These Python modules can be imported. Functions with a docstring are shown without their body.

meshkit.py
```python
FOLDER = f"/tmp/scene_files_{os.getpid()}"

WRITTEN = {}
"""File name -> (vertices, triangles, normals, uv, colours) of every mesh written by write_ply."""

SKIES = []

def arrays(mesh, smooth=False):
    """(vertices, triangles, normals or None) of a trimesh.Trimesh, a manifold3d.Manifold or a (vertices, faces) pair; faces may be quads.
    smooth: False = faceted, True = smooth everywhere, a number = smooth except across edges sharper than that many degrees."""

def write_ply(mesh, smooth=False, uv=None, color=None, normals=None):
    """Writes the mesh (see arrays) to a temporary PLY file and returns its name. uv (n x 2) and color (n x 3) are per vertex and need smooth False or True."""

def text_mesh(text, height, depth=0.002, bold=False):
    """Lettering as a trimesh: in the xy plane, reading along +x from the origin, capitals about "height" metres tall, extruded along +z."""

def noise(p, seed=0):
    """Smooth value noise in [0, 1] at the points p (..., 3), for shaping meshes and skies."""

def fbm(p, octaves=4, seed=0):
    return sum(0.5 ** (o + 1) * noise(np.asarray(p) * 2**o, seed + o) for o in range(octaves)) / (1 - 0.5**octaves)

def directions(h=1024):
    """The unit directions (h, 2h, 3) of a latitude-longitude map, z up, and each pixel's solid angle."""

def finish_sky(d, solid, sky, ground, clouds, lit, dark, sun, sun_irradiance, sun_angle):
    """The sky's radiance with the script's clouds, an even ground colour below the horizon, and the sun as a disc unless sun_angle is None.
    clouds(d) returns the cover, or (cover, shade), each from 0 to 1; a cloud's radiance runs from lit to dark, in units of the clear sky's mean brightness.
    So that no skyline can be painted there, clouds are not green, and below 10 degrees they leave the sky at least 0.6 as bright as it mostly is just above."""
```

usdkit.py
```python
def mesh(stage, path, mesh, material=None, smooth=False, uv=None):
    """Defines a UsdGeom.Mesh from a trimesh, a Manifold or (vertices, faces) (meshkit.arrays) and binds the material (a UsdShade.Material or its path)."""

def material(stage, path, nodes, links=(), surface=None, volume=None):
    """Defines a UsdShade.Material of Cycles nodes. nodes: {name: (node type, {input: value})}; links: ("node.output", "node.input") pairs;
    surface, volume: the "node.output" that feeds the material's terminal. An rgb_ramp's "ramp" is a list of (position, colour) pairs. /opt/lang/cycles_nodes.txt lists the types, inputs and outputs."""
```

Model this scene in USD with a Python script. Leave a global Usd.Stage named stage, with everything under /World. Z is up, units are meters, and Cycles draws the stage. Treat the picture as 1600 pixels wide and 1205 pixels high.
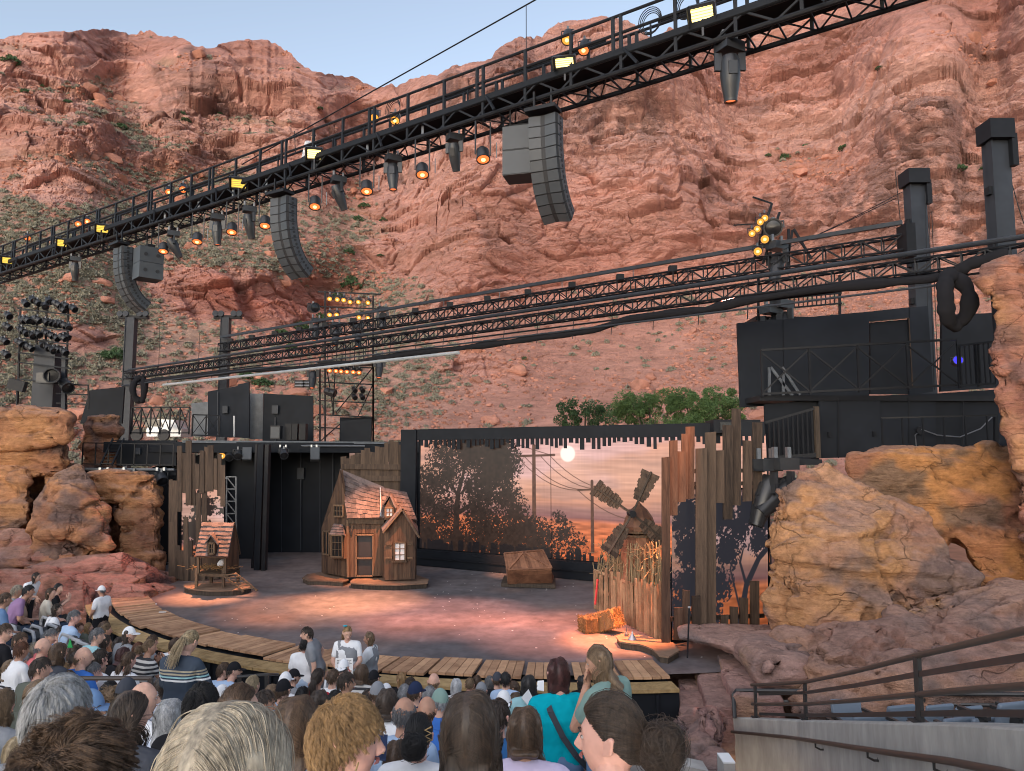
import math, random
import numpy as np, trimesh, manifold3d as m3
import usdkit, meshkit
from pxr import Usd, UsdGeom, UsdLux, UsdShade, Gf, Sdf, Vt
stage = Usd.Stage.CreateInMemory()
UsdGeom.SetStageUpAxis(stage, 'Z'); UsdGeom.SetStageMetersPerUnit(stage, 1.0)
UsdGeom.Xform.Define(stage, '/World'); UsdGeom.Scope.Define(stage, '/World/Looks')
# ---------------------------------------------------------------- camera, sky, sun, exposure
EYE = np.array([0.0, 0.0, 4.3]); FPX = 1150.0; PITCH = math.atan(109.5 / 1150.0)
cam = UsdGeom.Camera.Define(stage, '/World/camera')
cam.CreateHorizontalApertureAttr(36.0); cam.CreateVerticalApertureAttr(36.0 * 1205 / 1600)
cam.CreateFocalLengthAttr(36.0 * FPX / 1600); cam.CreateClippingRangeAttr((0.05, 5000.0))
cam.AddTranslateOp().Set(Gf.Vec3d(*EYE)); cam.AddRotateXYZOp().Set(Gf.Vec3f(90 + math.degrees(PITCH), 0, 0))
cam.CreateExposureAttr(1.08)
SUN_EL, SUN_ROT = math.radians(14), math.radians(205)
usdkit.material(stage, '/World/Looks/sky_look', {
    's': ('sky_texture', {'sky_type': 'single_scattering', 'sun_disc': False, 'sun_elevation': SUN_EL, 'sun_rotation': SUN_ROT, 'altitude': 900.0, 'air_density': 1.1, 'aerosol_density': 1.6, 'ozone_density': 1.6}),
    'h': ('hsv', {'saturation': 0.66, 'value': 1.0}),
    'b': ('background_shader', {'strength': 0.15})}, [('s.color', 'h.color'), ('h.color', 'b.color')], surface='b.background')
dome = UsdLux.DomeLight.Define(stage, '/World/sky')
UsdShade.MaterialBindingAPI.Apply(dome.GetPrim()).Bind(UsdShade.Material.Get(stage, '/World/Looks/sky_look'))
dome.GetPrim().SetCustomDataByKey('kind', 'structure')
sun = UsdLux.DistantLight.Define(stage, '/World/evening_light')
sun.CreateNormalizeAttr(True); sun.CreateIntensityAttr(0.19); sun.CreateAngleAttr(85.0); sun.CreateColorAttr(Gf.Vec3f(1.0, 0.88, 0.82))
_el, _az = math.radians(32), SUN_ROT
sun.AddRotateXYZOp().Set(Gf.Vec3f(math.degrees(math.pi / 2 - _el), 0, -math.degrees(_az) + 180))

# ---------------------------------------------------------------- geometry helpers
_c, _s = math.cos(PITCH), math.sin(PITCH)
def ray(px, py):
    a, b = (np.asarray(px, float) - 800) / FPX, (602.5 - np.asarray(py, float)) / FPX
    return np.stack([a, _c - b * _s, _s + b * _c], -1)
def at(px, py, Y):                      # world point on the sight line at depth Y (metres along +y)
    d = ray(px, py); return EYE + d * (np.asarray(Y, float) / d[..., 1])[..., None]
def onz(px, py, z=0.0):
    d = ray(px, py); return EYE + d * ((z - EYE[2]) / d[..., 2])[..., None]
def V(*a): return np.array(a, float)
def nrm(v): v = np.asarray(v, float); return v / max(np.linalg.norm(v), 1e-9)
def rotz(a): c, s = math.cos(a), math.sin(a); return np.array([[c, -s, 0], [s, c, 0], [0, 0, 1.0]])
def rotx(a): c, s = math.cos(a), math.sin(a); return np.array([[1.0, 0, 0], [0, c, -s], [0, s, c]])
def roty(a): c, s = math.cos(a), math.sin(a); return np.array([[c, 0, s], [0, 1.0, 0], [-s, 0, c]])
def frame(d, up=(0, 0, 1)):             # columns: side, up', d
    d = nrm(d); u = np.asarray(up, float)
    if abs(d @ u) > 0.98: u = V(0, 1, 0)
    s = nrm(np.cross(d, u)); return np.stack([s, np.cross(s, d), d], 1)
BOXV = np.array([[x, y, z] for x in (-.5, .5) for y in (-.5, .5) for z in (-.5, .5)])
BOXF = np.array([[0, 1, 3], [0, 3, 2], [4, 6, 7], [4, 7, 5], [0, 4, 5], [0, 5, 1], [2, 3, 7], [2, 7, 6], [0, 2, 6], [0, 6, 4], [1, 5, 7], [1, 7, 3]])
class MB:
    def __init__(s): s.v, s.f, s.n = [], [], 0
    def add(s, v, f):
        v = np.asarray(v, float); s.v.append(v); s.f.append(np.asarray(f, int) + s.n); s.n += len(v); return s
    def box(s, c, size, R=None):
        v = BOXV * np.asarray(size, float)
        if R is not None: v = v @ R.T
        return s.add(v + np.asarray(c, float), BOXF)
    def bar(s, p, q, w, h=None, up=(0, 0, 1)):  # rectangular section, w sideways, h along up
        p, q = np.asarray(p, float), np.asarray(q, float); h = w if h is None else h
        return s.box((p + q) / 2, (w, h, np.linalg.norm(q - p)), frame(q - p, up))
    def tube(s, pts, r, n=6, cap=True):
        pts = np.asarray(pts, float); m = len(pts); r = np.broadcast_to(np.asarray(r, float), (m,))
        t = np.gradient(pts, axis=0); F = frame(t[0]); ang = np.arange(n) * 2 * math.pi / n; rings = []
        u = F[:, 0]
        for i in range(m):
            d = nrm(t[i]); u = nrm(u - (u @ d) * d); w = np.cross(d, u)
            rings.append(pts[i] + r[i] * (np.cos(ang)[:, None] * u + np.sin(ang)[:, None] * w))
        v = np.vstack(rings); f = []
        a = np.arange(n); b = (a + 1) % n
        for i in range(m - 1):
            o = i * n
            f.append(np.stack([o + a, o + b, o + n + b], 1)); f.append(np.stack([o + a, o + n + b, o + n + a], 1))
        if cap:
            f.append(np.stack([np.zeros(n - 2, int), np.arange(2, n), np.arange(1, n - 1)], 1))
            o = (m - 1) * n; f.append(np.stack([np.full(n - 2, o), o + np.arange(1, n - 1), o + np.arange(2, n)], 1))
        return s.add(v, np.vstack(f))
    def prism(s, poly, depth, O=(0, 0, 0), X=(1, 0, 0), Y=(0, 0, 1), holes=()):   # polygon in the plane (O,X,Y), extruded along X x Y by -depth
        from shapely.geometry import Polygon
        P = Polygon(poly, holes)
        if not P.is_valid: P = P.buffer(0)
        X, Y = np.asarray(X, float), np.asarray(Y, float); N = np.cross(X, Y)
        for g in getattr(P, 'geoms', [P]):
            t = trimesh.creation.extrude_polygon(g, depth, engine='earcut'); v = np.array(t.vertices)
            s.add(np.asarray(O, float) + v[:, :1] * X + v[:, 1:2] * Y + (v[:, 2:] - depth) * N, t.faces)
        return s
    def lathe(s, prof, c=(0, 0, 0), n=16, R=None):
        a = np.arange(n) * 2 * math.pi / n; prof = np.asarray(prof, float); m = len(prof)
        v = np.stack([prof[:, None, 0] * np.cos(a), prof[:, None, 0] * np.sin(a), np.broadcast_to(prof[:, None, 1], (m, n))], -1).reshape(-1, 3)
        if R is not None: v = v @ R.T
        i = np.arange(n); j = (i + 1) % n; f = []
        for k in range(m - 1):
            o = k * n; f += [np.stack([o + i, o + j, o + n + j], 1), np.stack([o + i, o + n + j, o + n + i], 1)]
        return s.add(v + np.asarray(c, float), np.vstack(f))
    def grid(s, P, flip=False):
        h, w = P.shape[:2]; i = np.arange(h * w).reshape(h, w)
        a, b, c, d = (x.ravel() for x in (i[:-1, :-1], i[:-1, 1:], i[1:, 1:], i[1:, :-1]))
        f = np.vstack([np.stack([a, b, c], 1), np.stack([a, c, d], 1)])
        return s.add(P.reshape(-1, 3), f[:, ::-1] if flip else f)
    def tri(s, t, R=None, o=(0, 0, 0)):
        v = np.array(t.vertices); v = v if R is None else v @ R.T
        return s.add(v + np.asarray(o, float), t.faces)
    def move(s, R, o):
        s.v = [x @ np.asarray(R).T + np.asarray(o, float) for x in s.v]; return s
    def get(s): return np.vstack(s.v), np.vstack(s.f)
_taken = {}
def fresh(parent, name):
    k = parent + '/' + name; n = _taken.get(k, -1) + 1; _taken[k] = n
    return k if n == 0 else f'{k}_{n:03d}'
def M(name): return UsdShade.Material.Get(stage, '/World/Looks/' + name)
ORIGIN = {}
def tag(p, label=None, cat=None, group=None, kind=None):
    p = p.GetPrim() if hasattr(p, 'GetPrim') else p
    for k, v in (('label', label), ('category', cat), ('group', group), ('kind', kind)):
        if v: p.SetCustomDataByKey(k, v)
    return p
def thing(name, label, cat, loc=(0, 0, 0), group=None):
    x = UsdGeom.Xform.Define(stage, fresh('/World', name)); x.AddTranslateOp().Set(Gf.Vec3d(*map(float, loc)))
    ORIGIN[str(x.GetPath())] = np.asarray(loc, float)
    return tag(x, label, cat, group)
def obj(name, mb, mat, parent=None, smooth=False, label=None, col=None, local=False, **kw):
    base = str(parent.GetPath()) if parent is not None else '/World'
    v, f = mb.get() if isinstance(mb, MB) else mb
    if parent is not None and not local: v = v - ORIGIN.get(base, 0)
    path = fresh(base, name)
    ORIGIN[path] = ORIGIN.get(base, 0)
    if col is not None: smooth = bool(smooth)
    g = usdkit.mesh(stage, path, (v, f), M(mat), smooth)
    if col is not None:
        UsdGeom.PrimvarsAPI(g).CreatePrimvar('col', Sdf.ValueTypeNames.Color3fArray, 'vertex').Set(Vt.Vec3fArray.FromNumpy(np.asarray(col, np.float32)))
    return tag(g, label, kw.get('cat'), kw.get('group'), kw.get('kind'))
def dup(root, loc, rz=0.0, label=None, group=None, scale=None):
    was = root.GetCustomData(); x = UsdGeom.Xform.Define(stage, fresh('/World', root.GetName()))
    x.GetPrim().GetReferences().AddInternalReference(root.GetPath())
    x.ClearXformOpOrder()
    x.GetPrim().GetAttribute('xformOp:translate').Set(Gf.Vec3d(*map(float, loc)))
    ops = [x.GetPrim().GetAttribute('xformOp:translate')]
    o = UsdGeom.XformOp(ops[0]); order = [o]
    r = x.AddRotateZOp(); r.Set(math.degrees(rz)); order.append(r)
    if scale is not None: sc = x.AddScaleOp(); sc.Set(Gf.Vec3f(*scale)); order.append(sc)
    x.SetXformOpOrder(order)
    x.GetPrim().SetInstanceable(True)
    return tag(x, label or was.get('label'), was.get('category'), group or was.get('group'))
def fbm(p, o=4, seed=0): return meshkit.fbm(p, o, seed)
def noise(p, seed=0): return meshkit.noise(p, seed)
def sstep(a, b, x): t = np.clip((x - a) / (b - a), 0, 1); return t * t * (3 - 2 * t)

# ---------------------------------------------------------------- materials
def mat(name, nodes, links, surface='p.BSDF'): return usdkit.material(stage, '/World/Looks/' + name, nodes, links, surface=surface)
def plain(name, col, rough=0.6, metal=0.0, var=0.25, scale=3.0, bump=0.0, bscale=40.0, spec=0.5, stretch=(1, 1, 1)):
    """a base colour broken up by two noises, with optional fine relief"""
    c = np.asarray(col, float)
    n = {'g': ('geometry', {}), 'm': ('mapping', {'scale': stretch}), 'n': ('noise_texture', {'scale': scale, 'detail': 6.0, 'roughness': 0.65}),
         'r': ('rgb_ramp', {'ramp': [(0.25, c * (1 - var)), (0.55, c), (0.8, np.minimum(c * (1 + var), 1))]}),
         'p': ('principled_bsdf', {'roughness': rough, 'metallic': metal, 'specular_ior_level': spec})}
    l = [('g.position', 'm.vector'), ('m.vector', 'n.vector'), ('n.fac', 'r.fac'), ('r.color', 'p.base_color')]
    if bump:
        n['b'] = ('noise_texture', {'scale': bscale, 'detail': 5.0, 'roughness': 0.6}); n['u'] = ('bump', {'strength': 0.8, 'distance': bump})
        l += [('m.vector', 'b.vector'), ('b.fac', 'u.height'), ('u.normal', 'p.normal')]
    return mat(name, n, l)
def vcol(name, rough=0.9, scale=1.0, lo=0.7, hi=1.3, bump=0.1, bscale=2.0, stretch=(1, 1, 1), spec=0.2, extra=None):
    """vertex colour x fine noise, with relief"""
    n = {'a': ('attribute', {'attribute': 'col'}), 'g': ('geometry', {}), 'm': ('mapping', {'scale': stretch}),
         'n': ('noise_texture', {'scale': scale, 'detail': 8.0, 'roughness': 0.7}), 'r': ('rgb_ramp', {'ramp': [(0.3, (lo,) * 3), (0.7, (hi,) * 3)]}),
         'x': ('mix_color', {'blend_type': 'multiply', 'fac': 1.0, 'use_clamp': False}), 'b': ('noise_texture', {'scale': bscale, 'detail': 8.0, 'roughness': 0.65}),
         'u': ('bump', {'strength': 1.0, 'distance': bump}), 'p': ('principled_bsdf', {'roughness': rough, 'specular_ior_level': spec})}
    l = [('g.position', 'm.vector'), ('m.vector', 'n.vector'), ('m.vector', 'b.vector'), ('n.fac', 'r.fac'), ('a.color', 'x.a'), ('r.color', 'x.b'), ('x.result', 'p.base_color'),
         ('b.fac', 'u.height'), ('u.normal', 'p.normal')]
    return mat(name, n, l)
def glow(name, col, strength): return mat(name, {'e': ('emission', {'color': col, 'strength': strength})}, [], 'e.emission')
def wood(name, dark, light, rough=0.75, axis=(14, 14, 1.2), scale=1.0, bump=0.004, bscale=1.0):
    n = {'t': ('geometry', {}), 'm': ('mapping', {'scale': axis}), 'n': ('noise_texture', {'scale': scale, 'detail': 8.0, 'roughness': 0.7, 'distortion': 0.6}),
         'k': ('noise_texture', {'scale': 0.9, 'detail': 4.0}), 'o': ('object_info', {}), 'oi': ('math', {'math_type': 'multiply_add', 'value2': 0.35, 'value3': -0.17}),
         's': ('math', {'math_type': 'add'}), 's2': ('math', {'math_type': 'multiply_add', 'value2': 0.6, 'value3': 0.2}),
         'r': ('rgb_ramp', {'ramp': [(0.25, dark), (0.75, light)]}), 'u': ('bump', {'strength': 0.7, 'distance': bump}), 'p': ('principled_bsdf', {'roughness': rough, 'specular_ior_level': 0.3})}
    l = [('t.position', 'm.vector'), ('m.vector', 'n.vector'), ('t.position', 'k.vector'), ('o.random', 'oi.value1'), ('n.fac', 's.value1'), ('oi.value', 's.value2'),
         ('s.value', 'r.fac'), ('r.color', 'p.base_color'), ('n.fac', 'u.height'), ('u.normal', 'p.normal')]
    return mat(name, {k: v for k, v in n.items() if k not in ('k', 's2')}, [x for x in l if 'k.' not in x[1]])
vcol('cliff_rock', scale=0.35, lo=0.68, hi=1.28, bump=0.5, bscale=0.45, stretch=(1, 1, 4.0))
mat('set_rock', {'a': ('attribute', {'attribute': 'col'}), 'g': ('geometry', {}), 'm': ('mapping', {'scale': (1, 1, 1.8)}), 'ms': ('mapping', {'scale': (.5, .5, 6.5)}),
    'n': ('noise_texture', {'scale': 4.0, 'detail': 8.0, 'roughness': 0.7}), 'r': ('rgb_ramp', {'ramp': [(0.3, (.62,) * 3), (0.7, (1.32,) * 3)]}), 'x': ('mix_color', {'blend_type': 'multiply', 'fac': 1.0, 'use_clamp': False}),
    'w': ('noise_texture', {'scale': 1.6, 'detail': 5.0}), 'wv': ('vector_math', {'math_type': 'multiply_add', 'vector2': (.9, .9, .9)}), 'mv': ('mapping', {'scale': (1, 1, 2.2)}), 'v': ('voronoi_texture', {'feature': 'distance_to_edge', 'scale': .6}), 'k': ('noise_texture', {'scale': .75, 'detail': 3.0}), 'kr': ('rgb_ramp', {'ramp': [(.50, (0.0,) * 3), (.60, (1.0,) * 3)]}), 'kb': ('rgb_to_bw', {}), 'vm': ('mix_color', {'blend_type': 'mix', 'a': (1.0, 1.0, 1.0)}), 'vr': ('rgb_ramp', {'ramp': [(0.0, (.40,) * 3), (.006, (.62,) * 3), (.016, (1.0,) * 3)]}),
    'x2': ('mix_color', {'blend_type': 'multiply', 'fac': .8, 'use_clamp': False}), 'st': ('noise_texture', {'scale': 1.3, 'detail': 6.0, 'roughness': .6, 'distortion': .5}), 'b': ('noise_texture', {'scale': 9.0, 'detail': 8.0, 'roughness': .65}),
    'h1': ('math', {'math_type': 'multiply_add', 'value2': 1.3}), 'vb': ('rgb_to_bw', {}), 'h2': ('math', {'math_type': 'multiply_add', 'value2': .7}), 'u': ('bump', {'strength': 1.0, 'distance': .085}), 'p': ('principled_bsdf', {'roughness': .92, 'specular_ior_level': .15})},
    [('g.position', 'm.vector'), ('g.position', 'ms.vector'), ('m.vector', 'n.vector'), ('n.fac', 'r.fac'), ('a.color', 'x.a'), ('r.color', 'x.b'), ('g.position', 'w.vector'), ('w.color', 'wv.vector1'), ('g.position', 'mv.vector'), ('mv.vector', 'wv.vector3'), ('g.position', 'k.vector'), ('k.fac', 'kr.fac'), ('kr.color', 'kb.color'), ('kb.val', 'vm.fac'), ('vr.color', 'vm.b'), ('wv.vector', 'v.vector'), ('v.distance', 'vr.fac'), ('x.result', 'x2.a'), ('vm.result', 'x2.b'), ('x2.result', 'p.base_color'),
     ('ms.vector', 'st.vector'), ('m.vector', 'b.vector'), ('st.fac', 'h1.value1'), ('b.fac', 'h1.value3'), ('vm.result', 'vb.color'), ('vb.val', 'h2.value1'), ('h1.value', 'h2.value3'), ('h2.value', 'u.height'), ('u.normal', 'p.normal')])
vcol('soil', scale=0.8, lo=0.7, hi=1.3, bump=0.05, bscale=6.0)
vcol('stage_paint', rough=0.6, scale=2.2, lo=0.62, hi=1.4, bump=0.002, bscale=30, spec=0.35)
mat('led_picture', {'a': ('attribute', {'attribute': 'col'}), 'e': ('emission', {'strength': 1.0}), 'g': ('glossy_bsdf', {'color': (0.03,) * 3, 'roughness': 0.4}), 's': ('add_closure', {})},
    [('a.color', 'e.color'), ('e.emission', 's.closure1'), ('g.BSDF', 's.closure2')], 's.closure')
plain('black_paint', (0.009, 0.011, 0.015), 0.65, var=0.35, scale=1.2, bump=0.002, bscale=15, spec=0.2)
plain('black_panel', (0.012, 0.015, 0.021), 0.65, var=0.4, scale=0.7, bump=0.003, bscale=6, spec=0.2)
plain('black_metal', (0.009, 0.010, 0.013), 0.5, var=0.3, scale=5, spec=0.22)
plain('grey_metal', (0.10, 0.11, 0.125), 0.4, metal=0.3, var=0.3, scale=4)
plain('pale_metal', (0.42, 0.44, 0.46), 0.35, metal=0.4, var=0.15, scale=4)
plain('steel_column', (0.026, 0.031, 0.040), 0.5, var=0.3, scale=1.5, spec=0.3)
plain('speaker_grey', (0.042, 0.048, 0.055), 0.5, var=0.15, scale=3, bump=0.002, bscale=60)
plain('speaker_black', (0.012, 0.012, 0.014), 0.6, var=0.2)
plain('cloth_black', (0.010, 0.010, 0.012), 0.75, var=0.4, scale=6, bump=0.02, bscale=5)
plain('fixture_black', (0.016, 0.017, 0.02), 0.38, var=0.2, scale=10)
plain('concrete', (0.36, 0.34, 0.315), 0.85, var=0.32, scale=2.6, bump=0.006, bscale=16, stretch=(1.4, 1.4, 0.55))
plain('concrete_step', (0.20, 0.185, 0.17), 0.9, var=0.25, scale=1.5, bump=0.004, bscale=20)
plain('rail_brown', (0.052, 0.038, 0.032), 0.4, var=0.2, scale=6, spec=0.5)
plain('rail_dark', (0.022, 0.021, 0.021), 0.42, var=0.2, scale=6)
plain('seat_plastic', (0.13, 0.165, 0.21), 0.45, var=0.08, scale=6)
plain('seat_dark', (0.022, 0.023, 0.026), 0.6, var=0.2, scale=6)
plain('seat_edge', (0.30, 0.31, 0.33), 0.55, var=0.1)
wood('fence_wood', (0.022, 0.014, 0.010), (0.105, 0.069, 0.047))
wood('fence_dark', (0.018, 0.014, 0.011), (0.085, 0.062, 0.045))
wood('house_wood', (0.020, 0.011, 0.008), (0.12, 0.068, 0.040))
wood('house_trim', (0.045, 0.029, 0.018), (0.17, 0.105, 0.062))
wood('shingle_wood', (0.045, 0.035, 0.034), (0.165, 0.122, 0.112), axis=(5, 5, 5))
wood('crate_wood', (0.09, 0.038, 0.022), (0.30, 0.14, 0.078), axis=(3, 3, 3))
wood('deck_wood', (0.20, 0.105, 0.058), (0.52, 0.31, 0.18), axis=(2.5, 2.5, 2.5), bump=0.003)
wood('deck_trim', (0.20, 0.13, 0.055), (0.52, 0.36, 0.17), axis=(4, 4, 4))
wood('disc_wood', (0.08, 0.048, 0.032), (0.22, 0.14, 0.095), axis=(3, 3, 3))
wood('straw', (0.10, 0.052, 0.02), (0.34, 0.19, 0.078), axis=(9, 9, 3))
wood('reed', (0.11, 0.08, 0.042), (0.34, 0.255, 0.145), axis=(14, 14, 1))
plain('copper_roof', (0.14, 0.06, 0.03), 0.5, metal=0.3, var=0.5, scale=6)
plain('window_dark', (0.008, 0.008, 0.009), 0.25, var=0.1)
plain('curtain_white', (0.62, 0.60, 0.60), 0.8, var=0.12, scale=30, stretch=(1, 1, .1))
plain('door_screen', (0.012, 0.009, 0.009), 0.6, var=0.2)
plain('paper_white', (0.74, 0.74, 0.74), 0.7, var=0.03)
plain('sign_red', (0.45, 0.03, 0.03), 0.6, var=0.05)
plain('ink_black', (0.03, 0.03, 0.035), 0.6, var=0.05)
plain('steel_funnel', (0.45, 0.45, 0.46), 0.3, metal=0.7, var=0.1)
plain('bark', (0.09, 0.065, 0.05), 0.9, var=0.3, scale=8, bump=0.02, bscale=14)
def leaf(name, a, b):
    mat(name, {'o': ('geometry', {}), 'r': ('rgb_ramp', {'ramp': [(0.0, a), (1.0, b)]}), 'd': ('principled_bsdf', {'roughness': 0.6, 'specular_ior_level': 0.25}), 't': ('translucent_bsdf', {}), 'x': ('mix_closure', {'fac': 0.3})},
        [('o.random_per_island', 'r.fac'), ('r.color', 'd.base_color'), ('r.color', 't.color'), ('d.BSDF', 'x.closure1'), ('t.BSDF', 'x.closure2')], 'x.closure')
leaf('leaf_green', (0.10, 0.165, 0.06), (0.23, 0.33, 0.135)); leaf('leaf_dark', (0.05, 0.09, 0.04), (0.14, 0.20, 0.09))
leaf('leaf_sage', (0.25, 0.235, 0.18), (0.46, 0.43, 0.34))
glow('bulb_glow', (1.0, 0.66, 0.22), 1.5); glow('flood_glow', (1.0, 0.74, 0.24), 1.7); glow('par_glow', (1.0, 0.20, 0.05), .75); glow('amber_glow', (1.0, 0.40, 0.06), .62)
glow('ember_glow', (1.0, 0.22, 0.08), .6); glow('blue_glow', (0.05, 0.04, 1.0), 1.0); glow('yellow_dim', (1.0, 0.66, 0.10), .7)
# ---------------------------------------------------------------- the red cliff and its talus
SKYLINE = np.array([(-500, 95), (-250, 70), (0, 48), (60, 45), (100, 42), (150, 45), (200, 46), (240, 53), (265, 61), (280, 70), (300, 72), (330, 66), (365, 64), (395, 70), (440, 88), (458, 104), (475, 120),
    (520, 123), (560, 128), (583, 140), (610, 140), (640, 130), (666, 117), (678, 124), (700, 105), (730, 104), (762, 96), (780, 82), (815, 68), (849, 66), (868, 52), (886, 45), (910, 33), (946, 22), (969, 25), (987, 37), (1025, 55), (1080, 52),
    (1150, 45), (1250, 22), (1330, 4), (1400, -15), (1600, -70), (1800, -120), (2100, -150)], float)
NA, NE = 1150, 640
pxs = np.concatenate([np.linspace(-420, -20, 60, endpoint=False), np.linspace(-20, 1620, NA - 120), np.linspace(1622, 2020, 60)])
sky_y = np.interp(pxs, SKYLINE[:, 0], SKYLINE[:, 1])
_p1 = np.stack([pxs / 26, pxs * 0, pxs * 0], -1)
sky_y = sky_y + (fbm(_p1, 3, 5) - .5) * 9 + (noise(_p1 * 4.1, 9) - .5) * 4
d = ray(pxs, np.full_like(pxs, 640.0)); az = np.arctan2(d[:, 0], d[:, 1])
d = ray(pxs, sky_y); el_top = np.arctan2(d[:, 2], np.hypot(d[:, 0], d[:, 1]))
el_bot = np.full(NA, math.atan2(-5.0, 60.0))
t = np.linspace(0, 1, NE)[:, None]
EL = el_bot + (el_top - el_bot) * t
AZ = np.broadcast_to(az, EL.shape)
# where each direction falls in the photograph: used to lay out which zones are cliff and which are talus
dx, dy, dz = np.sin(AZ) * np.cos(EL), np.cos(AZ) * np.cos(EL), np.sin(EL)
fw = dy * _c + dz * _s
PX, PY = 800 + FPX * dx / fw, 602.5 - FPX * (-dy * _s + dz * _c) / fw
def blob(x, y, sx, sy, rot=0.0):
    c, s = math.cos(rot), math.sin(rot); u, v = PX - x, PY - y
    return np.exp(-((u * c + v * s) / sx) ** 2 - ((-u * s + v * c) / sy) ** 2)
q = np.stack([PX / 90, PY / 55, PX * 0], -1)
wob = (fbm(q, 4, 21) - .5)
# cliffness: 0 talus, 1 wall
upper = sstep(330, 250, PY + 80 * wob + np.interp(PX, [0, 250, 450, 600, 700, 1000, 1200, 1600], [40, 10, -10, -60, -190, -140, -130, -160]))
Ccl = upper * 0.75
Ccl = np.maximum(Ccl, blob(360, 462, 130, 42, 0.12)); Ccl = np.maximum(Ccl, 0.85 * blob(470, 480, 90, 45))
Ccl = np.maximum(Ccl, 0.8 * blob(640, 400, 110, 30, 0)); Ccl = np.maximum(Ccl, 0.7 * blob(1000, 425, 260, 30, -0.1)); Ccl = np.maximum(Ccl, 0.6 * blob(760, 470, 110, 22, -0.1))
Ccl = np.maximum(Ccl, 0.7 * blob(130, 530, 60, 25, 0)); Ccl = np.maximum(Ccl, 0.6 * blob(740, 570, 60, 22, 0.1)); Ccl = np.maximum(Ccl, 0.6 * blob(60, 280, 120, 40, 0.3))
Ccl = Ccl * (1 - 0.8 * blob(1270, 265, 75, 28, 0.35)) * (1 - 0.7 * blob(540, 330, 40, 60, 0.5)) * (1 - 0.5 * blob(190, 190, 30, 130, -0.7)) * (1 - .6 * blob(60, 190, 70, 25, .3))
led = fbm(np.stack([PX / 120 + PY / 300, PY / 15, PX * 0], -1), 4, 22) - .5
mix = sstep(700, 450, PX + 1.2 * (PY - 150))       # the left hill is broken into ledges, the right wall is sheer
Ccl = np.clip(Ccl + wob * 0.5 * (0.3 + upper) + led * upper * (.5 + 1.2 * mix) - .12 * upper * mix, 0, 1)
slope = np.radians(39 + 42 * Ccl)
# rounded big forms: buttresses nearer, gullies further
form = 0.10 * blob(850, 240, 160, 160) + 0.10 * blob(1060, 300, 120, 130) - 0.06 * blob(1150, 240, 60, 110, 0.3) - 0.09 * blob(590, 250, 80, 150, 0.2) + .05 * blob(430, 170, 130, 90) - 0.12 * blob(505, 470, 80, 60) \
    + 0.05 * blob(270, 130, 80, 120, .5) - .03 * blob(350, 260, 60, 120, -.5) + .10 * blob(80, 330, 120, 120) + .10 * blob(1440, 180, 130, 160) - .08 * blob(1320, 120, 50, 150, .2) - .08 * blob(1540, 160, 40, 200, .1) + .1 * blob(1000, 110, 80, 60)
dl = np.diff(EL, axis=0, prepend=EL[:1])
cot = np.clip(1 / np.tan(np.maximum(slope - EL, math.radians(9))), 0, 4.2)
lnr = np.log(62.0) + np.cumsum(cot * dl, axis=0)
k = np.ones(41) / 41
lnr = np.apply_along_axis(lambda a: np.convolve(np.pad(a, 20, mode='edge'), k, 'valid'), 1, lnr)
lnr = lnr - form * sstep(0, .35, t)
RHO = np.exp(lnr)
P = EYE + RHO[..., None] * np.stack([dx, dy, dz], -1)
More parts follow.
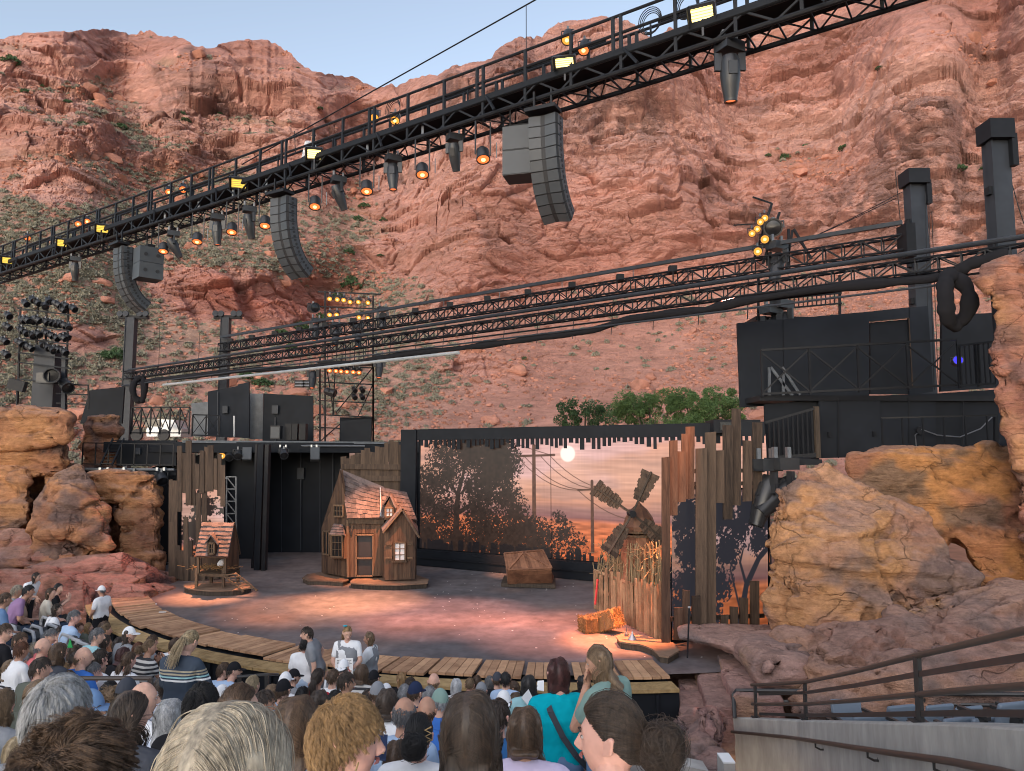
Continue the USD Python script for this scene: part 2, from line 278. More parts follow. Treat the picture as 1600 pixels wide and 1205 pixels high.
# relief in world space
far = np.clip(RHO / 180.0, 0.3, 1.4)
warp = np.stack([fbm(P / 70, 3, 31), fbm(P / 70, 3, 32), fbm(P / 50, 3, 33)], -1) - .5
zz = P[..., 2] + 26 * warp[..., 2] + 0.10 * P[..., 0] + 0.05 * P[..., 1]
one = np.zeros_like(zz)
def lay(s, seed): return noise(np.stack([zz / s, one + .5 + P[..., 0] / (s * 40), one + P[..., 1] / (s * 40)], -1), seed)
l1, l2, l3, l4 = lay(13, 41), lay(4.4, 42), lay(1.9, 43), lay(.8, 44)
Q = P + 14 * warp
but = 1 - np.abs(2 * fbm(np.stack([Q[..., 0] / 48, Q[..., 1] / 48, Q[..., 2] / 80], -1), 4, 51) - 1)
crk = np.abs(2 * noise(np.stack([Q[..., 0] / 9, Q[..., 1] / 9, Q[..., 2] / 34], -1), 61) - 1)
crk2 = np.abs(2 * noise(np.stack([Q[..., 0] / 3.4, Q[..., 1] / 3.4, Q[..., 2] / 9], -1), 62) - 1)
diag = np.abs(2 * noise(np.stack([(Q[..., 0] + .8 * Q[..., 2]) / 14, Q[..., 1] / 14, (Q[..., 2] - .5 * Q[..., 0]) / 40], -1), 64) - 1)
blk = fbm(np.stack([Q[..., 0] / 5, Q[..., 1] / 5, Q[..., 2] / 3.2], -1), 4, 63) - .5
blk2 = fbm(P / 1.7, 3, 65) - .5
# broken blocks: cellular steps
cell = noise(np.floor(np.stack([Q[..., 0] / 4.2, Q[..., 1] / 4.2, zz / 3.0], -1) + .35 * blk[..., None] * 3), 66)
C1 = Ccl
brk, brk2 = sstep(.45, .6, fbm(P / 22, 3, 67)), sstep(.42, .58, fbm(P / 13, 3, 68))
disp = C1 * ((5.0 + 2.5 * sstep(500, 800, PX)) * (but - .55) + 4.6 * (sstep(.42, .54, l1) - .5) + 3.2 * (sstep(.44, .52, l2) - .5) + 1.9 * (sstep(.42, .54, l3) - .5) + .6 * (l4 - .5) - 3.4 * sstep(.09, 0, crk) * brk - 1.4 * sstep(.12, 0, crk2) * brk2 - 3.0 * sstep(.08, 0, diag) * brk2) \
    + (0.3 + C1) * 1.5 * blk + (.4 + .4 * C1) * 1.0 * blk2
fade = sstep(0.0, 0.10, 1 - t) * .75 + .25; disp = np.clip(disp, -9, 7)
nd = np.stack([-np.sin(AZ), -np.cos(AZ), 0.30 + 0 * AZ], -1)
P = P + nd * (disp * far * fade)[..., None]
# angular broken blocks: nearest of scattered seeds, each with its own offset and tilt
from scipy.spatial import cKDTree
rb_ = np.random.default_rng(77); S_all = (P * V(1, 1, 2.6) + 5 * warp).reshape(-1, 3); sh0 = P.shape[:2]; nd_s = far.ravel()
def blocks(n, amp, tilt, crack, seed):
    r = np.random.default_rng(seed); ids = r.choice(len(S_all), n, replace=False); tr_ = cKDTree(S_all[ids]); dd, ii = tr_.query(S_all, k=2, workers=4)
    size = np.sqrt(dd[:, 1] * dd[:, 1]) + .2; o = r.normal(size=n)[ii[:, 0]]; g = r.normal(size=(n, 3))[ii[:, 0]]; loc = S_all - S_all[ids][ii[:, 0]]
    gap = (dd[:, 1] - dd[:, 0]) / size; return (amp * o + tilt * np.clip((g * loc).sum(1), -3, 3) - crack * np.clip(1 - gap / .16, 0, 1)).reshape(sh0)
slick = sstep(.47, .60, fbm(P / 34, 3, 85))
bk1, bk2, bk3 = blocks(1300, 1.6, .26, 1.1, 1), blocks(9000, .36, .15, .40, 2), blocks(60000, .10, .14, .08, 3)
P = P + nd * ((bk1 * C1 * (1 - .4 * slick) + bk2 * (.25 + .75 * C1) * (1 - .75 * slick) + bk3 * (.9 + .2 * C1) * (1 - .7 * slick)) * far * fade)[..., None]
# soil, rock, varnish: the stone's own colours
hue = lay(17, 71) * .6 + lay(5, 72) * .4
hue = np.clip((hue - .5) * 1.7 + .5, 0, 1)[..., None]
rockA, rockB, rockC = V(.25, .112, .092), V(.38, .20, .165), V(.45, .275, .235)
pale = sstep(.5, .75, fbm(P / 24, 3, 81))[..., None]
col = rockA * (1 - sstep(0, .5, hue)) + rockB * sstep(0, .5, hue) * (1 - sstep(.5, 1, hue)) + rockC * sstep(.5, 1, hue)
col = (col + (V(.47, .28, .235) - col) * .45 * pale) * (0.78 + .44 * fbm(P / 9, 4, 73)[..., None]) * (.88 + .24 * l4[..., None])
var = sstep(.50, .64, fbm(np.stack([P[..., 0] / 16, P[..., 1] / 16, P[..., 2] / 26], -1), 3, 74)) * sstep(.36, .56, fbm(np.stack([P[..., 0] / 1.3, P[..., 1] / 1.3, P[..., 2] / 22], -1), 3, 75)) * C1
var = var + .8 * blob(1185, 180, 26, 20) * sstep(.4, .55, fbm(P / 6, 3, 7)) + .5 * blob(780, 385, 70, 40) * sstep(.4, .6, fbm(np.stack([P[..., 0] / 1.6, P[..., 1] / 1.6, P[..., 2] / 20], -1), 3, 75))
col = col * (1 - .72 * np.clip(var, 0, 1)[..., None]) + V(.05, .034, .036) * np.clip(var, 0, 1)[..., None]
red = np.clip(blob(370, 460, 150, 50, .12) + .7 * blob(900, 430, 320, 45, -.1) + .5 * blob(480, 470, 100, 50), 0, 1)[..., None] * C1[..., None]
col = col * (1 - .6 * red) + V(.27, .070, .045) * .6 * red * (.7 + .6 * lay(2.2, 77)[..., None])
talus = V(.325, .165, .13) * (.75 + .5 * fbm(P / 3.0, 4, 78)[..., None])
gre = sstep(.35, .62, fbm(P / 12, 3, 79))[..., None] * (sstep(900, 350, PX)[..., None] * .6 + .05)
talus = talus * (1 - gre * .6) + V(.29, .25, .19) * gre * .6
col = col * sstep(.15, .5, C1)[..., None] + talus * (1 - sstep(.15, .5, C1)[..., None])
cl = MB().grid(P, flip=True)
tag(obj('cliff', cl, 'cliff_rock', col=np.clip(col, 0, 1).reshape(-1, 3), smooth=False), kind='structure')
CLIFF = dict(P=P, C=C1, PX=PX, PY=PY)
# ---------------------------------------------------------------- ground sheet
rr = np.concatenate([np.linspace(0, 60, 40), np.geomspace(64, 3000, 30)]); aa = np.linspace(0, 2 * math.pi, 97)
gx, gy = rr[:, None] * np.sin(aa), 20 + rr[:, None] * np.cos(aa)
gz = -1.3 + 0 * gx + (fbm(np.stack([gx / 40, gy / 40, gx * 0], -1), 3, 3) - .5) * sstep(50, 300, rr)[:, None] * 12
G = np.stack([gx, gy, gz], -1)
gc = V(.27, .13, .085) * (.7 + .6 * fbm(G / 8, 3, 4)[..., None])
obj('ground', MB().grid(G), 'soil', col=gc.reshape(-1, 3), smooth=True, kind='structure')
# ---------------------------------------------------------------- sagebrush, rubble and junipers
rng = np.random.default_rng(4)
def bush_mesh(n, seed, leafsize, flat=.75):
    r = np.random.default_rng(seed); u = r.normal(size=(n, 3)); u /= np.linalg.norm(u, axis=1)[:, None]; u[:, 2] = np.abs(u[:, 2])
    c = u * (r.uniform(.45, 1, n) ** .5)[:, None] * (0.75 + .5 * noise(u * 2.2 + seed, seed)[:, None]) * V(1, 1, flat)
    a = r.normal(size=(n, 3)); a /= np.linalg.norm(a, axis=1)[:, None]; b = np.cross(a, r.normal(size=(n, 3))); b /= np.linalg.norm(b, axis=1)[:, None]
    s = leafsize * r.uniform(.6, 1.4, n)[:, None]
    v = np.stack([c - a * s, c + b * s * .6, c + a * s, c - b * s * .6], 1).reshape(-1, 3); i = np.arange(n)[:, None] * 4
    return v, np.vstack([i + [0, 1, 2], i + [0, 2, 3]])
def rock_mesh(seed, sub=2, rough=.5):
    tm = trimesh.creation.icosphere(sub); v = np.array(tm.vertices)
    v = v * (.6 + rough * (fbm(v * 1.1 + seed * 7.7, 2, seed)[:, None])); nn = np.random.default_rng(seed).normal(size=(9, 3)); nn /= np.linalg.norm(nn, axis=1)[:, None]
    for w in nn: h = v @ w; v = v - np.maximum(h - .52, 0)[:, None] * w 
    return v * V(1, .8, .65), np.array(tm.faces)
def instancer(name, protos, pts, scale, ids, yaw, kind='stuff'):
    pi = UsdGeom.PointInstancer.Define(stage, '/World/' + name); targets = []
    for i, (v, f, m, sm, c) in enumerate(protos):
        pth = f'/World/{name}/kind_{i}'; usdkit.mesh(stage, pth, (v, f), M(m), sm)
        if c is not None: UsdGeom.PrimvarsAPI(stage.GetPrimAtPath(pth)).CreatePrimvar('col', Sdf.ValueTypeNames.Color3fArray, 'vertex').Set(Vt.Vec3fArray.FromNumpy(c.astype(np.float32)))
        targets.append(pth)
    pi.CreatePrototypesRel().SetTargets(targets)
    pi.CreatePositionsAttr(Vt.Vec3fArray.FromNumpy(np.asarray(pts, np.float32))); pi.CreateScalesAttr(Vt.Vec3fArray.FromNumpy(np.asarray(scale, np.float32)))
    pi.CreateProtoIndicesAttr(Vt.IntArray.FromNumpy(np.asarray(ids, np.int32)))
    pi.CreateOrientationsAttr(Vt.QuathArray([Gf.Quath(math.cos(a / 2), 0, 0, math.sin(a / 2)) for a in yaw]))
    return pi.GetPrim()
W = (1 - sstep(.12, .45, C1)) * (.25 + sstep(.40, .62, fbm(P / 14, 3, 79))) * sstep(-30, 0, PX) * sstep(1640, 1600, PX) * (1 - t * .5) * (.13 + .87 * sstep(900, 300, PX))
area = RHO ** 2; Wt = (W * area).ravel(); Wt /= Wt.sum()
N = 9000; pick = rng.choice(len(Wt), N, p=Wt); bp = P.reshape(-1, 3)[pick]
sc = rng.uniform(.16, .5, N)[:, None] * (1 + .3 * rng.normal(size=(N, 3))).clip(.6, 1.5)
pr = instancer('sagebrush', [(*bush_mesh(60, s, .30), 'leaf_sage', False, None) for s in (1, 2, 3)], bp - V(0, 0, .1), sc, rng.integers(0, 3, N), rng.uniform(0, 6.28, N))
tag(pr, 'low grey green sagebrush scattered over the red talus slopes', 'brush', kind='stuff')
W2 = (1 - sstep(.3, .6, C1)) * sstep(.42, .6, fbm(P / 10, 3, 91)) * sstep(-30, 0, PX) * sstep(1640, 1600, PX)
Wt = (W2 * area).ravel(); Wt /= Wt.sum(); N = 9000; pick = rng.choice(len(Wt), N, p=Wt); rp = P.reshape(-1, 3)[pick]
sc = (rng.uniform(.1, .42, N) * (1 + 3.0 * (rng.uniform(size=N) > .98)))[:, None] * np.ones(3)
rp_ = []
for s in (1, 2, 3, 4):
    v, f = rock_mesh(s, 2); rp_.append((v, f, 'soil', False, np.tile(V(.34, .16, .115) * (.75 + .12 * s), (len(v), 1))))
pr = instancer('rubble', rp_, rp, sc, rng.integers(0, 4, N), rng.uniform(0, 6.28, N))
tag(pr, 'fallen red sandstone rubble lying over the talus', 'rubble', kind='stuff')
def surf(px, py):                        # the point of the cliff seen at a pixel
    i = np.argmin((PX - px) ** 2 + (PY - py) ** 2); return P.reshape(-1, 3)[i]
jb = None
JUN = [(15, 97, 14), (68, 120, 8), (40, 148, 8), (105, 165, 10), (145, 150, 7), (190, 200, 12), (130, 195, 12), (550, 446, 24), (525, 470, 18), (470, 510, 22), (440, 520, 20), (500, 500, 18), (455, 545, 16), (410, 600, 22), (385, 590, 18), (425, 625, 14),
       (570, 330, 14), (560, 345, 12), (600, 345, 10), (545, 395, 14), (595, 404, 7), (680, 185, 6), (1408, 130, 7), (1375, 132, 7), (1200, 248, 7), (1260, 230, 10), (1320, 235, 12), (1225, 246, 12), (1525, 258, 10), (1500, 278, 12), (1540, 272, 9), (925, 220, 8), (820, 560, 8), (948, 575, 7), (180, 560, 22), (165, 557, 16), (290, 180, 10), (285, 170, 8), (425, 180, 6), (345, 160, 5), (500, 165, 6), (465, 110, 4)]
for i, (px, py, rpx) in enumerate(JUN):
    p = surf(px, py); r = rpx * np.linalg.norm(p - EYE) / FPX * .75
    if jb is None:
        jb = thing('juniper_bush', 'dark green juniper bush clinging to the red cliff', 'bush', p - V(0, 0, .2), 'junipers on the cliff ledges')
        v, f = bush_mesh(420, 12, .13, .8); obj('foliage', (v, f), 'leaf_dark', jb, local=True)
        g = MB()
        for a in np.linspace(0, 6.28, 6)[:5]: g.tube([V(0, 0, -.3), V(.3 * math.cos(a), .3 * math.sin(a), .4)], [.06, .02], 5)
        obj('trunk', g, 'bark', jb, local=True)
        UsdGeom.Xform(jb).AddScaleOp().Set(Gf.Vec3f(r, r, r))
    else: dup(jb, p - V(0, 0, .2), i * 1.7, scale=(r, r, r * (.8 + .4 * ((i * 37) % 10) / 10)))
# ---------------------------------------------------------------- stage floor, apron, pit
SC, SR = V(1.5, 30.2), 16.2
def arc(a, r, z=0.0): return V(SC[0] + r * math.sin(a), SC[1] - r * math.cos(a), z)
A0, A1 = -1.07, 0.10
def ring_poly(r, a0, a1, n=60): return [tuple(arc(a, r)[:2]) for a in np.linspace(a0, a1, n)]
nx, ny = 220, 220
X, Y = np.meshgrid(np.linspace(-14, 9, nx), np.linspace(13.6, 36, ny))
dist = np.hypot(X - SC[0], Y - SC[1])
sc_ = np.minimum(1, 15.2 / np.maximum(dist, 1e-6)); front = Y < SC[1]
Xf, Yf = np.where(front, SC[0] + (X - SC[0]) * sc_, X), np.where(front, SC[1] + (Y - SC[1]) * sc_, Y)
G = np.stack([Xf, Yf, 0 * X - .02], -1)
g1 = fbm(np.stack([Xf * .5, Yf * .9, 0 * X], -1), 5, 8)[..., None]; g2 = sstep(.72, .8, noise(np.stack([Xf * 7, Yf * 3, 0 * X], -1), 12) * fbm(np.stack([Xf, Yf, 0 * X], -1), 3, 2) * 1.6)[..., None]
c = V(.092, .086, .092) * (.6 + .8 * g1) + V(.05, .022, .008) * sstep(.45, .65, fbm(np.stack([Xf * .3, Yf * .3, 0 * X + 3], -1), 3, 19))[..., None]
obj('stage_floor', MB().grid(G), 'stage_paint', col=(c + .02 * g2).reshape(-1, 3), smooth=True, kind='structure')
g = MB(); rd_ = random.Random(21)
for _ in range(90):
    a, rr_ = rd_.uniform(-.85, .3), rd_.uniform(3, 14.3); p = arc(a, rr_, -.017); g.box(p, (rd_.uniform(.015, .05), rd_.uniform(.015, .035), .004), rotz(rd_.uniform(0, 3)))
tag(obj('floor_debris', g, 'curtain_white'), 'tiny pale flecks of litter scattered over the stage floor', 'litter', kind='stuff')
r_ = random.Random(5)
ap = thing('stage_apron', 'curved apron of stepped wooden boards with pale trim around the stage front', 'stage apron', (0, 14, 0))
na = 19
for i in range(na):
    a0, a1 = A0 + (A1 - A0) * i / na, A0 + (A1 - A0) * (i + 1) / na
    ro = 15.55 + r_.choice([0, 0, .07, -.05]); ri = 14.5 + r_.uniform(-.06, .06); zt = .045 + r_.uniform(-.02, .03); k = 5
    for j in range(k):
        b0, b1 = a0 + .0045 + (a1 - a0 - .0045) * j / k, a0 + .0045 + (a1 - a0 - .0045) * (j + 1) / k - .0008
        pts = [arc(b0, ri)[:2], arc(b1, ri)[:2], arc(b1, ro)[:2], arc(b0, ro)[:2]]
        zb = zt + r_.uniform(-.003, .003)
        obj('board', MB().prism([tuple(p) for p in pts], .05, (0, 0, zb), (1, 0, 0), (0, 1, 0)), 'deck_wood', ap)
nt = 11
for i in range(nt):
    a0, a1 = A0 + (A1 - A0) * i / nt, A0 + (A1 - A0) * (i + 1) / nt - .0012
    pts = [tuple(arc(a, 15.72)[:2]) for a in np.linspace(a0, a1, 6)] + [tuple(arc(a, 16.2)[:2]) for a in np.linspace(a1, a0, 6)]
    obj('trim', MB().prism(pts, .06, (0, 0, .0), (1, 0, 0), (0, 1, 0)), 'deck_trim', ap)
m = MB()
for i in range(40):
    a0, a1 = A0 + (A1 - A0) * i / 40, A0 + (A1 - A0) * (i + 1) / 40
    m.prism([tuple(arc(a0, 16.0)[:2]), tuple(arc(a0, 16.12)[:2]), tuple(arc(a1, 16.12)[:2]), tuple(arc(a1, 16.0)[:2])], 1.2, (0, 0, -.064), (1, 0, 0), (0, 1, 0))
obj('fascia', m, 'black_paint', ap)
m = MB()
for i in range(nt * 2):
    a = A0 + (A1 - A0) * (i + .5) / nt / 2; obj('fascia_batten', MB().bar(arc(a, 16.15, -.1), arc(a, 16.15, -1.2), .05, .06, up=(math.sin(a), -math.cos(a), 0)), 'black_paint', ap)
m = MB().prism([tuple(p) for p in ring_poly(14.4, A0, A1)] + [tuple(p) for p in ring_poly(16.1, A1, A0)], .05, (0, 0, -.075), (1, 0, 0), (0, 1, 0))
obj('underframe', m, 'black_paint', ap)
for px, py in ((163, 905), (1040, 985)): pass
# raked terraces that the audience sits on: curved steps rising towards the camera
def rake(y): return -0.75 + 0.335 * max(0.0, 12.6 - y)
r0 = 16.6; k = 0
pit = MB().prism([tuple(p) for p in ring_poly(15.9, -1.35, .06)] + [tuple(p) for p in ring_poly(18.6, .06, -1.35)], .3, (0, 0, -.75), (1, 0, 0), (0, 1, 0))
obj('audience_terrace', pit, 'concrete_step', kind='structure')
for i in range(15):
    ri, ro, z = 17.6 + .92 * i, 18.52 + .92 * i + .05, -.80 + .264 * (i + 1)
    a0, a1 = -1.3, .055 - .0015 * i
    s = MB().prism([tuple(p) for p in ring_poly(ri, a0, a1, 50)] + [tuple(p) for p in ring_poly(ro, a1, a0, 50)], .32 if i else .4, (0, 0, z), (1, 0, 0), (0, 1, 0))
    obj('audience_terrace', s, 'concrete_step', kind='structure')

# ---------------------------------------------------------------- sculpted set rock
def ball(c, r, n=1): t = trimesh.creation.icosphere(n); return np.array(t.vertices) * r + c
def H(pts): return m3.Manifold.hull_points(np.vstack([ball(at(p[0], p[1], p[2]), p[3]) for p in pts]))
def rock(name, label, hulls, cut=(), edge=.13, amp=.22, strata=.12, pal=None, seed=1, cat='rock', parent=None, warm=None, group=None):
    mm = m3.Manifold.batch_boolean(list(hulls), m3.OpType.Add)
    for c_ in cut: mm = mm - c_
    mm = mm.refine_to_length(edge).to_mesh()
    v, f = np.array(mm.vert_properties[:, :3], float), np.array(mm.tri_verts)
    tm = trimesh.Trimesh(v, f, process=True); v, f = np.array(tm.vertices), np.array(tm.faces)
    trimesh.smoothing.filter_taubin(tm, iterations=4); v = np.array(tm.vertices)
    n = np.array(tm.vertex_normals)
    from scipy.spatial import cKDTree
    rs = np.random.default_rng(seed); q_ = v * V(1, 1, 1.8); bk = np.zeros(len(v))
    for dens, am, ti, ck in ((.95, .10, .10, .11), (.34, .022, .06, .035)):
        nb = max(8, int(tm.area / dens ** 2)); ids = rs.integers(0, len(v), nb); dk, ik = cKDTree(q_[ids]).query(q_, k=2); g_ = rs.normal(size=(nb, 3))[ik[:, 0]]
        bk += (am * rs.normal(size=nb)[ik[:, 0]] + ti * np.clip((g_ * (q_ - q_[ids][ik[:, 0]])).sum(1), -.4, .4) - ck * np.clip(1 - (dk[:, 1] - dk[:, 0]) / (.10 * dens + 1e-6), 0, 1)) * (amp / .22) * .8
    for _ in range(2):
        z = v[:, 2] + .25 * (fbm(v / 1.6, 2, seed) - .5) + .12 * v[:, 0]
        o = 0 * z + .5
        st = sstep(.35, .65, noise(np.stack([z / .42, o + v[:, 0] / 6, o + v[:, 1] / 6], -1), seed + 1)) - .5
        st2 = noise(np.stack([z / .12, o + v[:, 0] / 2, o + v[:, 1] / 2], -1), seed + 2) - .5
        cr = sstep(.10, 0, np.abs(2 * noise(np.stack([v[:, 0] / .9, v[:, 1] / .9, v[:, 2] / 1.5], -1) + 1.5 * fbm(v / 1.1, 2, seed + 7)[:, None], seed + 3) - 1)) * sstep(.42, .6, fbm(v / 1.2, 2, seed + 4))
        steep = (1 - np.abs(n[:, 2]))
        dd = amp * 1.5 * (fbm(v / 1.3, 4, seed + 5) - .5) + steep * (1.35 * strata * st + .9 * strata * st2) - .15 * cr + .07 * (fbm(v / .3, 3, seed + 6) - .5) + bk
        v = v + n * (dd * .55)[:, None]
        tm = trimesh.Trimesh(v, f, process=False); n = np.array(tm.vertex_normals)
    crk_d = np.clip(cr, 0, 1)[:, None]
    A, B, C_, D = pal or (V(.20, .095, .07), V(.42, .20, .10), V(.42, .21, .095), V(.11, .085, .085))
    f1, f2, f3 = fbm(v / 1.9 + 11, 4, seed + 11), fbm(v / 1.3 + 5, 4, seed + 12), fbm(v / .9 + 2, 4, seed + 13)
    ly = noise(np.stack([z / .3, o + v[:, 0] / 3, o], -1), seed + 14)
    col = A + (B - A) * sstep(.3, .62, f1 * .7 + ly * .3)[:, None]
    oc = sstep(.50, .66, f2) * (1 - .75 * np.clip(n[:, 2], 0, 1))
    if warm is not None: oc = np.clip(oc + warm(v), 0, 1)
    col = col + (C_ - col) * (oc * .7)[:, None]
    col = col + (D - col) * (sstep(.53, .66, f3) * .75)[:, None]
    col = col * (1 - .55 * crk_d) + V(.05, .035, .03) * .55 * crk_d
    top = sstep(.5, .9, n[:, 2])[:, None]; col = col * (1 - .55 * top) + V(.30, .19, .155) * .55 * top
    return obj(name, (v, f), 'set_rock', parent, smooth=True, col=np.clip(col, 0, 1), label=label, cat=cat if parent is None else None, group=group)
GL = dict(edge=.095, amp=.14, strata=.13)
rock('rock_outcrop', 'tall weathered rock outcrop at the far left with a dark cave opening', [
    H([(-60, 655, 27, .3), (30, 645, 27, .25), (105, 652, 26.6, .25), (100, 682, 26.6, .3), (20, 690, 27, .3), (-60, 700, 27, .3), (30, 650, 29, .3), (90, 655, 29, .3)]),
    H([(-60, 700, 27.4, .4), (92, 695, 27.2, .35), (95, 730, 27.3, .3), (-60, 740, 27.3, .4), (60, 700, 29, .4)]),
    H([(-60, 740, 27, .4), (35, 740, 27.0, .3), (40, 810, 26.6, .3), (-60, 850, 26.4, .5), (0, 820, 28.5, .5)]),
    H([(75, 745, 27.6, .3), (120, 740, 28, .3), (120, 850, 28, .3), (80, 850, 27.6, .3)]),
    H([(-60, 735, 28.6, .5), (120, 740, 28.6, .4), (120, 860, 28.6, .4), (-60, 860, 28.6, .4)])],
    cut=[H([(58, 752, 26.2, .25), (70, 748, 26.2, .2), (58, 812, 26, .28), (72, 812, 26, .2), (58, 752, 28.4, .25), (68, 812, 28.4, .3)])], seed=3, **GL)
rock('rock_outcrop', 'pointed rock at left with yellow stained base above the stone steps', [
    H([(122, 732, 25.3, .22), (100, 745, 25.2, .25), (75, 780, 25, .3), (60, 850, 24.8, .4), (150, 790, 25, .3), (155, 860, 24.9, .3), (110, 870, 24.6, .4), (110, 800, 24.5, .4), (110, 780, 26.6, .5)]),
    H([(90, 800, 24.5, .35), (100, 830, 24.4, .35), (75, 840, 24.6, .3)]), H([(140, 800, 24.7, .25), (150, 830, 24.6, .25), (130, 850, 24.4, .3), (165, 855, 24.5, .2)])],
    seed=17, warm=lambda v: .8 * sstep(1.8, .6, v[:, 2]) * sstep(.45, .55, fbm(v / 1.2, 3, 4)), **GL)
rock('rock_outcrop', 'rock wall with a narrow ochre edged doorway beside the left plank fence', [
    H([(140, 745, 26.2, .25), (170, 742, 26.2, .2), (235, 752, 26.6, .2), (240, 790, 26.6, .2), (145, 790, 26.2, .25), (190, 760, 28, .4)]),
    H([(190, 780, 26.2, .25), (236, 775, 26.6, .2), (240, 905, 26.3, .25), (190, 900, 25.7, .3), (230, 880, 28, .4)]),
    H([(140, 780, 26.2, .25), (158, 785, 26, .2), (155, 880, 25.6, .3), (130, 880, 25.6, .3), (140, 830, 28, .4)]),
    H([(140, 760, 28.3, .4), (238, 760, 28.3, .3), (238, 900, 28.3, .3), (140, 900, 28.3, .3)])],
    cut=[H([(170, 792, 25, .14), (178, 792, 25, .12), (168, 865, 24.5, .18), (182, 865, 24.5, .14), (172, 792, 28, .14), (180, 865, 28, .2)])], seed=29,
    warm=lambda v: 1.1 * np.exp(-((v[:, 0] + 13.55) / .5) ** 2) * sstep(3.6, 2.6, v[:, 2]), **GL)
rock('rock_outcrop', 'squat brown rock pillar under the left balcony between the black panels', [H([(140, 662, 30.5, .3), (182, 655, 30.5, .2), (185, 745, 30.5, .25), (138, 745, 30.5, .3), (160, 660, 32, .3), (160, 745, 32, .3)])], seed=37, **GL)
for i, (pts, lab) in enumerate([
    ([(-40, 832, 25.4), (75, 828, 25.4), (95, 845, 25), (-40, 850, 24.8)], 'uppermost flat stone step at left below the cave opening'),
    ([(-40, 862, 24.8), (85, 852, 24.7), (112, 868, 24.3), (-40, 880, 24.2)], 'second stone step at left beneath the pointed rock'),
    ([(40, 885, 24.2), (120, 872, 24.2), (190, 866, 24.4), (188, 878, 23.9), (60, 893, 23.6)], 'broad overhanging stone step below the narrow rock doorway'),
    ([(50, 897, 23.9), (150, 884, 24.0), (225, 884, 24.6), (228, 893, 24.2), (150, 900, 23.6), (50, 905, 23.4)], 'pinkish stone step beneath the overhanging one'),
    ([(-40, 905, 23.3), (100, 897, 23.3), (208, 900, 23.9), (236, 898, 24.4), (205, 912, 23.3), (105, 914, 22.9), (-40, 925, 22.6)], 'long low stone step curving round towards the plank fence'),
    ([(100, 913, 22.7), (170, 911, 22.9), (215, 913, 23.3), (225, 925, 22.7), (110, 926, 22.4)], 'lowest stone step behind the seated crowd at left')]):
    hs = []
    for p in pts: hs += [(p[0], p[1], p[2], .06), (p[0], p[1] + 9, p[2] - .05, .08)]
    b = [at(p[0], p[1] + 14, p[2]) for p in pts]; z0 = -.2
    cl_ = np.vstack([np.vstack([ball(at(h[0], h[1], h[2]), h[3]) for h in hs])] + [ball(V(q[0], q[1] + .5, max(z0, q[2] - .7)), .15) for q in b] + [ball(V(q[0], q[1] + 2.2, max(z0, q[2] - .5)), .15) for q in b])
    rock('stone_step', lab, [m3.Manifold.hull_points(cl_)], seed=50 + i, amp=.035, strata=.04, edge=.08, pal=(V(.20, .085, .07), V(.36, .165, .125), V(.42, .21, .10), V(.12, .08, .08)))
rock('rock_ledge', 'low red rock mass behind the seats at the far left', [H([(-60, 900, 22.4, .4), (60, 905, 22.4, .3), (130, 915, 22.3, .25), (135, 985, 21.6, .3), (-60, 985, 21.4, .4)])], seed=66, pal=(V(.18, .08, .065), V(.33, .15, .115), V(.36, .18, .10), V(.12, .08, .08)))
# right hand rocks
wr = lambda v: .75 * sstep(.50, .60, fbm(v / 1.5, 3, 4))
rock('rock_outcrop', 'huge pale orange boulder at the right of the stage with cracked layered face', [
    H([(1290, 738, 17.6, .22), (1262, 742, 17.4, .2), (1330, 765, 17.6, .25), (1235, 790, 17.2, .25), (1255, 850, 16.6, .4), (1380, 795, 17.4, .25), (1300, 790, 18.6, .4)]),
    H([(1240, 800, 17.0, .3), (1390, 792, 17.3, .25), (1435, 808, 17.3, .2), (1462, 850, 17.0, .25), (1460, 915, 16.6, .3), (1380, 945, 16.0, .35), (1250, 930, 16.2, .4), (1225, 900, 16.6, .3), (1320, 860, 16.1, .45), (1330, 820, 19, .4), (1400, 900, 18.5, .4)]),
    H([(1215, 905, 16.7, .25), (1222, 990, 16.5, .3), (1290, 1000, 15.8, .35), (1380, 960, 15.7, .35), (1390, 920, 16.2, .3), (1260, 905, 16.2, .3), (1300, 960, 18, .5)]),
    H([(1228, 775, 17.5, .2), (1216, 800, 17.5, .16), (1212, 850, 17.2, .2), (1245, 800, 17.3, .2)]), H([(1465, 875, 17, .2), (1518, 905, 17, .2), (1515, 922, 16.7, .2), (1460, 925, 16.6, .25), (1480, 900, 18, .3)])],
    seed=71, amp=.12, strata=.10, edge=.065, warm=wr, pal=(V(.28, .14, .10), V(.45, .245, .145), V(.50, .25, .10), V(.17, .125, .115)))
rock('rock_outcrop', 'ochre stained rock wall under the right black building', [
    H([(1335, 716, 20.5, .2), (1440, 712, 20.3, .2), (1440, 830, 20.2, .3), (1340, 830, 20.5, .3), (1400, 715, 22, .3)]),
    H([(1430, 714, 20.3, .25), (1560, 712, 20, .2), (1640, 730, 19.8, .25), (1640, 920, 19.4, .4), (1560, 900, 19.6, .3), (1440, 890, 20.2, .3), (1540, 715, 22, .3)]),
    H([(1540, 700, 20, .22), (1580, 702, 20, .22), (1590, 740, 19.8, .25), (1535, 735, 20, .2)])],
    cut=[H([(1490, 850, 19.3, .25), (1510, 890, 19.1, .3), (1480, 910, 19.2, .4), (1490, 860, 20.8, .2), (1490, 900, 20.8, .3)])], seed=83, amp=.11, warm=lambda v: .9 * sstep(.42, .56, fbm(v / 1.8, 3, 9)), pal=(V(.24, .11, .075), V(.43, .19, .09), V(.45, .215, .075), V(.13, .10, .08)))
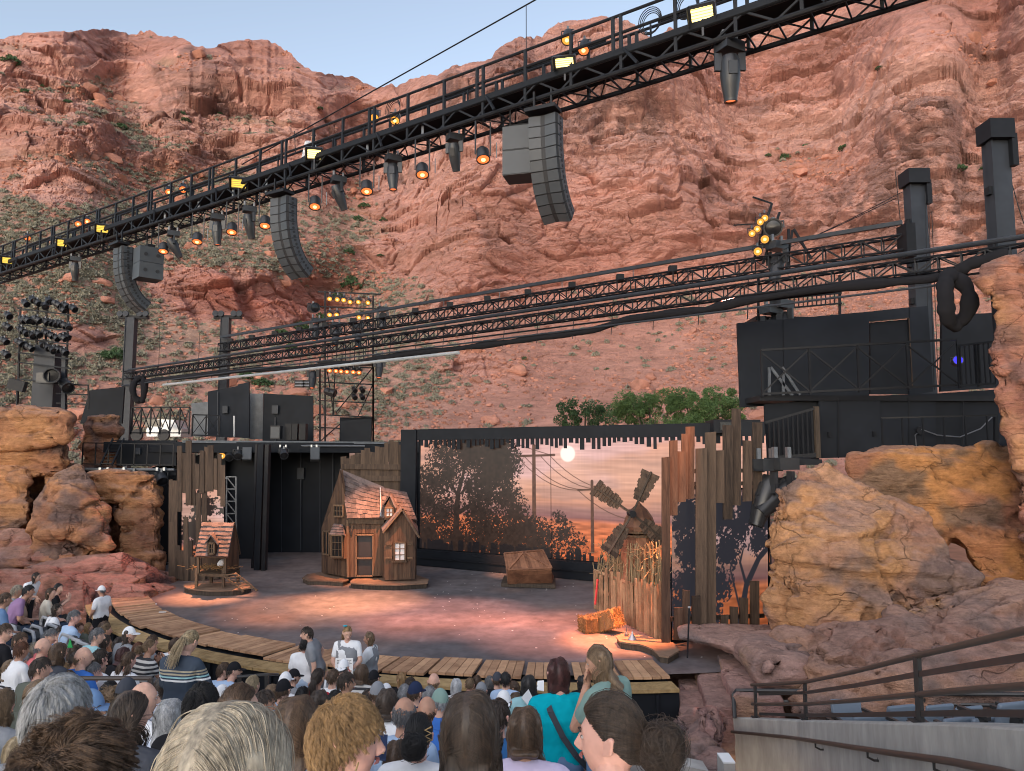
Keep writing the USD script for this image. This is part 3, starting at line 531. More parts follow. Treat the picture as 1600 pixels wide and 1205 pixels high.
rock('rock_outcrop', 'tall overhanging red rock column at the right edge of the view', [
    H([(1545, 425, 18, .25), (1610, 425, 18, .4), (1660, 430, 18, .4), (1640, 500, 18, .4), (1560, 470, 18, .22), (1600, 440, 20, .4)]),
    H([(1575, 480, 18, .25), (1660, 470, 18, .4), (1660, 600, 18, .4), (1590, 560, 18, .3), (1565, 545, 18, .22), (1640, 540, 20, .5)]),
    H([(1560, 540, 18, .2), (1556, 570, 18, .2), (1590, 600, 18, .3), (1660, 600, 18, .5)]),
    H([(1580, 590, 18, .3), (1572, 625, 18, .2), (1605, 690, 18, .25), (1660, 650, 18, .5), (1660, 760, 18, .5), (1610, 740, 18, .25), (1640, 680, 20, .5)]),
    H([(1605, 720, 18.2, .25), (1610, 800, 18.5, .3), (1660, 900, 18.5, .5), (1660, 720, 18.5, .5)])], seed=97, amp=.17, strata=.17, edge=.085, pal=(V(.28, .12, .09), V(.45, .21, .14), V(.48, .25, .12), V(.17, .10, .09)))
rock('rock_ledge', 'rounded brown rock ledge at the lower right behind the seating rail', [
    H([(1310, 1000, 14.4, .3), (1400, 985, 14.6, .25), (1405, 1020, 14.2, .25), (1290, 1050, 13.6, .3), (1350, 1010, 13.9, .35), (1350, 1000, 16.5, .4), (1320, 1090, 13.4, .4)]),
    H([(1400, 970, 15, .3), (1480, 945, 15.4, .25), (1470, 1020, 14.4, .4), (1400, 1060, 13.8, .4), (1460, 960, 17, .4)]),
    H([(1500, 935, 15.6, .2), (1560, 930, 15.4, .25), (1650, 945, 15, .35), (1650, 1080, 13.8, .5), (1480, 1080, 13.8, .4), (1500, 1000, 14.2, .5), (1580, 940, 18, .4)]),
    H([(1230, 1000, 15.6, .2), (1310, 975, 16, .25), (1420, 945, 16.6, .25), (1420, 1010, 15.4, .4), (1260, 1040, 14.6, .3), (1340, 970, 17.5, .3)]),
    H([(1290, 1070, 13.6, .3), (1420, 1060, 13.2, .5), (1620, 1060, 13, .6), (1420, 1110, 12.9, .5), (1270, 1110, 13, .3)])], seed=111, amp=.14, edge=.08, pal=(V(.23, .125, .10), V(.40, .225, .15), V(.46, .27, .14), V(.14, .11, .105)))
rock('stone_slab', 'flat pink grey stone slab jutting over the right stage steps', [
    H([(1066, 984, 16.6, .10), (1120, 982, 17.4, .10), (1200, 984, 17.6, .12), (1235, 1015, 15.6, .15), (1180, 1018, 15.2, .12), (1110, 1002, 15.8, .10), (1068, 994, 16.3, .08), (1150, 1010, 15.6, .15)]),
    H([(1150, 1000, 16, .2), (1230, 1000, 16.2, .2), (1250, 1050, 14, .3), (1200, 1050, 14, .3), (1180, 1030, 14.8, .2)])], seed=123, amp=.035, strata=.03, edge=.07, pal=(V(.24, .15, .13), V(.36, .22, .185), V(.40, .25, .15), V(.17, .14, .14)))
for i, (q, z_, lab) in enumerate([
    ([(3.45, 15.6), (3.88, 15.6), (3.42, 13.1), (2.95, 13.1)], -.24, 'rough pink stone step next to the end of the stage apron'),
    ([(3.92, 15.9), (4.36, 15.9), (3.90, 13.4), (3.46, 13.4)], -.06, 'second rough stone step from the stage apron at right'),
    ([(4.40, 16.1), (5.0, 16.1), (4.62, 13.2), (3.94, 13.4)], .12, 'third rough stone step under the stone slab at right')]):
    cl_ = np.vstack([ball(V(x, y, z_ - .05), .05) for x, y in q] + [ball(V(x - .04, y, -1.2), .1) for x, y in q])
    rock('stone_step', lab, [m3.Manifold.hull_points(cl_)], seed=140 + i, amp=.035, strata=.03, edge=.06, pal=(V(.24, .14, .125), V(.36, .20, .175), V(.40, .25, .15), V(.17, .14, .14)))
rock('rock_ledge', 'tall rough pink rock bank between the crowd and the concrete wall', [
    H([(1085, 1122, 12.6, .18), (1120, 1120, 12.8, .15), (1125, 1128, 12.3, .15), (1105, 1190, 10.6, .25), (1080, 1180, 10.8, .3), (1100, 1122, 12, .2), (1060, 1135, 12, .2)]),
    H([(1060, 1135, 12.2, .15), (1045, 1195, 10.8, .25), (1100, 1215, 10, .22), (1115, 1215, 9.8, .2), (1100, 1150, 11.6, .2)])], seed=160, amp=.16, edge=.07, pal=(V(.24, .14, .125), V(.37, .215, .19), V(.40, .25, .15), V(.17, .14, .14)))
# ---------------------------------------------------------------- screen wall with its sunset picture
LK = 2 ** -1.08
S0, SD = V(-3.8, 30.0), nrm(V(.867, -.498)); SLEN = 13.6
def scr(s, z, off=0.0): return V(S0[0] + SD[0] * s + SD[1] * off, S0[1] + SD[1] * s - SD[0] * off, z)   # off > 0: towards the audience
X2, N2 = V(SD[0], SD[1], 0), V(SD[1], -SD[0], 0)
sw = thing('screen_wall', 'wide screen showing a sunset prairie with a large tree and telegraph poles', 'screen', scr(0, 0))
def seg(U, Vv, a, b):
    a, b = np.asarray(a, float), np.asarray(b, float); d = b - a; q = np.clip(((U - a[0]) * d[0] + (Vv - a[1]) * d[1]) / (d @ d), 0, 1)
    return np.hypot(U - a[0] - q * d[0], Vv - a[1] - q * d[1]), q
def limb(U, Vv, pts, w0, w1):
    out = np.full(U.shape, 9.0); n = len(pts) - 1
    for i in range(n):
        dd, q = seg(U, Vv, pts[i], pts[i + 1]); out = np.minimum(out, dd - (w0 + (w1 - w0) * (i + q) / n))
    return out
def foliage(U, Vv, clumps, seed, thr=.5, size=.10):
    m = np.zeros_like(U)
    for (u, v, r, dens) in clumps: m = np.maximum(m, dens * np.clip(1.25 - np.hypot(U - u, (Vv - v)) / r, 0, 1))
    n = .55 * noise(np.stack([U / size, Vv / size, U * 0], -1), seed) + .45 * noise(np.stack([U / size * 2.3, Vv / size * 2.3, U * 0], -1), seed + 1)
    big = fbm(np.stack([U / .6, Vv / .6, U * 0], -1), 3, seed + 2)
    return sstep(thr + .03, thr - .03, n - .55 * (m - .5) - .35 * (big - .5) * (m > 0)) * (m > .02)
def sunset(U, Vv, H):                     # U, Vv in metres on the screen; H its height
    h = Vv / H; q = lambda sx, sy, s, o=4: fbm(np.stack([U / sx, Vv / sy, U * 0 + s], -1), o, s)
    st = [(0, (.55, .13, .045)), (.12, (.66, .17, .06)), (.30, (.62, .19, .085)), (.345, (.26, .12, .12)), (.40, (.36, .19, .17)), (.47, (.62, .30, .20)), (.62, (.72, .40, .29)), (.78, (.64, .36, .27)), (1.0, (.72, .36, .26))]
    hs = np.array([s[0] for s in st]); C = np.stack([np.interp(h + .05 * (q(3, .5, 3) - .5), hs, [s[1][k] for s in st]) for k in range(3)], -1)
    cloud = sstep(.42, .70, q(2.6, 1.1, 6)) * sstep(.35, .6, h); C = C + (V(.70, .46, .48) - C) * (cloud * .7)[..., None]
    dk = sstep(.55, .75, q(2.0, .6, 9)) * sstep(.38, .5, h); C = C + (V(.38, .24, .22) - C) * (dk * .5)[..., None]
    C = C * (1 + .34 * (noise(np.stack([U / .9, Vv / .05, U * 0], -1), 14) - .5))[..., None] * (1 + .08 * (noise(np.stack([U / .05, Vv / .9, U * 0], -1), 15) - .5))[..., None]
    fld = sstep(.34, .30, h); C = C * (1 + fld * .9 * (noise(np.stack([U / .35, Vv / .06, U * 0], -1), 16) - .5))[..., None]
    return C
SH = (.62, 4.98); H_ = SH[1] - SH[0]
uu, vv = np.meshgrid(np.linspace(.12, SLEN, 820), np.linspace(0, H_, 300)); U, Vv = uu, vv
C = sunset(U, Vv, H_)
def up(px, py):                           # photograph pixel -> screen metres
    d = ray(px, py); A = np.array([[d[0], -SD[0]], [d[1], -SD[1]]]); k, s = np.linalg.solve(A, S0 - EYE[:2]); return s, EYE[2] + k * d[2] - SH[0]
su, sv = up(887, 709); r = np.hypot(U - su, Vv - sv)
C = C + (V(.95, .88, .80) - C) * sstep(.33, .25, r)[..., None]; C = C + V(.25, .2, .2) * (np.exp(-(r / .8) ** 2) * .8)[..., None]
scl = lambda px: px / 38.0
dark = V(.030, .018, .014)
lo = up(713, 862); tp = [lo, up(713, 800), up(716, 770), up(723, 745), up(728, 715)]
L = limb(U, Vv, tp, .16, .035); L = np.minimum(L, limb(U, Vv, [up(716, 778), up(705, 755), up(703, 725)], .07, .02)); L = np.minimum(L, limb(U, Vv, [up(718, 800), up(742, 785), up(760, 765)], .09, .03))
L = np.minimum(L, limb(U, Vv, [up(722, 770), up(735, 752), up(750, 740)], .06, .02))
tm_ = sstep(.02, -.01, L)
CL = [(*up(x, y), scl(rr), dn) for x, y, rr, dn in [(735, 705, 34, 1), (772, 705, 32, 1.05), (790, 725, 26, .95), (770, 740, 36, 1.1), (692, 715, 28, .75), (700, 740, 24, .7), (755, 765, 34, .95), (790, 780, 26, .85), (675, 750, 24, .8), (665, 780, 26, .85),
    (690, 800, 34, .85), (750, 800, 30, .75), (800, 800, 26, .8), (670, 830, 28, .9), (700, 840, 26, .8), (760, 835, 40, .85), (800, 840, 34, .95), (825, 830, 22, .8), (850, 845, 26, .75), (880, 835, 18, .6), (873, 810, 10, .5), (730, 850, 30, .8), (900, 855, 18, .5), (655, 850, 30, .9), (840, 862, 40, .8), (700, 870, 60, .8)]]
F = foliage(U, Vv, CL, 31, .70, .055)
pole = np.minimum(limb(U, Vv, [up(835, 862), up(834, 697)], .085, .07), limb(U, Vv, [up(806, 713), up(866, 711)], .04, .04))
pole = np.minimum(pole, limb(U, Vv, [up(926, 862), up(925, 752)], .065, .05)); pole = np.minimum(pole, limb(U, Vv, [up(903, 766), up(950, 764)], .03, .03))
for a, b, sag in [((806, 712), (903, 766), 14), ((818, 712), (915, 765), 14), ((843, 711), (930, 764), 12), ((858, 711), (944, 764), 10), ((903, 766), (985, 812), 8), ((940, 764), (1000, 806), 8), ((700, 660), (806, 712), 8), ((715, 660), (860, 711), 2)]:
    pts = [up(a[0] + (b[0] - a[0]) * k, a[1] + (b[1] - a[1]) * k + sag * 4 * k * (1 - k)) for k in np.linspace(0, 1, 8)]
    pole = np.minimum(pole, limb(U, Vv, pts, .011, .011))
pm = sstep(.012, -.006, pole)
r2 = np.random.default_rng(6)
for M_, cc in ((pm, V(.10, .045, .03)), (tm_, dark), (F, dark)): C = C + (cc * (.7 + .7 * noise(np.stack([U / .1, Vv / .1, U * 0], -1), 3))[..., None] - C) * M_[..., None]
low = np.zeros_like(U)
for k in range(150):
    s0 = r2.uniform(0, SLEN); w = r2.uniform(.04, .11); hh = r2.uniform(.12, .42); low = np.maximum(low, (np.abs(U - s0) < w) * (Vv < hh))
C = C + (V(.012, .010, .012) - C) * low[..., None]
Pg = np.stack([S0[0] + SD[0] * U, S0[1] + SD[1] * U, SH[0] + Vv], -1)
obj('picture', MB().grid(Pg, flip=False), 'led_picture', sw, col=(C * LK * 1.05 * V(1.02, .94, .90)).reshape(-1, 3), smooth=True)
obj('backing', MB().prism([(0, 0), (SLEN, 0), (SLEN, 5.3), (0, 5.3)], .25, scr(0, 0, -.02), X2, (0, 0, 1)), 'black_paint', sw)
obj('plinth', MB().prism([(0, 0), (SLEN, 0), (SLEN, .60), (0, .60)], .2, scr(0, 0, .34), X2, (0, 0, 1)), 'black_paint', sw)
obj('plinth_rail', MB().bar(scr(0, .30, .36), scr(SLEN, .30, .36), .03, .05), 'black_metal', sw)
obj('header', MB().prism([(-.1, 4.92), (SLEN, 4.92), (SLEN, 5.36), (-.1, 5.36)], .12, scr(0, 0, .14), X2, (0, 0, 1)), 'black_paint', sw)
s = 0.15
while s < SLEN:
    w = r2.uniform(.10, .17); hh = r2.uniform(.12, .42)
    obj('picket', MB().prism([(s, 4.92 - hh), (s + w, 4.92 - hh), (s + w, 4.95), (s, 4.95)], .03, scr(0, 0, .11), X2, (0, 0, 1)), 'black_paint', sw); s += w + r2.uniform(.05, .10)
obj('panel_seam', MB().bar(scr(6.02, .6, .012), scr(6.02, 4.9, .012), .012, .02, up=N2), 'black_metal', sw)
obj('wing_panel', MB().prism([(-.75, 0), (.02, 0), (.02, 5.35), (-.75, 5.35)], .1, scr(0, 0, .2), X2, (0, 0, 1)), 'black_paint', sw)
bx_ = thing('equipment_box', 'small black framed box standing on top of the right end of the screen', 'box', at(1150, 690, 23.6))
p = at(1152, 670, 23.5)
obj('case', MB().box(p + V(0, .5, .08), (1.5, 1.0, .42)), 'black_metal', bx_); obj('front_panel', MB().box(p + V(-.1, -.02, .08), (.9, .04, .26)), 'window_dark', bx_)
for dx_ in (-.7, 0, .7): obj('leg', MB().box(p + V(dx_, .1, -.55), (.06, .06, .9)), 'grey_metal', bx_)

# ---------------------------------------------------------------- black stage buildings
def panel(par, name, quad, Y, th=.12, mat_='black_paint', **kw):      # upright panel from four picture corners at one depth
    c = [at(x, y, Y) for x, y in quad]; g = MB(); o = V(0, th, 0)
    v = np.vstack([c, [k + o for k in c]]); f = [[0, 1, 2], [0, 2, 3], [4, 6, 5], [4, 7, 6]] + [t for i in range(4) for t in ([i, i + 4, (i + 1) % 4 + 4], [i, (i + 1) % 4 + 4, (i + 1) % 4])]
    return obj(name, g.add(v, f), mat_, par, **kw)
def rail(par, a, b, h, n, cross=True, r=.025, pickets=0):
    a, b = np.asarray(a, float), np.asarray(b, float); u = V(0, 0, h)
    obj('top_rail', MB().bar(a + u, b + u, r * 2, r * 2), 'black_metal', par); obj('bottom_rail', MB().bar(a + .06 * u, b + .06 * u, r * 2, r * 2), 'black_metal', par)
    for i in range(n + 1): obj('post', MB().bar(a + (b - a) * i / n, a + (b - a) * i / n + u, r * 2, r * 2, up=(1, 0, 0)), 'black_metal', par)
    if cross:
        for i in range(n):
            p, q = a + (b - a) * i / n, a + (b - a) * (i + 1) / n
            obj('brace', MB().bar(p + .08 * u, q + .96 * u, r * 1.3, r * 1.3), 'black_metal', par); obj('brace', MB().bar(q + .08 * u + V(0, .05, 0), p + .96 * u + V(0, .05, 0), r * 1.3, r * 1.3), 'black_metal', par)
    for i in range(pickets):
        p = a + (b - a) * (i + .5) / pickets; obj('picket', MB().bar(p + .06 * u, p + u, r, r, up=(1, 0, 0)), 'black_metal', par)
lb = thing('backstage_balcony', 'long black balcony structure behind the left of the stage with open wings below', 'building', (-10, 34, 0))
def lx(px, Y): return (px - 800) / FPX * Y / 1.0
panel(lb, 'back_wall', [(410, 868), (545, 872), (545, 700), (410, 700)], 33.6, mat_='black_paint')
panel(lb, 'wing_wall', [(352, 888), (410, 868), (410, 700), (352, 700)], 31.5)
panel(lb, 'wing_wall', [(238, 905), (352, 905), (352, 700), (238, 730)], 31.0)
panel(lb, 'wing_wall', [(600, 880), (660, 880), (660, 690), (600, 690)], 33.0)
for px, y0, Y, w in ((403, 886, 28.5, .22), (396, 884, 29, .08), (413, 886, 28.4, .14)):
    p = at(px, y0, Y); obj('leg', MB().box(V(p[0], Y, 2.35), (w, .3, 4.75)), 'black_metal' if w < .2 else 'black_paint', lb)
z = 4.85; deck = MB().prism([(-16.6, 30), (-13.2, 29.6), (-9, 31.2), (-5.2, 33.0), (-3.6, 32.6), (-3.8, 38), (-18, 38)], .42, (0, 0, z), (1, 0, 0), (0, 1, 0))
obj('deck', deck, 'black_paint', lb)
obj('deck_edge', MB().bar(V(-13.2, 29.55, 4.86), V(-5.2, 32.95, 4.86), .06, .1), 'grey_metal', lb)
panel(lb, 'side_wall', [(182, 728), (275, 728), (275, 688), (182, 688)], 29.8, .1)
obj('lower_beam', MB().bar(at(133, 737, 28.6), at(278, 738, 28.6), .35, .22), 'black_paint', lb)
panel(lb, 'upper_panel', [(125, 662), (190, 662), (194, 604), (140, 610)], 35)
panel(lb, 'upper_panel', [(299, 682), (326, 682), (326, 628), (299, 630)], 36.5, mat_='grey_metal')
panel(lb, 'upper_panel', [(325, 682), (372, 684), (372, 603), (325, 612)], 35.6, mat_='black_panel')
panel(lb, 'upper_panel', [(371, 684), (389, 685), (389, 597), (371, 601)], 35.2, mat_='black_panel')
panel(lb, 'upper_panel', [(390, 686), (411, 686), (411, 615), (390, 615)], 36.8, mat_='grey_metal')
panel(lb, 'upper_panel', [(410, 689), (489, 690), (489, 619), (412, 615)], 36)
panel(lb, 'upper_panel', [(532, 692), (580, 692), (580, 655), (555, 657), (530, 660)], 37) if False else panel(lb, 'upper_panel', [(532, 690), (580, 690), (580, 654), (532, 658)], 37)
obj('white_marker', MB().bar(at(366, 682, 34), at(366, 650, 34), .07, .05, up=(1, 0, 0)), 'pale_metal', lb)
for k, (px, w) in enumerate(((452, .3), (462, .26), (474, .3))): obj('slatted_crate', MB().box(at(px, 675, 34.6), (w, .4, .75)), 'black_metal', lb)
for px, py, Y_, w_, h_ in ((430, 640, 35.9, .3, .4), (352, 640, 35.5, .25, .35), (470, 740, 33.5, .3, .5), (520, 830, 33.5, .2, .3), (215, 705, 29.75, .25, .25)): obj('junction_box', MB().box(at(px, py, Y_), (w_, .1, h_)), 'steel_column', lb)
for px, y0, y1, Y_ in ((430, 652, 690, 35.92), (470, 700, 860, 33.5), (520, 700, 826, 33.5), (340, 612, 682, 35.5)): obj('conduit', MB().bar(at(px, y0, Y_), at(px, y1, Y_), .04, .04, up=(0, 1, 0)), 'steel_column', lb)
for px in (440, 500): obj('wall_seam', MB().bar(at(px, 866, 33.55), at(px, 702, 33.55), .03, .02, up=(0, 1, 0)), 'steel_column', lb)
rl = thing('balcony_railing', 'black braced metal railing on the left balcony beside the parked white vehicle', 'railing', at(205, 680, 31.0))
rail(rl, at(204, 679, 31.2), at(295, 679, 31.2), 1.15, 6)
rl = thing('balcony_railing', 'short black railing in front of the grey balcony panel', 'railing', at(300, 682, 32.2)); rail(rl, at(300, 682, 32.2), at(342, 683, 32.6), .95, 2, True)
rl = thing('balcony_railing', 'low black railing below the balcony above the rock doorway', 'railing', at(128, 726, 28.3)); rail(rl, at(128, 727, 28.3), at(270, 729, 28.3), .85, 7, False, .018)
ld = thing('step_ladder', 'black steep ladder leaning up to the left balcony', 'ladder', at(170, 727, 28))
a, b = at(166, 727, 28.1), at(185, 686, 29.4)
for o in (-.22, .22): obj('side_rail', MB().bar(a + V(o, 0, 0), b + V(o, 0, 0), .05, .08), 'black_metal', ld)
for i in range(8): obj('tread', MB().bar(a + (b - a) * (i + .5) / 8 - V(.2, 0, 0), a + (b - a) * (i + .5) / 8 + V(.2, 0, 0), .12, .03), 'black_metal', ld)
pl = thing('lighting_pipe', 'horizontal black lighting pipe above the rock doorway with shiny clamps', 'pipe', at(133, 733, 28.2))
obj('pipe', MB().tube([at(133, 733, 28.2), at(272, 734, 28.2)], .05, 8), 'grey_metal', pl)
for px in (157, 169, 194, 246, 257): obj('clamp', MB().box(at(px, 733, 28.1), (.08, .1, .12)), 'pale_metal', pl)
pl = thing('lighting_pipe', 'long pipe under the balcony edge carrying small lights', 'pipe', at(340, 700, 30.6))
obj('pipe', MB().tube([at(345, 696, 30.4), at(570, 697, 32.0)], .04, 8), 'grey_metal', pl)
for px in (372, 438, 447, 487, 495): obj('clamp', MB().box(at(px, 697, 30.9), (.06, .08, .10)), 'pale_metal', pl)
# parked vehicle glimpsed behind the railing
vh = thing('parked_van', 'white parked vehicle partly hidden behind the left balcony railing', 'van', at(232, 682, 44))
p = at(236, 676, 44)
prof = [(-1.5, -.5), (1.5, -.5), (1.55, .1), (1.2, .25), (.8, .8), (-.6, .85), (-1.3, .3), (-1.55, .1)]
obj('body', MB().prism([(x * .7, z_ * .8) for x, z_ in prof], 1.6, p + V(0, 1.6, .2), (1, 0, 0), (0, 0, 1)), 'pale_metal', vh)
obj('windscreen', MB().prism([(-.4, .32), (.75, .3), (.5, .72), (-.3, .75)], .03, p + V(0, -.02, .05), (1, 0, 0), (0, 0, 1)), 'window_dark', vh)
for o in (-.8, .8): obj('wheel', MB().lathe([(0, -.1), (.34, -.1), (.36, 0), (.34, .1), (0, .1)], p + V(o, -.05, -.15), 14, rotx(math.pi / 2)), 'speaker_black', vh)

rb = thing('backstage_building', 'big black panelled stage building on the right above the orange rock', 'building', at(1350, 720, 24.5))
panel(rb, 'lower_wall', [(1197, 722), (1280, 722), (1280, 624), (1195, 632)], 24.6)
panel(rb, 'lower_wall', [(1280, 716), (1378, 714), (1375, 618), (1280, 624)], 24.4, mat_='black_panel')
panel(rb, 'lower_wall', [(1376, 708), (1462, 706), (1462, 615), (1374, 618)], 24.5, mat_='black_panel')
panel(rb, 'lower_wall', [(1462, 708), (1600, 708), (1600, 606), (1462, 615)], 24.6)
obj('walkway', MB().prism([(-.1, 0), (9.0, .2), (9.0, 2.0), (-.1, 1.6)], .18, V(*at(1192, 628, 24.3)[:2], at(1192, 620, 24.3)[2] + .05), (1, 0, 0), (0, 1, 0)), 'black_metal', rb)
panel(rb, 'upper_wall', [(1157, 637), (1224, 632), (1223, 499), (1152, 505)], 25.8, mat_='black_panel')
panel(rb, 'upper_wall', [(1225, 630), (1358, 618), (1358, 487), (1224, 499)], 25.8, mat_='black_panel')
panel(rb, 'upper_wall', [(1421, 618), (1458, 612), (1450, 478), (1420, 481)], 25.8, mat_='black_panel')
panel(rb, 'upper_wall', [(1358, 502), (1421, 497), (1421, 480), (1358, 487)], 25.8, mat_='black_panel')
panel(rb, 'door', [(1360, 616), (1419, 616), (1419, 499), (1360, 504)], 25.86, mat_='black_paint')
panel(rb, 'upper_wall', [(1470, 612), (1580, 604), (1580, 488), (1472, 492)], 27.0)
obj('door_edge', MB().bar(at(1359, 503, 25.77), at(1420, 497, 25.77), .03, .03), 'fence_wood', rb); obj('door_edge', MB().bar(at(1420, 497, 25.77), at(1426, 606, 25.77), .03, .03, up=(0, 1, 0)), 'fence_wood', rb)
for q in (((1202, 620), (1202, 574)), ((1204, 574), (1238, 618)), ((1222, 574), (1250, 617)), ((1224, 619), (1224, 585))): obj('wall_strut', MB().bar(at(*q[0], 25.5), at(*q[1], 25.5), .09, .06, up=(0, 1, 0)), 'grey_metal', rb)
for px, py in ((1296, 679), (1366, 678)): obj('door_handle', MB().box(at(px, py, 24.35), (.1, .08, .16)), 'black_metal', rb)
rl = thing('walkway_railing', 'cross braced black railing along the upper walkway of the right building', 'railing', at(1192, 620, 24.2)); rail(rl, at(1192, 620, 24.2), at(1500, 606, 23.2), 1.55, 4, True, .035)
rl = thing('picket_railing', 'black sloping picket railing at the left corner of the right building', 'railing', at(1197, 716, 23.9))
a, b = at(1196, 717, 23.9), at(1278, 711, 23.6)
obj('bottom_rail', MB().bar(a, b, .08, .14), 'black_metal', rl); obj('top_rail', MB().bar(a + V(0, 0, 1.16), b + V(0, 0, 1.5), .08, .08), 'black_metal', rl)
for i in range(12): p = a + (b - a) * i / 11; obj('picket', MB().bar(p, p + V(0, 0, 1.16 + .34 * i / 11), .05, .05, up=(1, 0, 0)), 'black_metal', rl)
obj('corner_post', MB().bar(b - V(0, 0, .1), b + V(0, 0, 1.55), .14, .14, up=(1, 0, 0)), 'fence_dark', rl)
rl = thing('walkway_railing', 'thin black railing on the rock ledge before the lower right black wall', 'railing', at(1380, 708, 23.2)); rail(rl, at(1380, 708, 23.2), at(1580, 706, 22), 1.1, 6, False, .022)
obj('corner_post', MB().bar(at(1556, 700, 22.2), at(1556, 652, 22.2), .10, .10, up=(1, 0, 0)), 'black_metal', rl)
rl = thing('picket_railing', 'black picket railing going up behind the rock column at far right', 'railing', at(1500, 610, 22.5)); a, b = at(1500, 607, 23), at(1560, 603, 22); rail(rl, a, b, 1.35, 2, False, .03, 8)
# ---------------------------------------------------------------- steel columns
def column(label, px0, px1, ptop, pbot, Y, cap=None, bx=0):
    a, b = at((px0 + px1) / 2, ptop, Y), at((px0 + px1) / 2 + bx, pbot, Y); w = (px1 - px0) / FPX * Y
    z0 = min(b[2], -1.0); t = thing('steel_column', label, 'column', (a[0], Y, z0))
    obj('shaft', MB().box(V(a[0], Y, (a[2] + z0) / 2), (w, w * .9, a[2] - z0)), 'steel_column', t)
    obj('flange', MB().box(V(a[0] - w * .54, Y - w * .3, (a[2] + z0) / 2), (w * .08, w * .5, a[2] - z0)), 'steel_column', t)
    if cap == 'arm':
        obj('cross_arm', MB().box(V(a[0] + .1, Y, a[2] + .05), (w * 3.6, .3, .22)), 'black_metal', t)
        for o in (-1.5, -.8, .9, 1.6): obj('pulley', MB().lathe([(0, -.07), (.2, -.07), (.16, 0), (.2, .07), (0, .07)], V(a[0] + .1 + o * w, Y - .2, a[2] + .25), 10, rotx(math.pi / 2)), 'steel_column', t)
    elif cap == 'box':
        obj('hood', MB().box(V(a[0] - w * .1, Y - .1, a[2] + .1), (w * 1.35, w * 1.3, .55)), 'black_metal', t)
        obj('hood', MB().box(V(a[0] + w * .55, Y - .3, a[2] - .5), (w * .3, w * .4, .9)), 'black_metal', t)
        for i, zz_ in enumerate((1.6, 3.2, 4.6)): obj('bracket', MB().box(V(a[0] - w * .62, Y - .1, a[2] - zz_), (w * .3, .2, .22)), 'black_metal', t)
    return t
column('dark steel column behind the left balcony topped by a pulley arm', 200, 213, 497, 690, 49, 'arm')
column('shorter steel column behind the grey balcony panel with pulleys on its arm', 348, 360, 497, 600, 47, 'arm')
column('steel column rising behind the right black building with a hooded top', 1416, 1441, 285, 480, 23.5 + 3.5, 'box')
column('tallest steel column at the far right above the rock column', 1540, 1569, 215, 402, 20, 'box')
# ---------------------------------------------------------------- the two slender trusses over the stage
def truss(par, A, B, w, h, bay, r, mat_='black_metal', tri=False):
    A, B = np.asarray(A, float), np.asarray(B, float); d = nrm(B - A); s = nrm(np.cross(d, (0, 0, 1))); u = np.cross(s, d); L_ = np.linalg.norm(B - A); n = max(2, int(L_ / bay))
    ch = [(-s * w / 2 + u * 0), (s * w / 2), (-s * w / 2 + u * h), (s * w / 2 + u * h)] if not tri else [-s * w / 2, s * w / 2, u * h]
    for c_ in ch: obj('chord', MB().tube([A + c_, B + c_], r, 6), mat_, par)
    g = MB(); pr = [(0, 2), (1, 3), (0, 1), (2, 3)] if not tri else [(0, 2), (1, 2), (0, 1)]
    for i in range(n):
        p, q = A + (B - A) * i / n, A + (B - A) * (i + 1) / n
        for a_, b_ in pr: x, y = (a_, b_) if i % 2 else (b_, a_); g.bar(p + ch[x], q + ch[y], r * 1.1, r * 1.1); g.bar(p + ch[a_], p + ch[b_], r * 1.1, r * 1.1, up=d)
    obj('lattice', g, mat_, par, kind='stuff')
tr = thing('lattice_truss', 'black lattice truss with pipe rail crossing above the stage from the left column', 'truss', at(205, 590, 48.5))
TA, TB = at(196, 596, 49.0), at(1620, 394, 18.6)
TA[2] = TB[2] = (TA[2] + TB[2]) / 2
truss(tr, TA, TB, .35, .38, .55, .032)
for o, z_ in ((-.3, .5), (.3, .48), (.1, -.2)): obj('power_cable', MB().tube([TA + V(0, o, z_), TB + V(0, o, z_)], .035, 6), 'black_metal', tr)
dv = nrm(TB - TA); sd = nrm(np.cross(dv, (0, 0, 1)))
obj('pipe_rail', MB().tube([TA + V(0, 0, .62), TB + V(0, 0, .62)], .055, 8), 'steel_column', tr)
obj('pipe_rail', MB().tube([TA + V(0, 0, -.45) + sd * .25, TB + V(0, 0, -.45) + sd * .25], .035, 8), 'steel_column', tr)
obj('white_gutter', MB().tube([TA + dv * 5.5 + V(0, 0, -.72) + sd * .2, TA + dv * 30 + V(0, 0, -.80) + sd * .2], .075, 8), 'pale_metal', tr)
for i in range(26): p = TA + dv * (1 + 1.65 * i); obj('hanger', MB().bar(p + V(0, 0, .66), p + V(0, 0, -.78) + sd * .2, .025, .025, up=(1, 0, 0)), 'black_metal', tr)
t2 = thing('lattice_truss', 'second black box truss just behind the first above the stage', 'truss', at(350, 545, 46.5))
UA, UB = at(345, 552, 46.5), at(1412, 388, 23.3); UA[2] = UB[2] = (UA[2] + UB[2]) / 2
truss(t2, UA, UB, .42, .5, .6, .036)
obj('top_beam', MB().bar(UA + V(0, 0, .95), UB + V(0, 0, .95), .12, .14), 'steel_column', t2)
ud = nrm(UB - UA)
for i in range(14): p = UA + ud * (1 + 2.3 * i); obj('roller', MB().box(p + V(0, 0, .62), (.3, .3, .26)), 'black_metal', t2)
for i in range(9): p = UA + ud * (2 + 3.4 * i); obj('hanger', MB().bar(p + V(0, 0, .5), p + V(0, 0, .95), .03, .03, up=(1, 0, 0)), 'grey_metal', t2)
obj('end_plate', MB().box(UB + V(.1, 0, .3), (.3, .6, 1.1)), 'black_metal', t2)
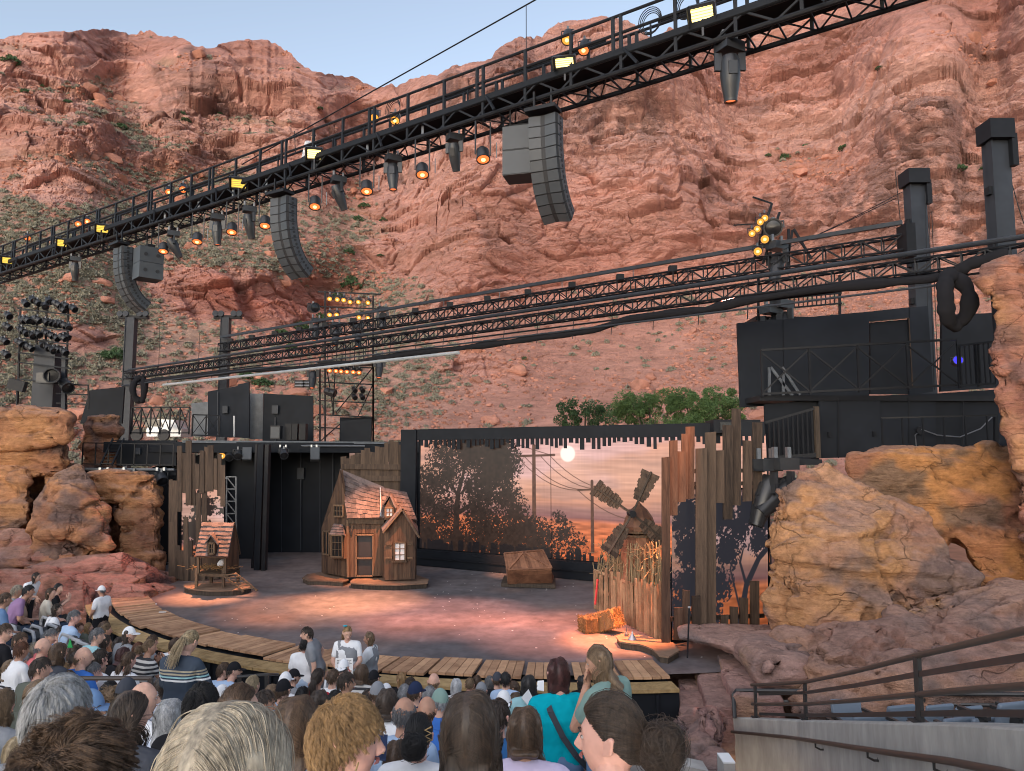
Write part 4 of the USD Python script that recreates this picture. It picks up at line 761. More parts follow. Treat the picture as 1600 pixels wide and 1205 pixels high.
# black wrapped cable running under the trusses, with its two loops
cb = thing('wrapped_cable', 'thick black wrapped cable bundle drooping under the truss and ending in loops', 'cable', at(800, 520, 28))
def on_truss(px, py):
    k = (px - 196) / 1424; d0 = ray(px, py); s_ = np.linalg.solve(np.array([[d0[0], -(TB - TA)[0]], [d0[1], -(TB - TA)[1]]]), (TA - EYE)[:2]); return EYE + d0 * s_[0] - V(0, .15, 0)
cp = [(212, 600), (225, 598), (250, 593), (300, 589), (350, 583), (400, 578), (470, 576), (560, 566), (640, 553), (720, 545), (800, 535), (850, 527), (890, 523), (930, 516), (980, 500), (1040, 492), (1100, 486), (1150, 474), (1200, 465), (1260, 456), (1320, 449), (1380, 444), (1450, 438), (1490, 428), (1510, 415), (1540, 406), (1570, 400)]
pts = np.array([on_truss(*p) for p in cp]); kk = np.linspace(0, 1, len(pts)); k2 = np.linspace(0, 1, 160)
pts = np.stack([np.interp(k2, kk, pts[:, i]) for i in range(3)], 1); rad = np.interp(k2, [0, .3, .6, 1], [.13, .12, .13, .15]) * (.75 + .55 * noise(np.stack([k2 * 60, k2 * 0, k2 * 0], -1), 5))
obj('run', MB().tube(pts, rad, 9), 'cloth_black', cb, smooth=60)
def loop(c, rx, rz, r, seed):
    a = np.linspace(0, 2 * math.pi, 40); q = np.stack([rx * np.sin(a), .12 * np.cos(a * 2) + .1 * np.sin(a), rz * np.cos(a)], 1) + c
    obj('loop', MB().tube(q, r * (.75 + .5 * noise(np.stack([a * 4, a * 0, a * 0], -1), seed)), 10), 'cloth_black', cb, smooth=60)
loop(at(1492, 468, 19.2), .38, .66, .19, 4); loop(at(218, 608, 47), .32, .75, .2, 8)
# ---------------------------------------------------------------- big lighting gantry
gt = thing('lighting_gantry', 'huge black steel lighting gantry with handrails crossing high above the audience', 'gantry', V(.8, 19, 13.3))
GD = nrm(V(-.823, .568, 0)); GS = V(-GD[1], GD[0], 0)      # GS points to the left and towards the camera
G0 = at(850, 151, 19.0)
if GS @ V(0, -1, 0) < 0: GS = -GS
def gp(t, s, z): return G0 + GD * t + GS * s + V(0, 0, z)   # t along the gantry (to the left and away), s across (towards camera), z up from bottom chord
TMIN, TMAX = -11, 37; GW = .95
for s_ in (0, -GW):
    for z_, r_c in ((0, .065), (.46, .07)): obj('chord', MB().tube([gp(TMIN, s_, z_), gp(TMAX, s_, z_)], r_c, 8), 'black_metal', gt)
    for z_ in (1.02, 1.50): obj('handrail', MB().tube([gp(TMIN, s_, z_), gp(TMAX, s_, z_)], .04, 6), 'black_metal', gt)
obj('deck', MB().prism([(TMIN, -.02), (TMAX, -.02), (TMAX, GW - .02), (TMIN, GW - .02)], .06, gp(0, 0, .56), GD, -GS), 'black_paint', gt)
obj('toe_board', MB().bar(gp(TMIN, .06, .50), gp(TMAX, .06, .50), .02, .16), 'black_paint', gt)
n = int((TMAX - TMIN) / .7); g = MB()
for i in range(n):
    a, b = TMIN + .7 * i, TMIN + .7 * (i + 1)
    obj('brace', MB().bar(gp(a, 0, 0 if i % 2 else .46), gp(b, 0, .46 if i % 2 else 0), .05, .05), 'black_metal', gt)
    g.bar(gp(a, -GW, 0 if i % 2 else .46), gp(b, -GW, .46 if i % 2 else 0), .035, .035); g.bar(gp(a, 0, 0), gp(a, -GW, 0), .035, .035); g.bar(gp(a, 0 if i % 2 else -GW, 0), gp(b, -GW if i % 2 else 0, 0), .03, .03)
obj('underside_lattice', g, 'black_metal', gt, kind='stuff')
i = 0; tt = TMIN
while tt < TMAX:
    for s_ in (0, -GW):
        obj('post', MB().bar(gp(tt, s_, 0), gp(tt, s_, 1.50), .075, .075, up=GD), 'black_metal', gt)
        if i % 3 == 0: obj('post', MB().bar(gp(tt + .22, s_, .46), gp(tt + .22, s_, 1.50), .075, .075, up=GD), 'black_metal', gt)
    if i % 2: obj('post', MB().bar(gp(tt + .75, -.25, .56), gp(tt + .75, -.25, 1.12), .04, .04, up=GD), 'black_metal', gt)
    if i % 3 == 1: obj('inner_rail', MB().tube([gp(tt - .9, -.25, 1.12), gp(tt + 2.0, -.25, 1.12)], .028, 6), 'black_metal', gt)
    tt += 1.45; i += 1
for q in np.arange(TMIN, TMAX, 4.3): obj('kicker', MB().bar(gp(q, .05, .55), gp(q - .5, .35, -.12), .06, .06), 'black_metal', gt)
hl = MB()
cb2 = thing('suspension_cable', 'thin steel cable rising over the gantry towards the upper right', 'cable', gp(0, 0, 4))
obj('strand', MB().tube([gp(14, -.5, 1.52), gp(0.5, -.5, 3.25), gp(-9, -.5, 5.4)], .022, 6), 'black_metal', cb2)
obj('dropper', MB().tube([gp(.9, -.5, 3.2), gp(.9, -.5, 1.45)], .012, 5), 'black_metal', cb2)
for t_, s_ in ((-4.0, -.2), (-3.0, -.3), (5.6, -.1)):
    ck = thing('coiled_cable', {-4.0: 'coil of black cable hung on the gantry rail nearest the big flood light', -3.0: 'second coil of black cable on the gantry rail beside the loose coil', 5.6: 'small coil of cable on the gantry rail near the middle lamps'}[t_], 'cable', gp(t_, s_, 1.1))
    for q in range(4):
        a = np.linspace(0, 6.3, 22); rr_ = .22 + .03 * q; obj('turn', MB().tube([gp(t_ + rr_ * math.sin(x), s_ + .03 * q, 1.2 + rr_ * 1.15 * math.cos(x)) for x in a], .012, 5), 'black_metal', ck)
# ---------------------------------------------------------------- loudspeaker arrays hung from the gantry
def line_array(label, px, py, Y, n, face, bw=.84, bh=.30, tilt0=0, tilt1=1.0):
    top = at(px, py, Y); t = thing('line_array', label, 'loudspeaker', top, 'curved loudspeaker arrays under the gantry')
    fd = nrm(V(face[0], face[1], 0)); sdv = V(-fd[1], fd[0], 0); p = top.copy()
    obj('fly_frame', MB().box(p + V(0, 0, .12), (bw * 1.05, .5, .10), np.stack([sdv, fd, V(0, 0, 1)], 1)), 'black_metal', t)
    for o in (-.25, .25): obj('hanger', MB().bar(p + sdv * o + V(0, 0, .1), p + sdv * o + V(0, 0, .7), .05, .05, up=fd), 'black_metal', t)
    for i in range(n):
        a = tilt0 + (tilt1 - tilt0) * (i / (n - 1)) ** 1.7
        f = fd * math.cos(a) - V(0, 0, math.sin(a)); u = fd * math.sin(a) + V(0, 0, math.cos(a)); c = p - u * bh / 2; R = np.stack([sdv, f, u], 1)
        b = MB(); w2 = bw / 2; g = .012                      # wedge cabinet: V-shaped front, narrower back
        pl_ = [(-w2, -.02), (-w2 + .04, .06), (-.05, .0), (.05, .0), (w2 - .04, .06), (w2, -.02), (w2, -.42), (w2 * .7, -.5), (-w2 * .7, -.5), (-w2, -.42)]
        b.prism(pl_, bh - g, c - u * (bh - g) / 2, sdv, f)
        cab = obj('cabinet', b, 'speaker_black', t)
        for s_ in (-1, 1):
            q = [(s_ * (w2 - .035), .066), (s_ * .06, .01), (s_ * .06, -.01), (s_ * (w2 - .035), .04)]
            if s_ > 0: q = q[::-1]
            obj('grille', MB().prism(q, bh - .03, c - u * (bh - .03) / 2, sdv, f), 'speaker_grey', cab)
            obj('side_plate', MB().box(c + sdv * s_ * (w2 + .006) - f * .2, (.012, .34, bh - .04), R), 'speaker_grey', cab)
            for z_ in (-.07, .07): obj('side_slot', MB().lathe([(0, -.012), (.055, -.012), (.055, .012), (0, .012)], c + sdv * s_ * (w2 + .012) - f * .2 + u * z_, 8, np.stack([f, u * .8, sdv], 1)), 'speaker_black', cab)
        p = p - u * bh - f * .0
    return t
line_array('longest curved loudspeaker array, right of centre under the gantry', 848, 180, 18.95, 10, (-.42, -.9))
line_array('curved loudspeaker array hanging between the left and right arrays under the gantry', 437, 308, 24.8, 10, (-.5, -.87))
line_array('curved loudspeaker array at left hanging above the balcony column', 186, 386, 30.9, 10, (-.62, -.78))
def subs(label, corners, Y, face, w, h, d_, mat_='speaker_grey', holes=True):
    top = at(*corners, Y); fd = nrm(V(face[0], face[1], 0)); sdv = V(-fd[1], fd[0], 0); R = np.stack([sdv, fd, V(0, 0, 1)], 1)
    t = thing('subwoofer_stack', label, 'loudspeaker', top, None)
    for i in range(2):
        c = top - V(0, 0, h / 2 + i * (h + .015)) - fd * d_ / 2; cab = obj('cabinet', MB().box(c, (w, d_, h), R), 'speaker_grey' if i == 0 else mat_, t)
        if holes:
            for o in (-.22, .22):
                for s_ in (-1, 1): obj('handle_hole', MB().lathe([(0, -.02), (.075, -.02), (.075, .02), (0, .02)], c + fd * o * 1.1 + sdv * s_ * (w / 2 + .0), 10, np.stack([fd, V(0, 0, 1), sdv], 1)), 'speaker_black', cab)
        else: obj('grille', MB().box(c + fd * (d_ / 2 + .01), (w - .04, .02, h - .04), R), 'speaker_grey', cab)
    obj('hanger', MB().box(top + V(0, 0, .1) - fd * d_ / 2, (w * .7, .3, .1), R), 'black_metal', t)
    for o in (-.3, .3): obj('strap', MB().bar(top + V(0, 0, .1) - fd * d_ / 2 + sdv * o, top + V(0, 0, .75) - fd * d_ / 2 + sdv * o, .04, .04, up=fd), 'black_metal', t)
subs('two big grey loudspeaker cabinets hung behind the right of centre array', (808, 196), 19.9, (-.25, -.97), .86, .70, .75, holes=False)
subs('pair of stacked dark loudspeaker boxes with round handle holes next to the left array', (214, 386), 30.2, (-.72, -.69), .88, .66, .95)
# ---------------------------------------------------------------- stage lights
def flood(label, px, py, s_, size, tgt=(0, 8, 0), t_gl='flood_glow', tlt=.35):
    d0 = ray(px, py); k = np.linalg.solve(np.array([[d0[0], -GD[0]], [d0[1], -GD[1]]]), (G0 + GS * s_ - EYE)[:2]); c = EYE + d0 * k[0]
    f = nrm(nrm(np.asarray(tgt, float) - c) + V(0, 0, -.1)); R = frame(f); t = thing('flood_light', label, 'flood light', c, None)
    w, h = size
    obj('housing', MB().box(c - f * .07, (w, h, .14), R), 'fixture_black', t)
    obj('lamp_panel', MB().box(c + f * .012, (w * .8, h * .66, .02), R), t_gl, t)
    for o in (-1, 1): obj('visor', MB().box(c + f * .06 + R[:, 0] * o * w * .52, (.02, h, .22), R), 'fixture_black', t)
    for q in range(5): obj('louvre', MB().box(c + f * .03 + R[:, 1] * h * .3 * (q - 2) / 2, (w * .82, .012, .02), R), 'grey_metal', t)
    obj('yoke', MB().bar(c - f * .1 - V(0, 0, .05), c - f * .1 - V(0, 0, h * .5 + .35), .05, .05, up=f), 'fixture_black', t)
    return c, f
FL = [('largest bright flood light at the upper right of the gantry', 1097, 22, .1, (.62, .44), 'flood_glow'), ('bright flood light on the gantry above the longest speaker array', 882, 98, .1, (.58, .34), 'flood_glow'),
      ('lit flood light on the gantry below the crouching technician', 491, 241, .1, (.54, .44), 'flood_glow'), ('dim yellow flood light with two bars left of the technician', 373, 287, .1, (.62, .46), 'yellow_dim'),
      ('yellow flood light on the gantry left of the balcony column', 160, 358, .1, (.56, .46), 'yellow_dim'), ('second yellow flood light from the left end of the gantry', 97, 380, .1, (.46, .46), 'yellow_dim'), ('yellow flood light nearest the left edge on the gantry', 11, 407, .1, (.5, .46), 'yellow_dim')]
for L_ in FL: flood(L_[0], L_[1], L_[2], L_[3], L_[4], (-2, 2, 3), L_[5])
def par_can(label, c, f, sc=1.0, lit='par_glow', group=None, name='par_light', hang=.4, category='stage light'):
    c = np.asarray(c, float); f = nrm(f); R = frame(f); t = thing(name, label, category, c, group); r = .13 * sc; L_ = (.25 if name == 'drum_lamp' else .34) * sc
    obj('can', MB().lathe([(0, -L_), (r * .72, -L_), (r * .98, -L_ * .82), (r, -L_ * .3), (r, 0), (r * 1.08, 0), (r * 1.08, .03 * sc), (r * .92, .03 * sc), (r * .92, -.02 * sc)], c, 14, R), 'fixture_black', t, smooth=40)
    obj('lens', MB().lathe([(0, .035 * sc), (r * .5, .028 * sc), (r * .91, .012 * sc)], c, 14, R), lit, t, smooth=True)
    if 'amber' in lit or 'par_' in lit: obj('bulb', MB().lathe([(0, .05 * sc), (r * .34, .042 * sc), (r * .36, .03 * sc)], c, 10, R), 'bulb_glow', t)
    if hang:
        obj('yoke', MB().tube([c - f * L_ * .4 + R[:, 0] * r * 1.15, c - f * L_ * .4 + R[:, 0] * r * 1.15 + V(0, 0, hang * .6), c - f * L_ * .4 + V(0, 0, hang * .6), c - f * L_ * .4 - R[:, 0] * r * 1.15 + V(0, 0, hang * .6), c - f * L_ * .4 - R[:, 0] * r * 1.15], .016 * sc, 5), 'fixture_black', t)
        obj('clamp', MB().bar(c - f * L_ * .4 + V(0, 0, hang * .6), c - f * L_ * .4 + V(0, 0, hang), .05 * sc, .05 * sc, up=(1, 0, 0)), 'grey_metal', t)
    return t
def on_gantry(px, py, s_):
    d0 = ray(px, py); k = np.linalg.solve(np.array([[d0[0], -GD[0]], [d0[1], -GD[1]]]), (G0 + GS * s_ - EYE)[:2]); return EYE + d0 * k[0]
PARS = [(755, 248, 'rightmost hanging drum lamp with orange glow under the gantry'), (660, 272, 'orange hanging drum lamp between the two middle moving heads'), (573, 298, 'orange hanging drum lamp left of the large moving head'), (492, 322, 'orange hanging drum lamp just right of the middle speaker array'), (414, 352, 'orange drum lamp half hidden left of the middle speaker array'),
        (362, 362, 'orange drum lamp between two black moving heads at left'), (308, 377, 'small orange drum lamp left of a black moving head'), (255, 392, 'unlit looking drum lamp next to the left speaker boxes')]
for px, py, lab in PARS:
    c = on_gantry(px, py, -.1); t = par_can(lab, c, V(.10, -.42, -1), 1.45, 'par_glow', name='drum_lamp', hang=max(.3, G0[2] - c[2] + .45)); b = c + V(.38, .05, .5)
    obj('safety_bar', MB().bar(b, b + V(0, 0, -.45), .025, .025, up=(1, 0, 0)), 'grey_metal', t)
def moving_head(label, c, f, sc=1.0, lit='ember_glow', hang=.25):
    c = np.asarray(c, float); f = nrm(f); t = thing('moving_head', label, 'stage light', c)
    obj('base', MB().box(c + V(0, 0, .12 * sc), (.46 * sc, .34 * sc, .2 * sc), rotz(.5)), 'fixture_black', t)
    for o in (-.16, .16): obj('clamp', MB().box(c + rotz(.5) @ V(o * sc, 0, .3 * sc), (.06 * sc, .12 * sc, .2 * sc)), 'grey_metal', t)
    R = frame(f); r = .17 * sc; p = c - V(0, 0, .34 * sc)
    for o in (-1, 1): obj('yoke_arm', MB().bar(c + R[:, 0] * o * .22 * sc, p + R[:, 0] * o * .22 * sc, .06 * sc, .14 * sc, up=R[:, 0]), 'fixture_black', t)
    hd = obj('head', MB().lathe([(0, -.30 * sc), (r * .8, -.28 * sc), (r * 1.05, -.15 * sc), (r * 1.1, .1 * sc), (r * .95, .3 * sc), (r * .72, .52 * sc), (r * .72, .58 * sc), (r * .6, .58 * sc), (r * .6, .54 * sc)], p, 16, R), 'fixture_black', t, smooth=40)
    obj('lens', MB().lathe([(0, .552 * sc), (r * .6, .545 * sc)], p, 14, R), lit, hd, smooth=True)
    for o in (-1, 1): obj('vent', MB().box(p + R[:, 1] * o * r * 1.02, (.16 * sc, .05 * sc, .24 * sc), R), 'fixture_black', hd)
MH = [(1140, 84, (.02, .1, -1), 1.25, 'big moving head lamp hanging alone under the right end of the gantry'), (710, 222, (.10, .3, -1), .95, 'moving head lamp right of the orange drum lamps under the gantry'), (614, 254, (.05, -.1, -1), 1.0, 'largest middle moving head lamp hanging under the gantry'),
      (529, 287, (.35, .3, -1), 1.0, 'tilted moving head lamp with a red glow right of the middle array'), (390, 333, (.12, .2, -1), 1.05, 'moving head lamp just left of the middle speaker array'), (340, 345, (.05, .0, -1), 1.05, 'moving head lamp hanging upright between orange drum lamps'),
      (271, 370, (.5, .3, -1), 1.0, 'tilted moving head lamp near the left speaker boxes'), (118, 409, (0, .1, -1), 1.0, 'lone moving head lamp under the gantry far left')]
for px, py, f, sc, lab in MH: moving_head(lab, on_gantry(px, py, -.3), f, sc)
SP = [(886, 62, 'round glowing lamp on the gantry handrail above the bright flood light', 'amber_glow'), (912, 78, 'dim orange spotlight on the gantry right of the round lamp', 'par_glow'), (585, 184, 'left one of two orange lamps on the gantry right of the technician', 'amber_glow'), (617, 188, 'right one of two orange lamps on the gantry right of the technician', 'amber_glow'),
      (264, 300, 'left one of a pair of orange spotlights on the gantry handrail', 'par_glow'), (286, 296, 'right one of a pair of orange spotlights on the gantry handrail', 'par_glow'), (122, 350, 'left one of two small spotlights on the far left gantry', 'par_glow'), (136, 346, 'right one of two small spotlights on the far left gantry', 'par_glow'), (43, 372, 'single orange spotlight near the left end of the gantry', 'par_glow')]
for px, py, lab, gl in SP: c = on_gantry(px, py, -.2); par_can(lab, c, nrm(EYE + V(-3, 6, -4) - c) + V(0, 0, -.25), 1.15, gl, hang=.3)
# left rack of unlit lamps
rk = thing('lighting_rack', 'black lattice rack carrying rows of unlit lamps on the far left rock', 'lighting rack', at(65, 640, 29.5))
RY = 29.5
for px in (27, 54, 68, 102): obj('upright', MB().bar(at(px, 645, RY), at(px + 5, 480, RY), .06, .06, up=(0, 1, 0)), 'black_metal', rk)
obj('column', MB().box(at(76, 590, RY + .3), (.85, .7, 2.6)), 'steel_column', rk)
for py in (482, 507, 528, 551, 566, 592): obj('crossbar', MB().bar(at(28, py, RY), at(110, py + 10, RY - .5), .05, .05), 'black_metal', rk)
for py in (600, 615, 630): obj('crossbar', MB().bar(at(88, py, RY), at(138, py + 2, RY), .05, .05), 'black_metal', rk)
obj('upright', MB().bar(at(138, 640, RY), at(138, 602, RY), .05, .05, up=(0, 1, 0)), 'black_metal', rk); obj('upright', MB().bar(at(100, 640, RY), at(101, 553, RY), .16, .16, up=(0, 1, 0)), 'steel_column', rk)
unlit = None; k = 0
LR = [(42, 476), (53, 470), (61, 475), (71, 480), (78, 472), (93, 478), (101, 486), (105, 480), (117, 484), (15, 495), (38, 502), (45, 502), (52, 503), (62, 502), (74, 505), (81, 506), (88, 508), (95, 508), (102, 510), (108, 513), (15, 513), (36, 518), (42, 522), (52, 526), (62, 524), (75, 522), (82, 526), (90, 530), (102, 530), (107, 528), (10, 535), (34, 538), (41, 542), (50, 546), (68, 540), (76, 545), (84, 549), (92, 548), (103, 552), (12, 556)]
r_ = random.Random(3)
for px, py in LR:
    c = at(px, py, RY - .35 + r_.uniform(-.1, .1)); lab = 'unlit black stage lamp in the crowded rack at far left'
    if unlit is None: unlit = par_can(lab, c, V(.75, -.35, -.55), .95, 'window_dark', 'unlit lamps in the far left rack', 'rack_lamp', .2)
    else: dup(unlit, c, r_.uniform(-.5, .4))
bs = thing('follow_spot', 'big round projector lamp on the front of the left rack column', 'spotlight', at(84, 588, RY - .5)); c = at(82, 587, RY - .6); f = nrm(V(.35, -.9, -.1)); R = frame(f)
obj('barrel', MB().lathe([(0, -.5), (.2, -.5), (.24, -.3), (.24, .05), (.3, .05), (.3, .2), (.26, .2), (.2, .0)], c, 18, R), 'fixture_black', bs, smooth=40); obj('lens', MB().lathe([(0, .06), (.21, .05)], c, 18, R), 'window_dark', bs); obj('mount', MB().box(c - V(.3, 0, .1), (.5, .3, .4)), 'fixture_black', bs)
par_can('boxy lamp hanging right of the big projector on the left rack', at(106, 606, RY - .4), V(.6, -.5, -.4), 1.7, 'window_dark', hang=.3)
mon = thing('stage_monitor', 'tilted black speaker panel on a stand at the far left', 'loudspeaker', at(27, 602, 28)); c = at(27, 602, 28); obj('cabinet', MB().box(c, (.55, .4, .4), roty(.25) @ rotz(.3)), 'speaker_black', mon); obj('stand', MB().bar(c, c - V(-.05, 0, 1.2), .05, .05, up=(1, 0, 0)), 'black_metal', mon)
# centre tower
ct = thing('lighting_tower', 'black scaffold tower behind the stage carrying rows of lit orange lamps', 'lighting tower', at(540, 690, 43.5)); CY = 43.5
for px, y0 in ((500, 560), (508, 455), (583, 462), (583, 560)): obj('upright', MB().bar(at(px, 700, CY + (1.2 if px in (500,) else 0)), at(px, y0, CY + (1.2 if px in (500,) else 0)), .09, .09, up=(0, 1, 0)), 'black_metal', ct)
for py in (456, 479, 503, 506, 571, 597, 626, 648, 668): obj('crossbar', MB().bar(at(497, py, CY), at(595 if py < 510 else 583, py + 4, CY), .07, .07), 'black_metal', ct)
for a, b in (((525, 645), (582, 575)), ((510, 572), (522, 648)), ((524, 572), (520, 650)), ((500, 690), (540, 655)), ((583, 600), (560, 650))): obj('brace', MB().bar(at(*a, CY + .2), at(*b, CY + .2), .06, .06), 'black_metal', ct)
obj('platform', MB().box(at(543, 568, CY + .4), (3.2, 1.6, .16)), 'black_metal', ct)
for i in range(12): obj('picket', MB().bar(at(505 + i * 7, 566, CY - .3), at(505 + i * 7, 540, CY - .3), .04, .04, up=(1, 0, 0)), 'black_metal', ct)
obj('screen_panel', MB().box(at(556, 672, CY + .2), (1.9, .1, 1.5)), 'black_paint', ct)
TW = [(515, 467, 0), (527, 468, 0), (537, 469, 0), (547, 472, 0), (560, 472, 0), (575, 473, 0), (515, 492, 1), (526, 492, 1), (561, 496, 1), (575, 497, 1)]
for i, (px, py, row) in enumerate(TW):
    nth = ['first', 'second', 'third', 'fourth', 'fifth', 'sixth'][i if row == 0 else i - 6]
    par_can(f'{nth} lit amber lamp from the left in the {"top" if row == 0 else "second"} row of the tower', at(px, py, CY - .3), V(.05 - (px - 545) / 400, -.9, -.55), 1.2, 'amber_glow', name='tower_lamp', hang=.35)
for i, px in enumerate((515, 525, 533, 542, 552, 561)):
    par_can(f'{["first", "second", "third", "fourth", "fifth", "sixth"][i]} orange lamp from the left in the row under the tower platform', at(px, 579 + i * .6, CY - .3), V(.1, -.8, -.6), 1.15, 'par_glow', name='tower_lamp', hang=.3)
par_can('round black spotlight at the upper left corner of the tower', at(492, 481, CY - .2), V(.55, -.8, -.1), 2.2, 'window_dark', hang=.4)
for px, py, lab in ((598, 487, 'moving head lamp with a red lens at the upper right of the tower'), (593, 562, 'moving head lamp on the lower right edge of the tower'), (489, 578, 'black moving head lamp on the lower left edge of the tower'), (494, 505, 'moving head lamp on the left edge of the tower above the truss'), (525, 512, 'dark moving head lamp behind the truss in the tower middle'), (560, 514, 'dark moving head lamp right of the tower middle')): moving_head(lab, at(px, py, CY - .2), (.02, -.3, -1), 1.25)
for i, (px, py) in enumerate(((555, 611), (567, 611), (555, 622), (567, 622))): par_can(['upper left', 'upper right', 'lower left', 'lower right'][i] + ' one of four small dark lamps inside the tower', at(px, py, CY - .2), V(.4, -.6, -.5), 1.1, 'window_dark', hang=.3)
par_can('long dark lamp with an ember glow at the tower middle left', at(522, 615, CY - .4), V(.9, -.2, -.3), 1.8, 'window_dark', hang=.3)
for i, px in enumerate((469, 482)): flood_c = at(px, 600, CY - .3); t = thing('fluorescent_fixture', ['left', 'right'][i] + ' pale striped box light beside the tower', 'stage light', flood_c); obj('housing', MB().box(flood_c, (.6, .25, .42)), 'fixture_black', t); [obj('tube', MB().box(flood_c + V(0, -.13, o), (.54, .02, .07)), 'seat_edge', t) for o in (-.1, .08)]
# right ladder of lamps
rt = thing('lighting_ladder', 'tilted black ladder of amber lamps above the right black building', 'lighting ladder', at(1190, 420, 26)); LY = 26.0
obj('rail', MB().bar(at(1176, 412, LY), at(1206, 318, LY), .08, .08, up=(0, 1, 0)), 'black_metal', rt); obj('rail', MB().bar(at(1192, 412, LY), at(1218, 332, LY), .08, .08, up=(0, 1, 0)), 'black_metal', rt)
obj('crossbar', MB().bar(at(1176, 308, LY), at(1206, 318, LY), .05, .05), 'black_metal', rt); obj('crossbar', MB().bar(at(1146, 352, LY), at(1180, 350, LY), .04, .04), 'black_metal', rt)
for i, (px, py) in enumerate(((1195, 341), (1188, 347), (1183, 358), (1175, 365), (1195, 374), (1184, 393))): par_can(f'{["topmost", "second", "third", "fourth", "fifth", "lowest"][i]} amber lamp on the tilted ladder at right', at(px, py, LY - .3), V(-.25, -.9, -.35), 1.2 if i in (4, 5) else 1.0, 'amber_glow', name='ladder_lamp', hang=.3)
par_can('large black scoop lamp on the right side of the tilted ladder', at(1208, 356, LY - .3), V(-.3, -.85, -.2), 2.4, 'window_dark', hang=.4); moving_head('moving head lamp below the tilted ladder at right', at(1214, 392, LY - .2), (-.3, -.3, -.8), 1.4)
fr = thing('lighting_platform', 'black lighting platform under the truss behind the right building', 'platform', at(1250, 485, 27)); PYY = 27
for px in (1185, 1312): obj('upright', MB().bar(at(px, 520, PYY), at(px, 430, PYY), .08, .08, up=(0, 1, 0)), 'black_metal', fr)
obj('floor', MB().prism([(0, 0), (3.1, .2), (3.1, 1.6), (0, 1.4)], .15, at(1181, 494, PYY), (1, 0, 0), (0, 1, 0)), 'black_metal', fr)
for py in (462, 478): obj('rail', MB().bar(at(1183, py + 8, PYY - .1), at(1315, py - 4, PYY - .1), .06, .06), 'black_metal', fr)
for i in range(14): obj('picket', MB().bar(at(1220 + i * 7, 482 - i * .5, PYY - .1), at(1220 + i * 7, 446 - i * .5, PYY - .1), .035, .035, up=(1, 0, 0)), 'black_metal', fr)
for a, b in (((1228, 420), (1238, 360)), ((1240, 358), (1268, 405)), ((1232, 358), (1232, 420))): obj('a_frame', MB().bar(at(*a, PYY), at(*b, PYY), .08, .08, up=(0, 1, 0)), 'black_metal', fr)
for i, (px, py, sc) in enumerate(((1205, 508, 1.5), (1222, 500, 1.5))): moving_head(['left', 'right'][i] + ' moving head lamp under the platform above the right building', at(px, py - 16, PYY - .5), (-.4, -.3, -.7), sc)
for i, (px, py) in enumerate(((1196, 738), (1222, 736))): moving_head(['left', 'right'][i] + ' big black moving head lamp hanging beside the top of the orange boulder', at(px, py, 18.6), ((-.35, -.1, -.9), (-.7, -.2, -.55))[i], 1.5, 'window_dark')
bb = thing('support_bracket', 'black bracket arm holding two moving heads beside the orange boulder', 'bracket', at(1215, 722, 19)); obj('arm', MB().bar(at(1190, 724, 18.7), at(1262, 720, 19.6), .22, .2), 'black_metal', bb); obj('plate', MB().box(at(1240, 722, 19.2), (1.1, .9, .14)), 'black_metal', bb)
blu = par_can('small lamp with blue light behind the right walkway railing', at(1497, 563, 24.6), V(-.3, -.9, .1), 1.2, 'blue_glow', hang=.2)
for px, py, lab, lit in ((166, 755, 'black lamp under the pipe left of the rock doorway', 'window_dark'), (193, 752, 'black lamp under the pipe over the rock doorway', 'window_dark'), (211, 752, 'black lamp under the pipe right of the rock doorway', 'window_dark'), (254, 752, 'black round lamp under the pipe beside the plank fence', 'window_dark')): par_can(lab, at(px, py, 28.0), V(.45, -.5, -.5), 1.5, lit, hang=.35)
for px, py, lab, lit in ((346, 712, 'small lit amber lamp under the balcony above the tall planks', 'amber_glow'), (358, 715, 'dark lamp under the balcony next to the lit amber one', 'window_dark'), (415, 712, 'dark lamp under the balcony above the wing leg', 'window_dark'), (444, 712, 'dark lamp under the balcony right of the wing leg', 'window_dark'), (372, 713, 'third dark lamp under the balcony edge', 'window_dark')): par_can(lab, at(px, py, 30.2), V(.3, -.7, -.5), 1.25, lit, hang=.3)
for px, py, lab in ((386, 710, 'grey loudspeaker tilted under the balcony edge'), (492, 710, 'grey loudspeaker under the right part of the balcony')):
    c = at(px, py, 30.5); t = thing('wall_speaker', lab, 'loudspeaker', c); R_ = rotz(.3) @ rotx(-.3); obj('cabinet', MB().box(c, (.36, .3, .52), R_), 'speaker_grey', t); obj('grille', MB().box(c - R_[:, 1] * .155, (.32, .02, .46), R_), 'speaker_grey', t)
for px, py, lab in ((432, 676, 'black stage monitor speaker standing on the balcony'),):
    c = at(px, py, 34.2); t = thing('floor_speaker', lab, 'loudspeaker', c); obj('cabinet', MB().box(c, (.45, .4, .62)), 'speaker_black', t); obj('grille', MB().box(c - V(0, .21, 0), (.4, .02, .5)), 'speaker_grey', t)
for px0, px1, py0, py1, Y_ in ((354, 369, 745, 835, 29.5), (632, 650, 715, 768, 31)):
    t = thing('scaffold_frame', {354: 'slim lattice scaffold behind the left plank fence', 632: 'slim lattice scaffold between the house and the screen'}[px0], 'scaffold', at(px0, 870, Y_))
    for px in (px0, px1): obj('upright', MB().bar(at(px, 880, Y_), at(px, py0, Y_), .06, .06, up=(0, 1, 0)), 'grey_metal', t)
    for i in range(6): ya, yb = py0 + (860 - py0) * i / 6, py0 + (860 - py0) * (i + 1) / 6; obj('brace', MB().bar(at(px0, ya, Y_), at(px1, yb, Y_), .035, .035), 'grey_metal', t); obj('rung', MB().bar(at(px0, ya, Y_), at(px1, ya, Y_), .045, .045), 'grey_metal', t)
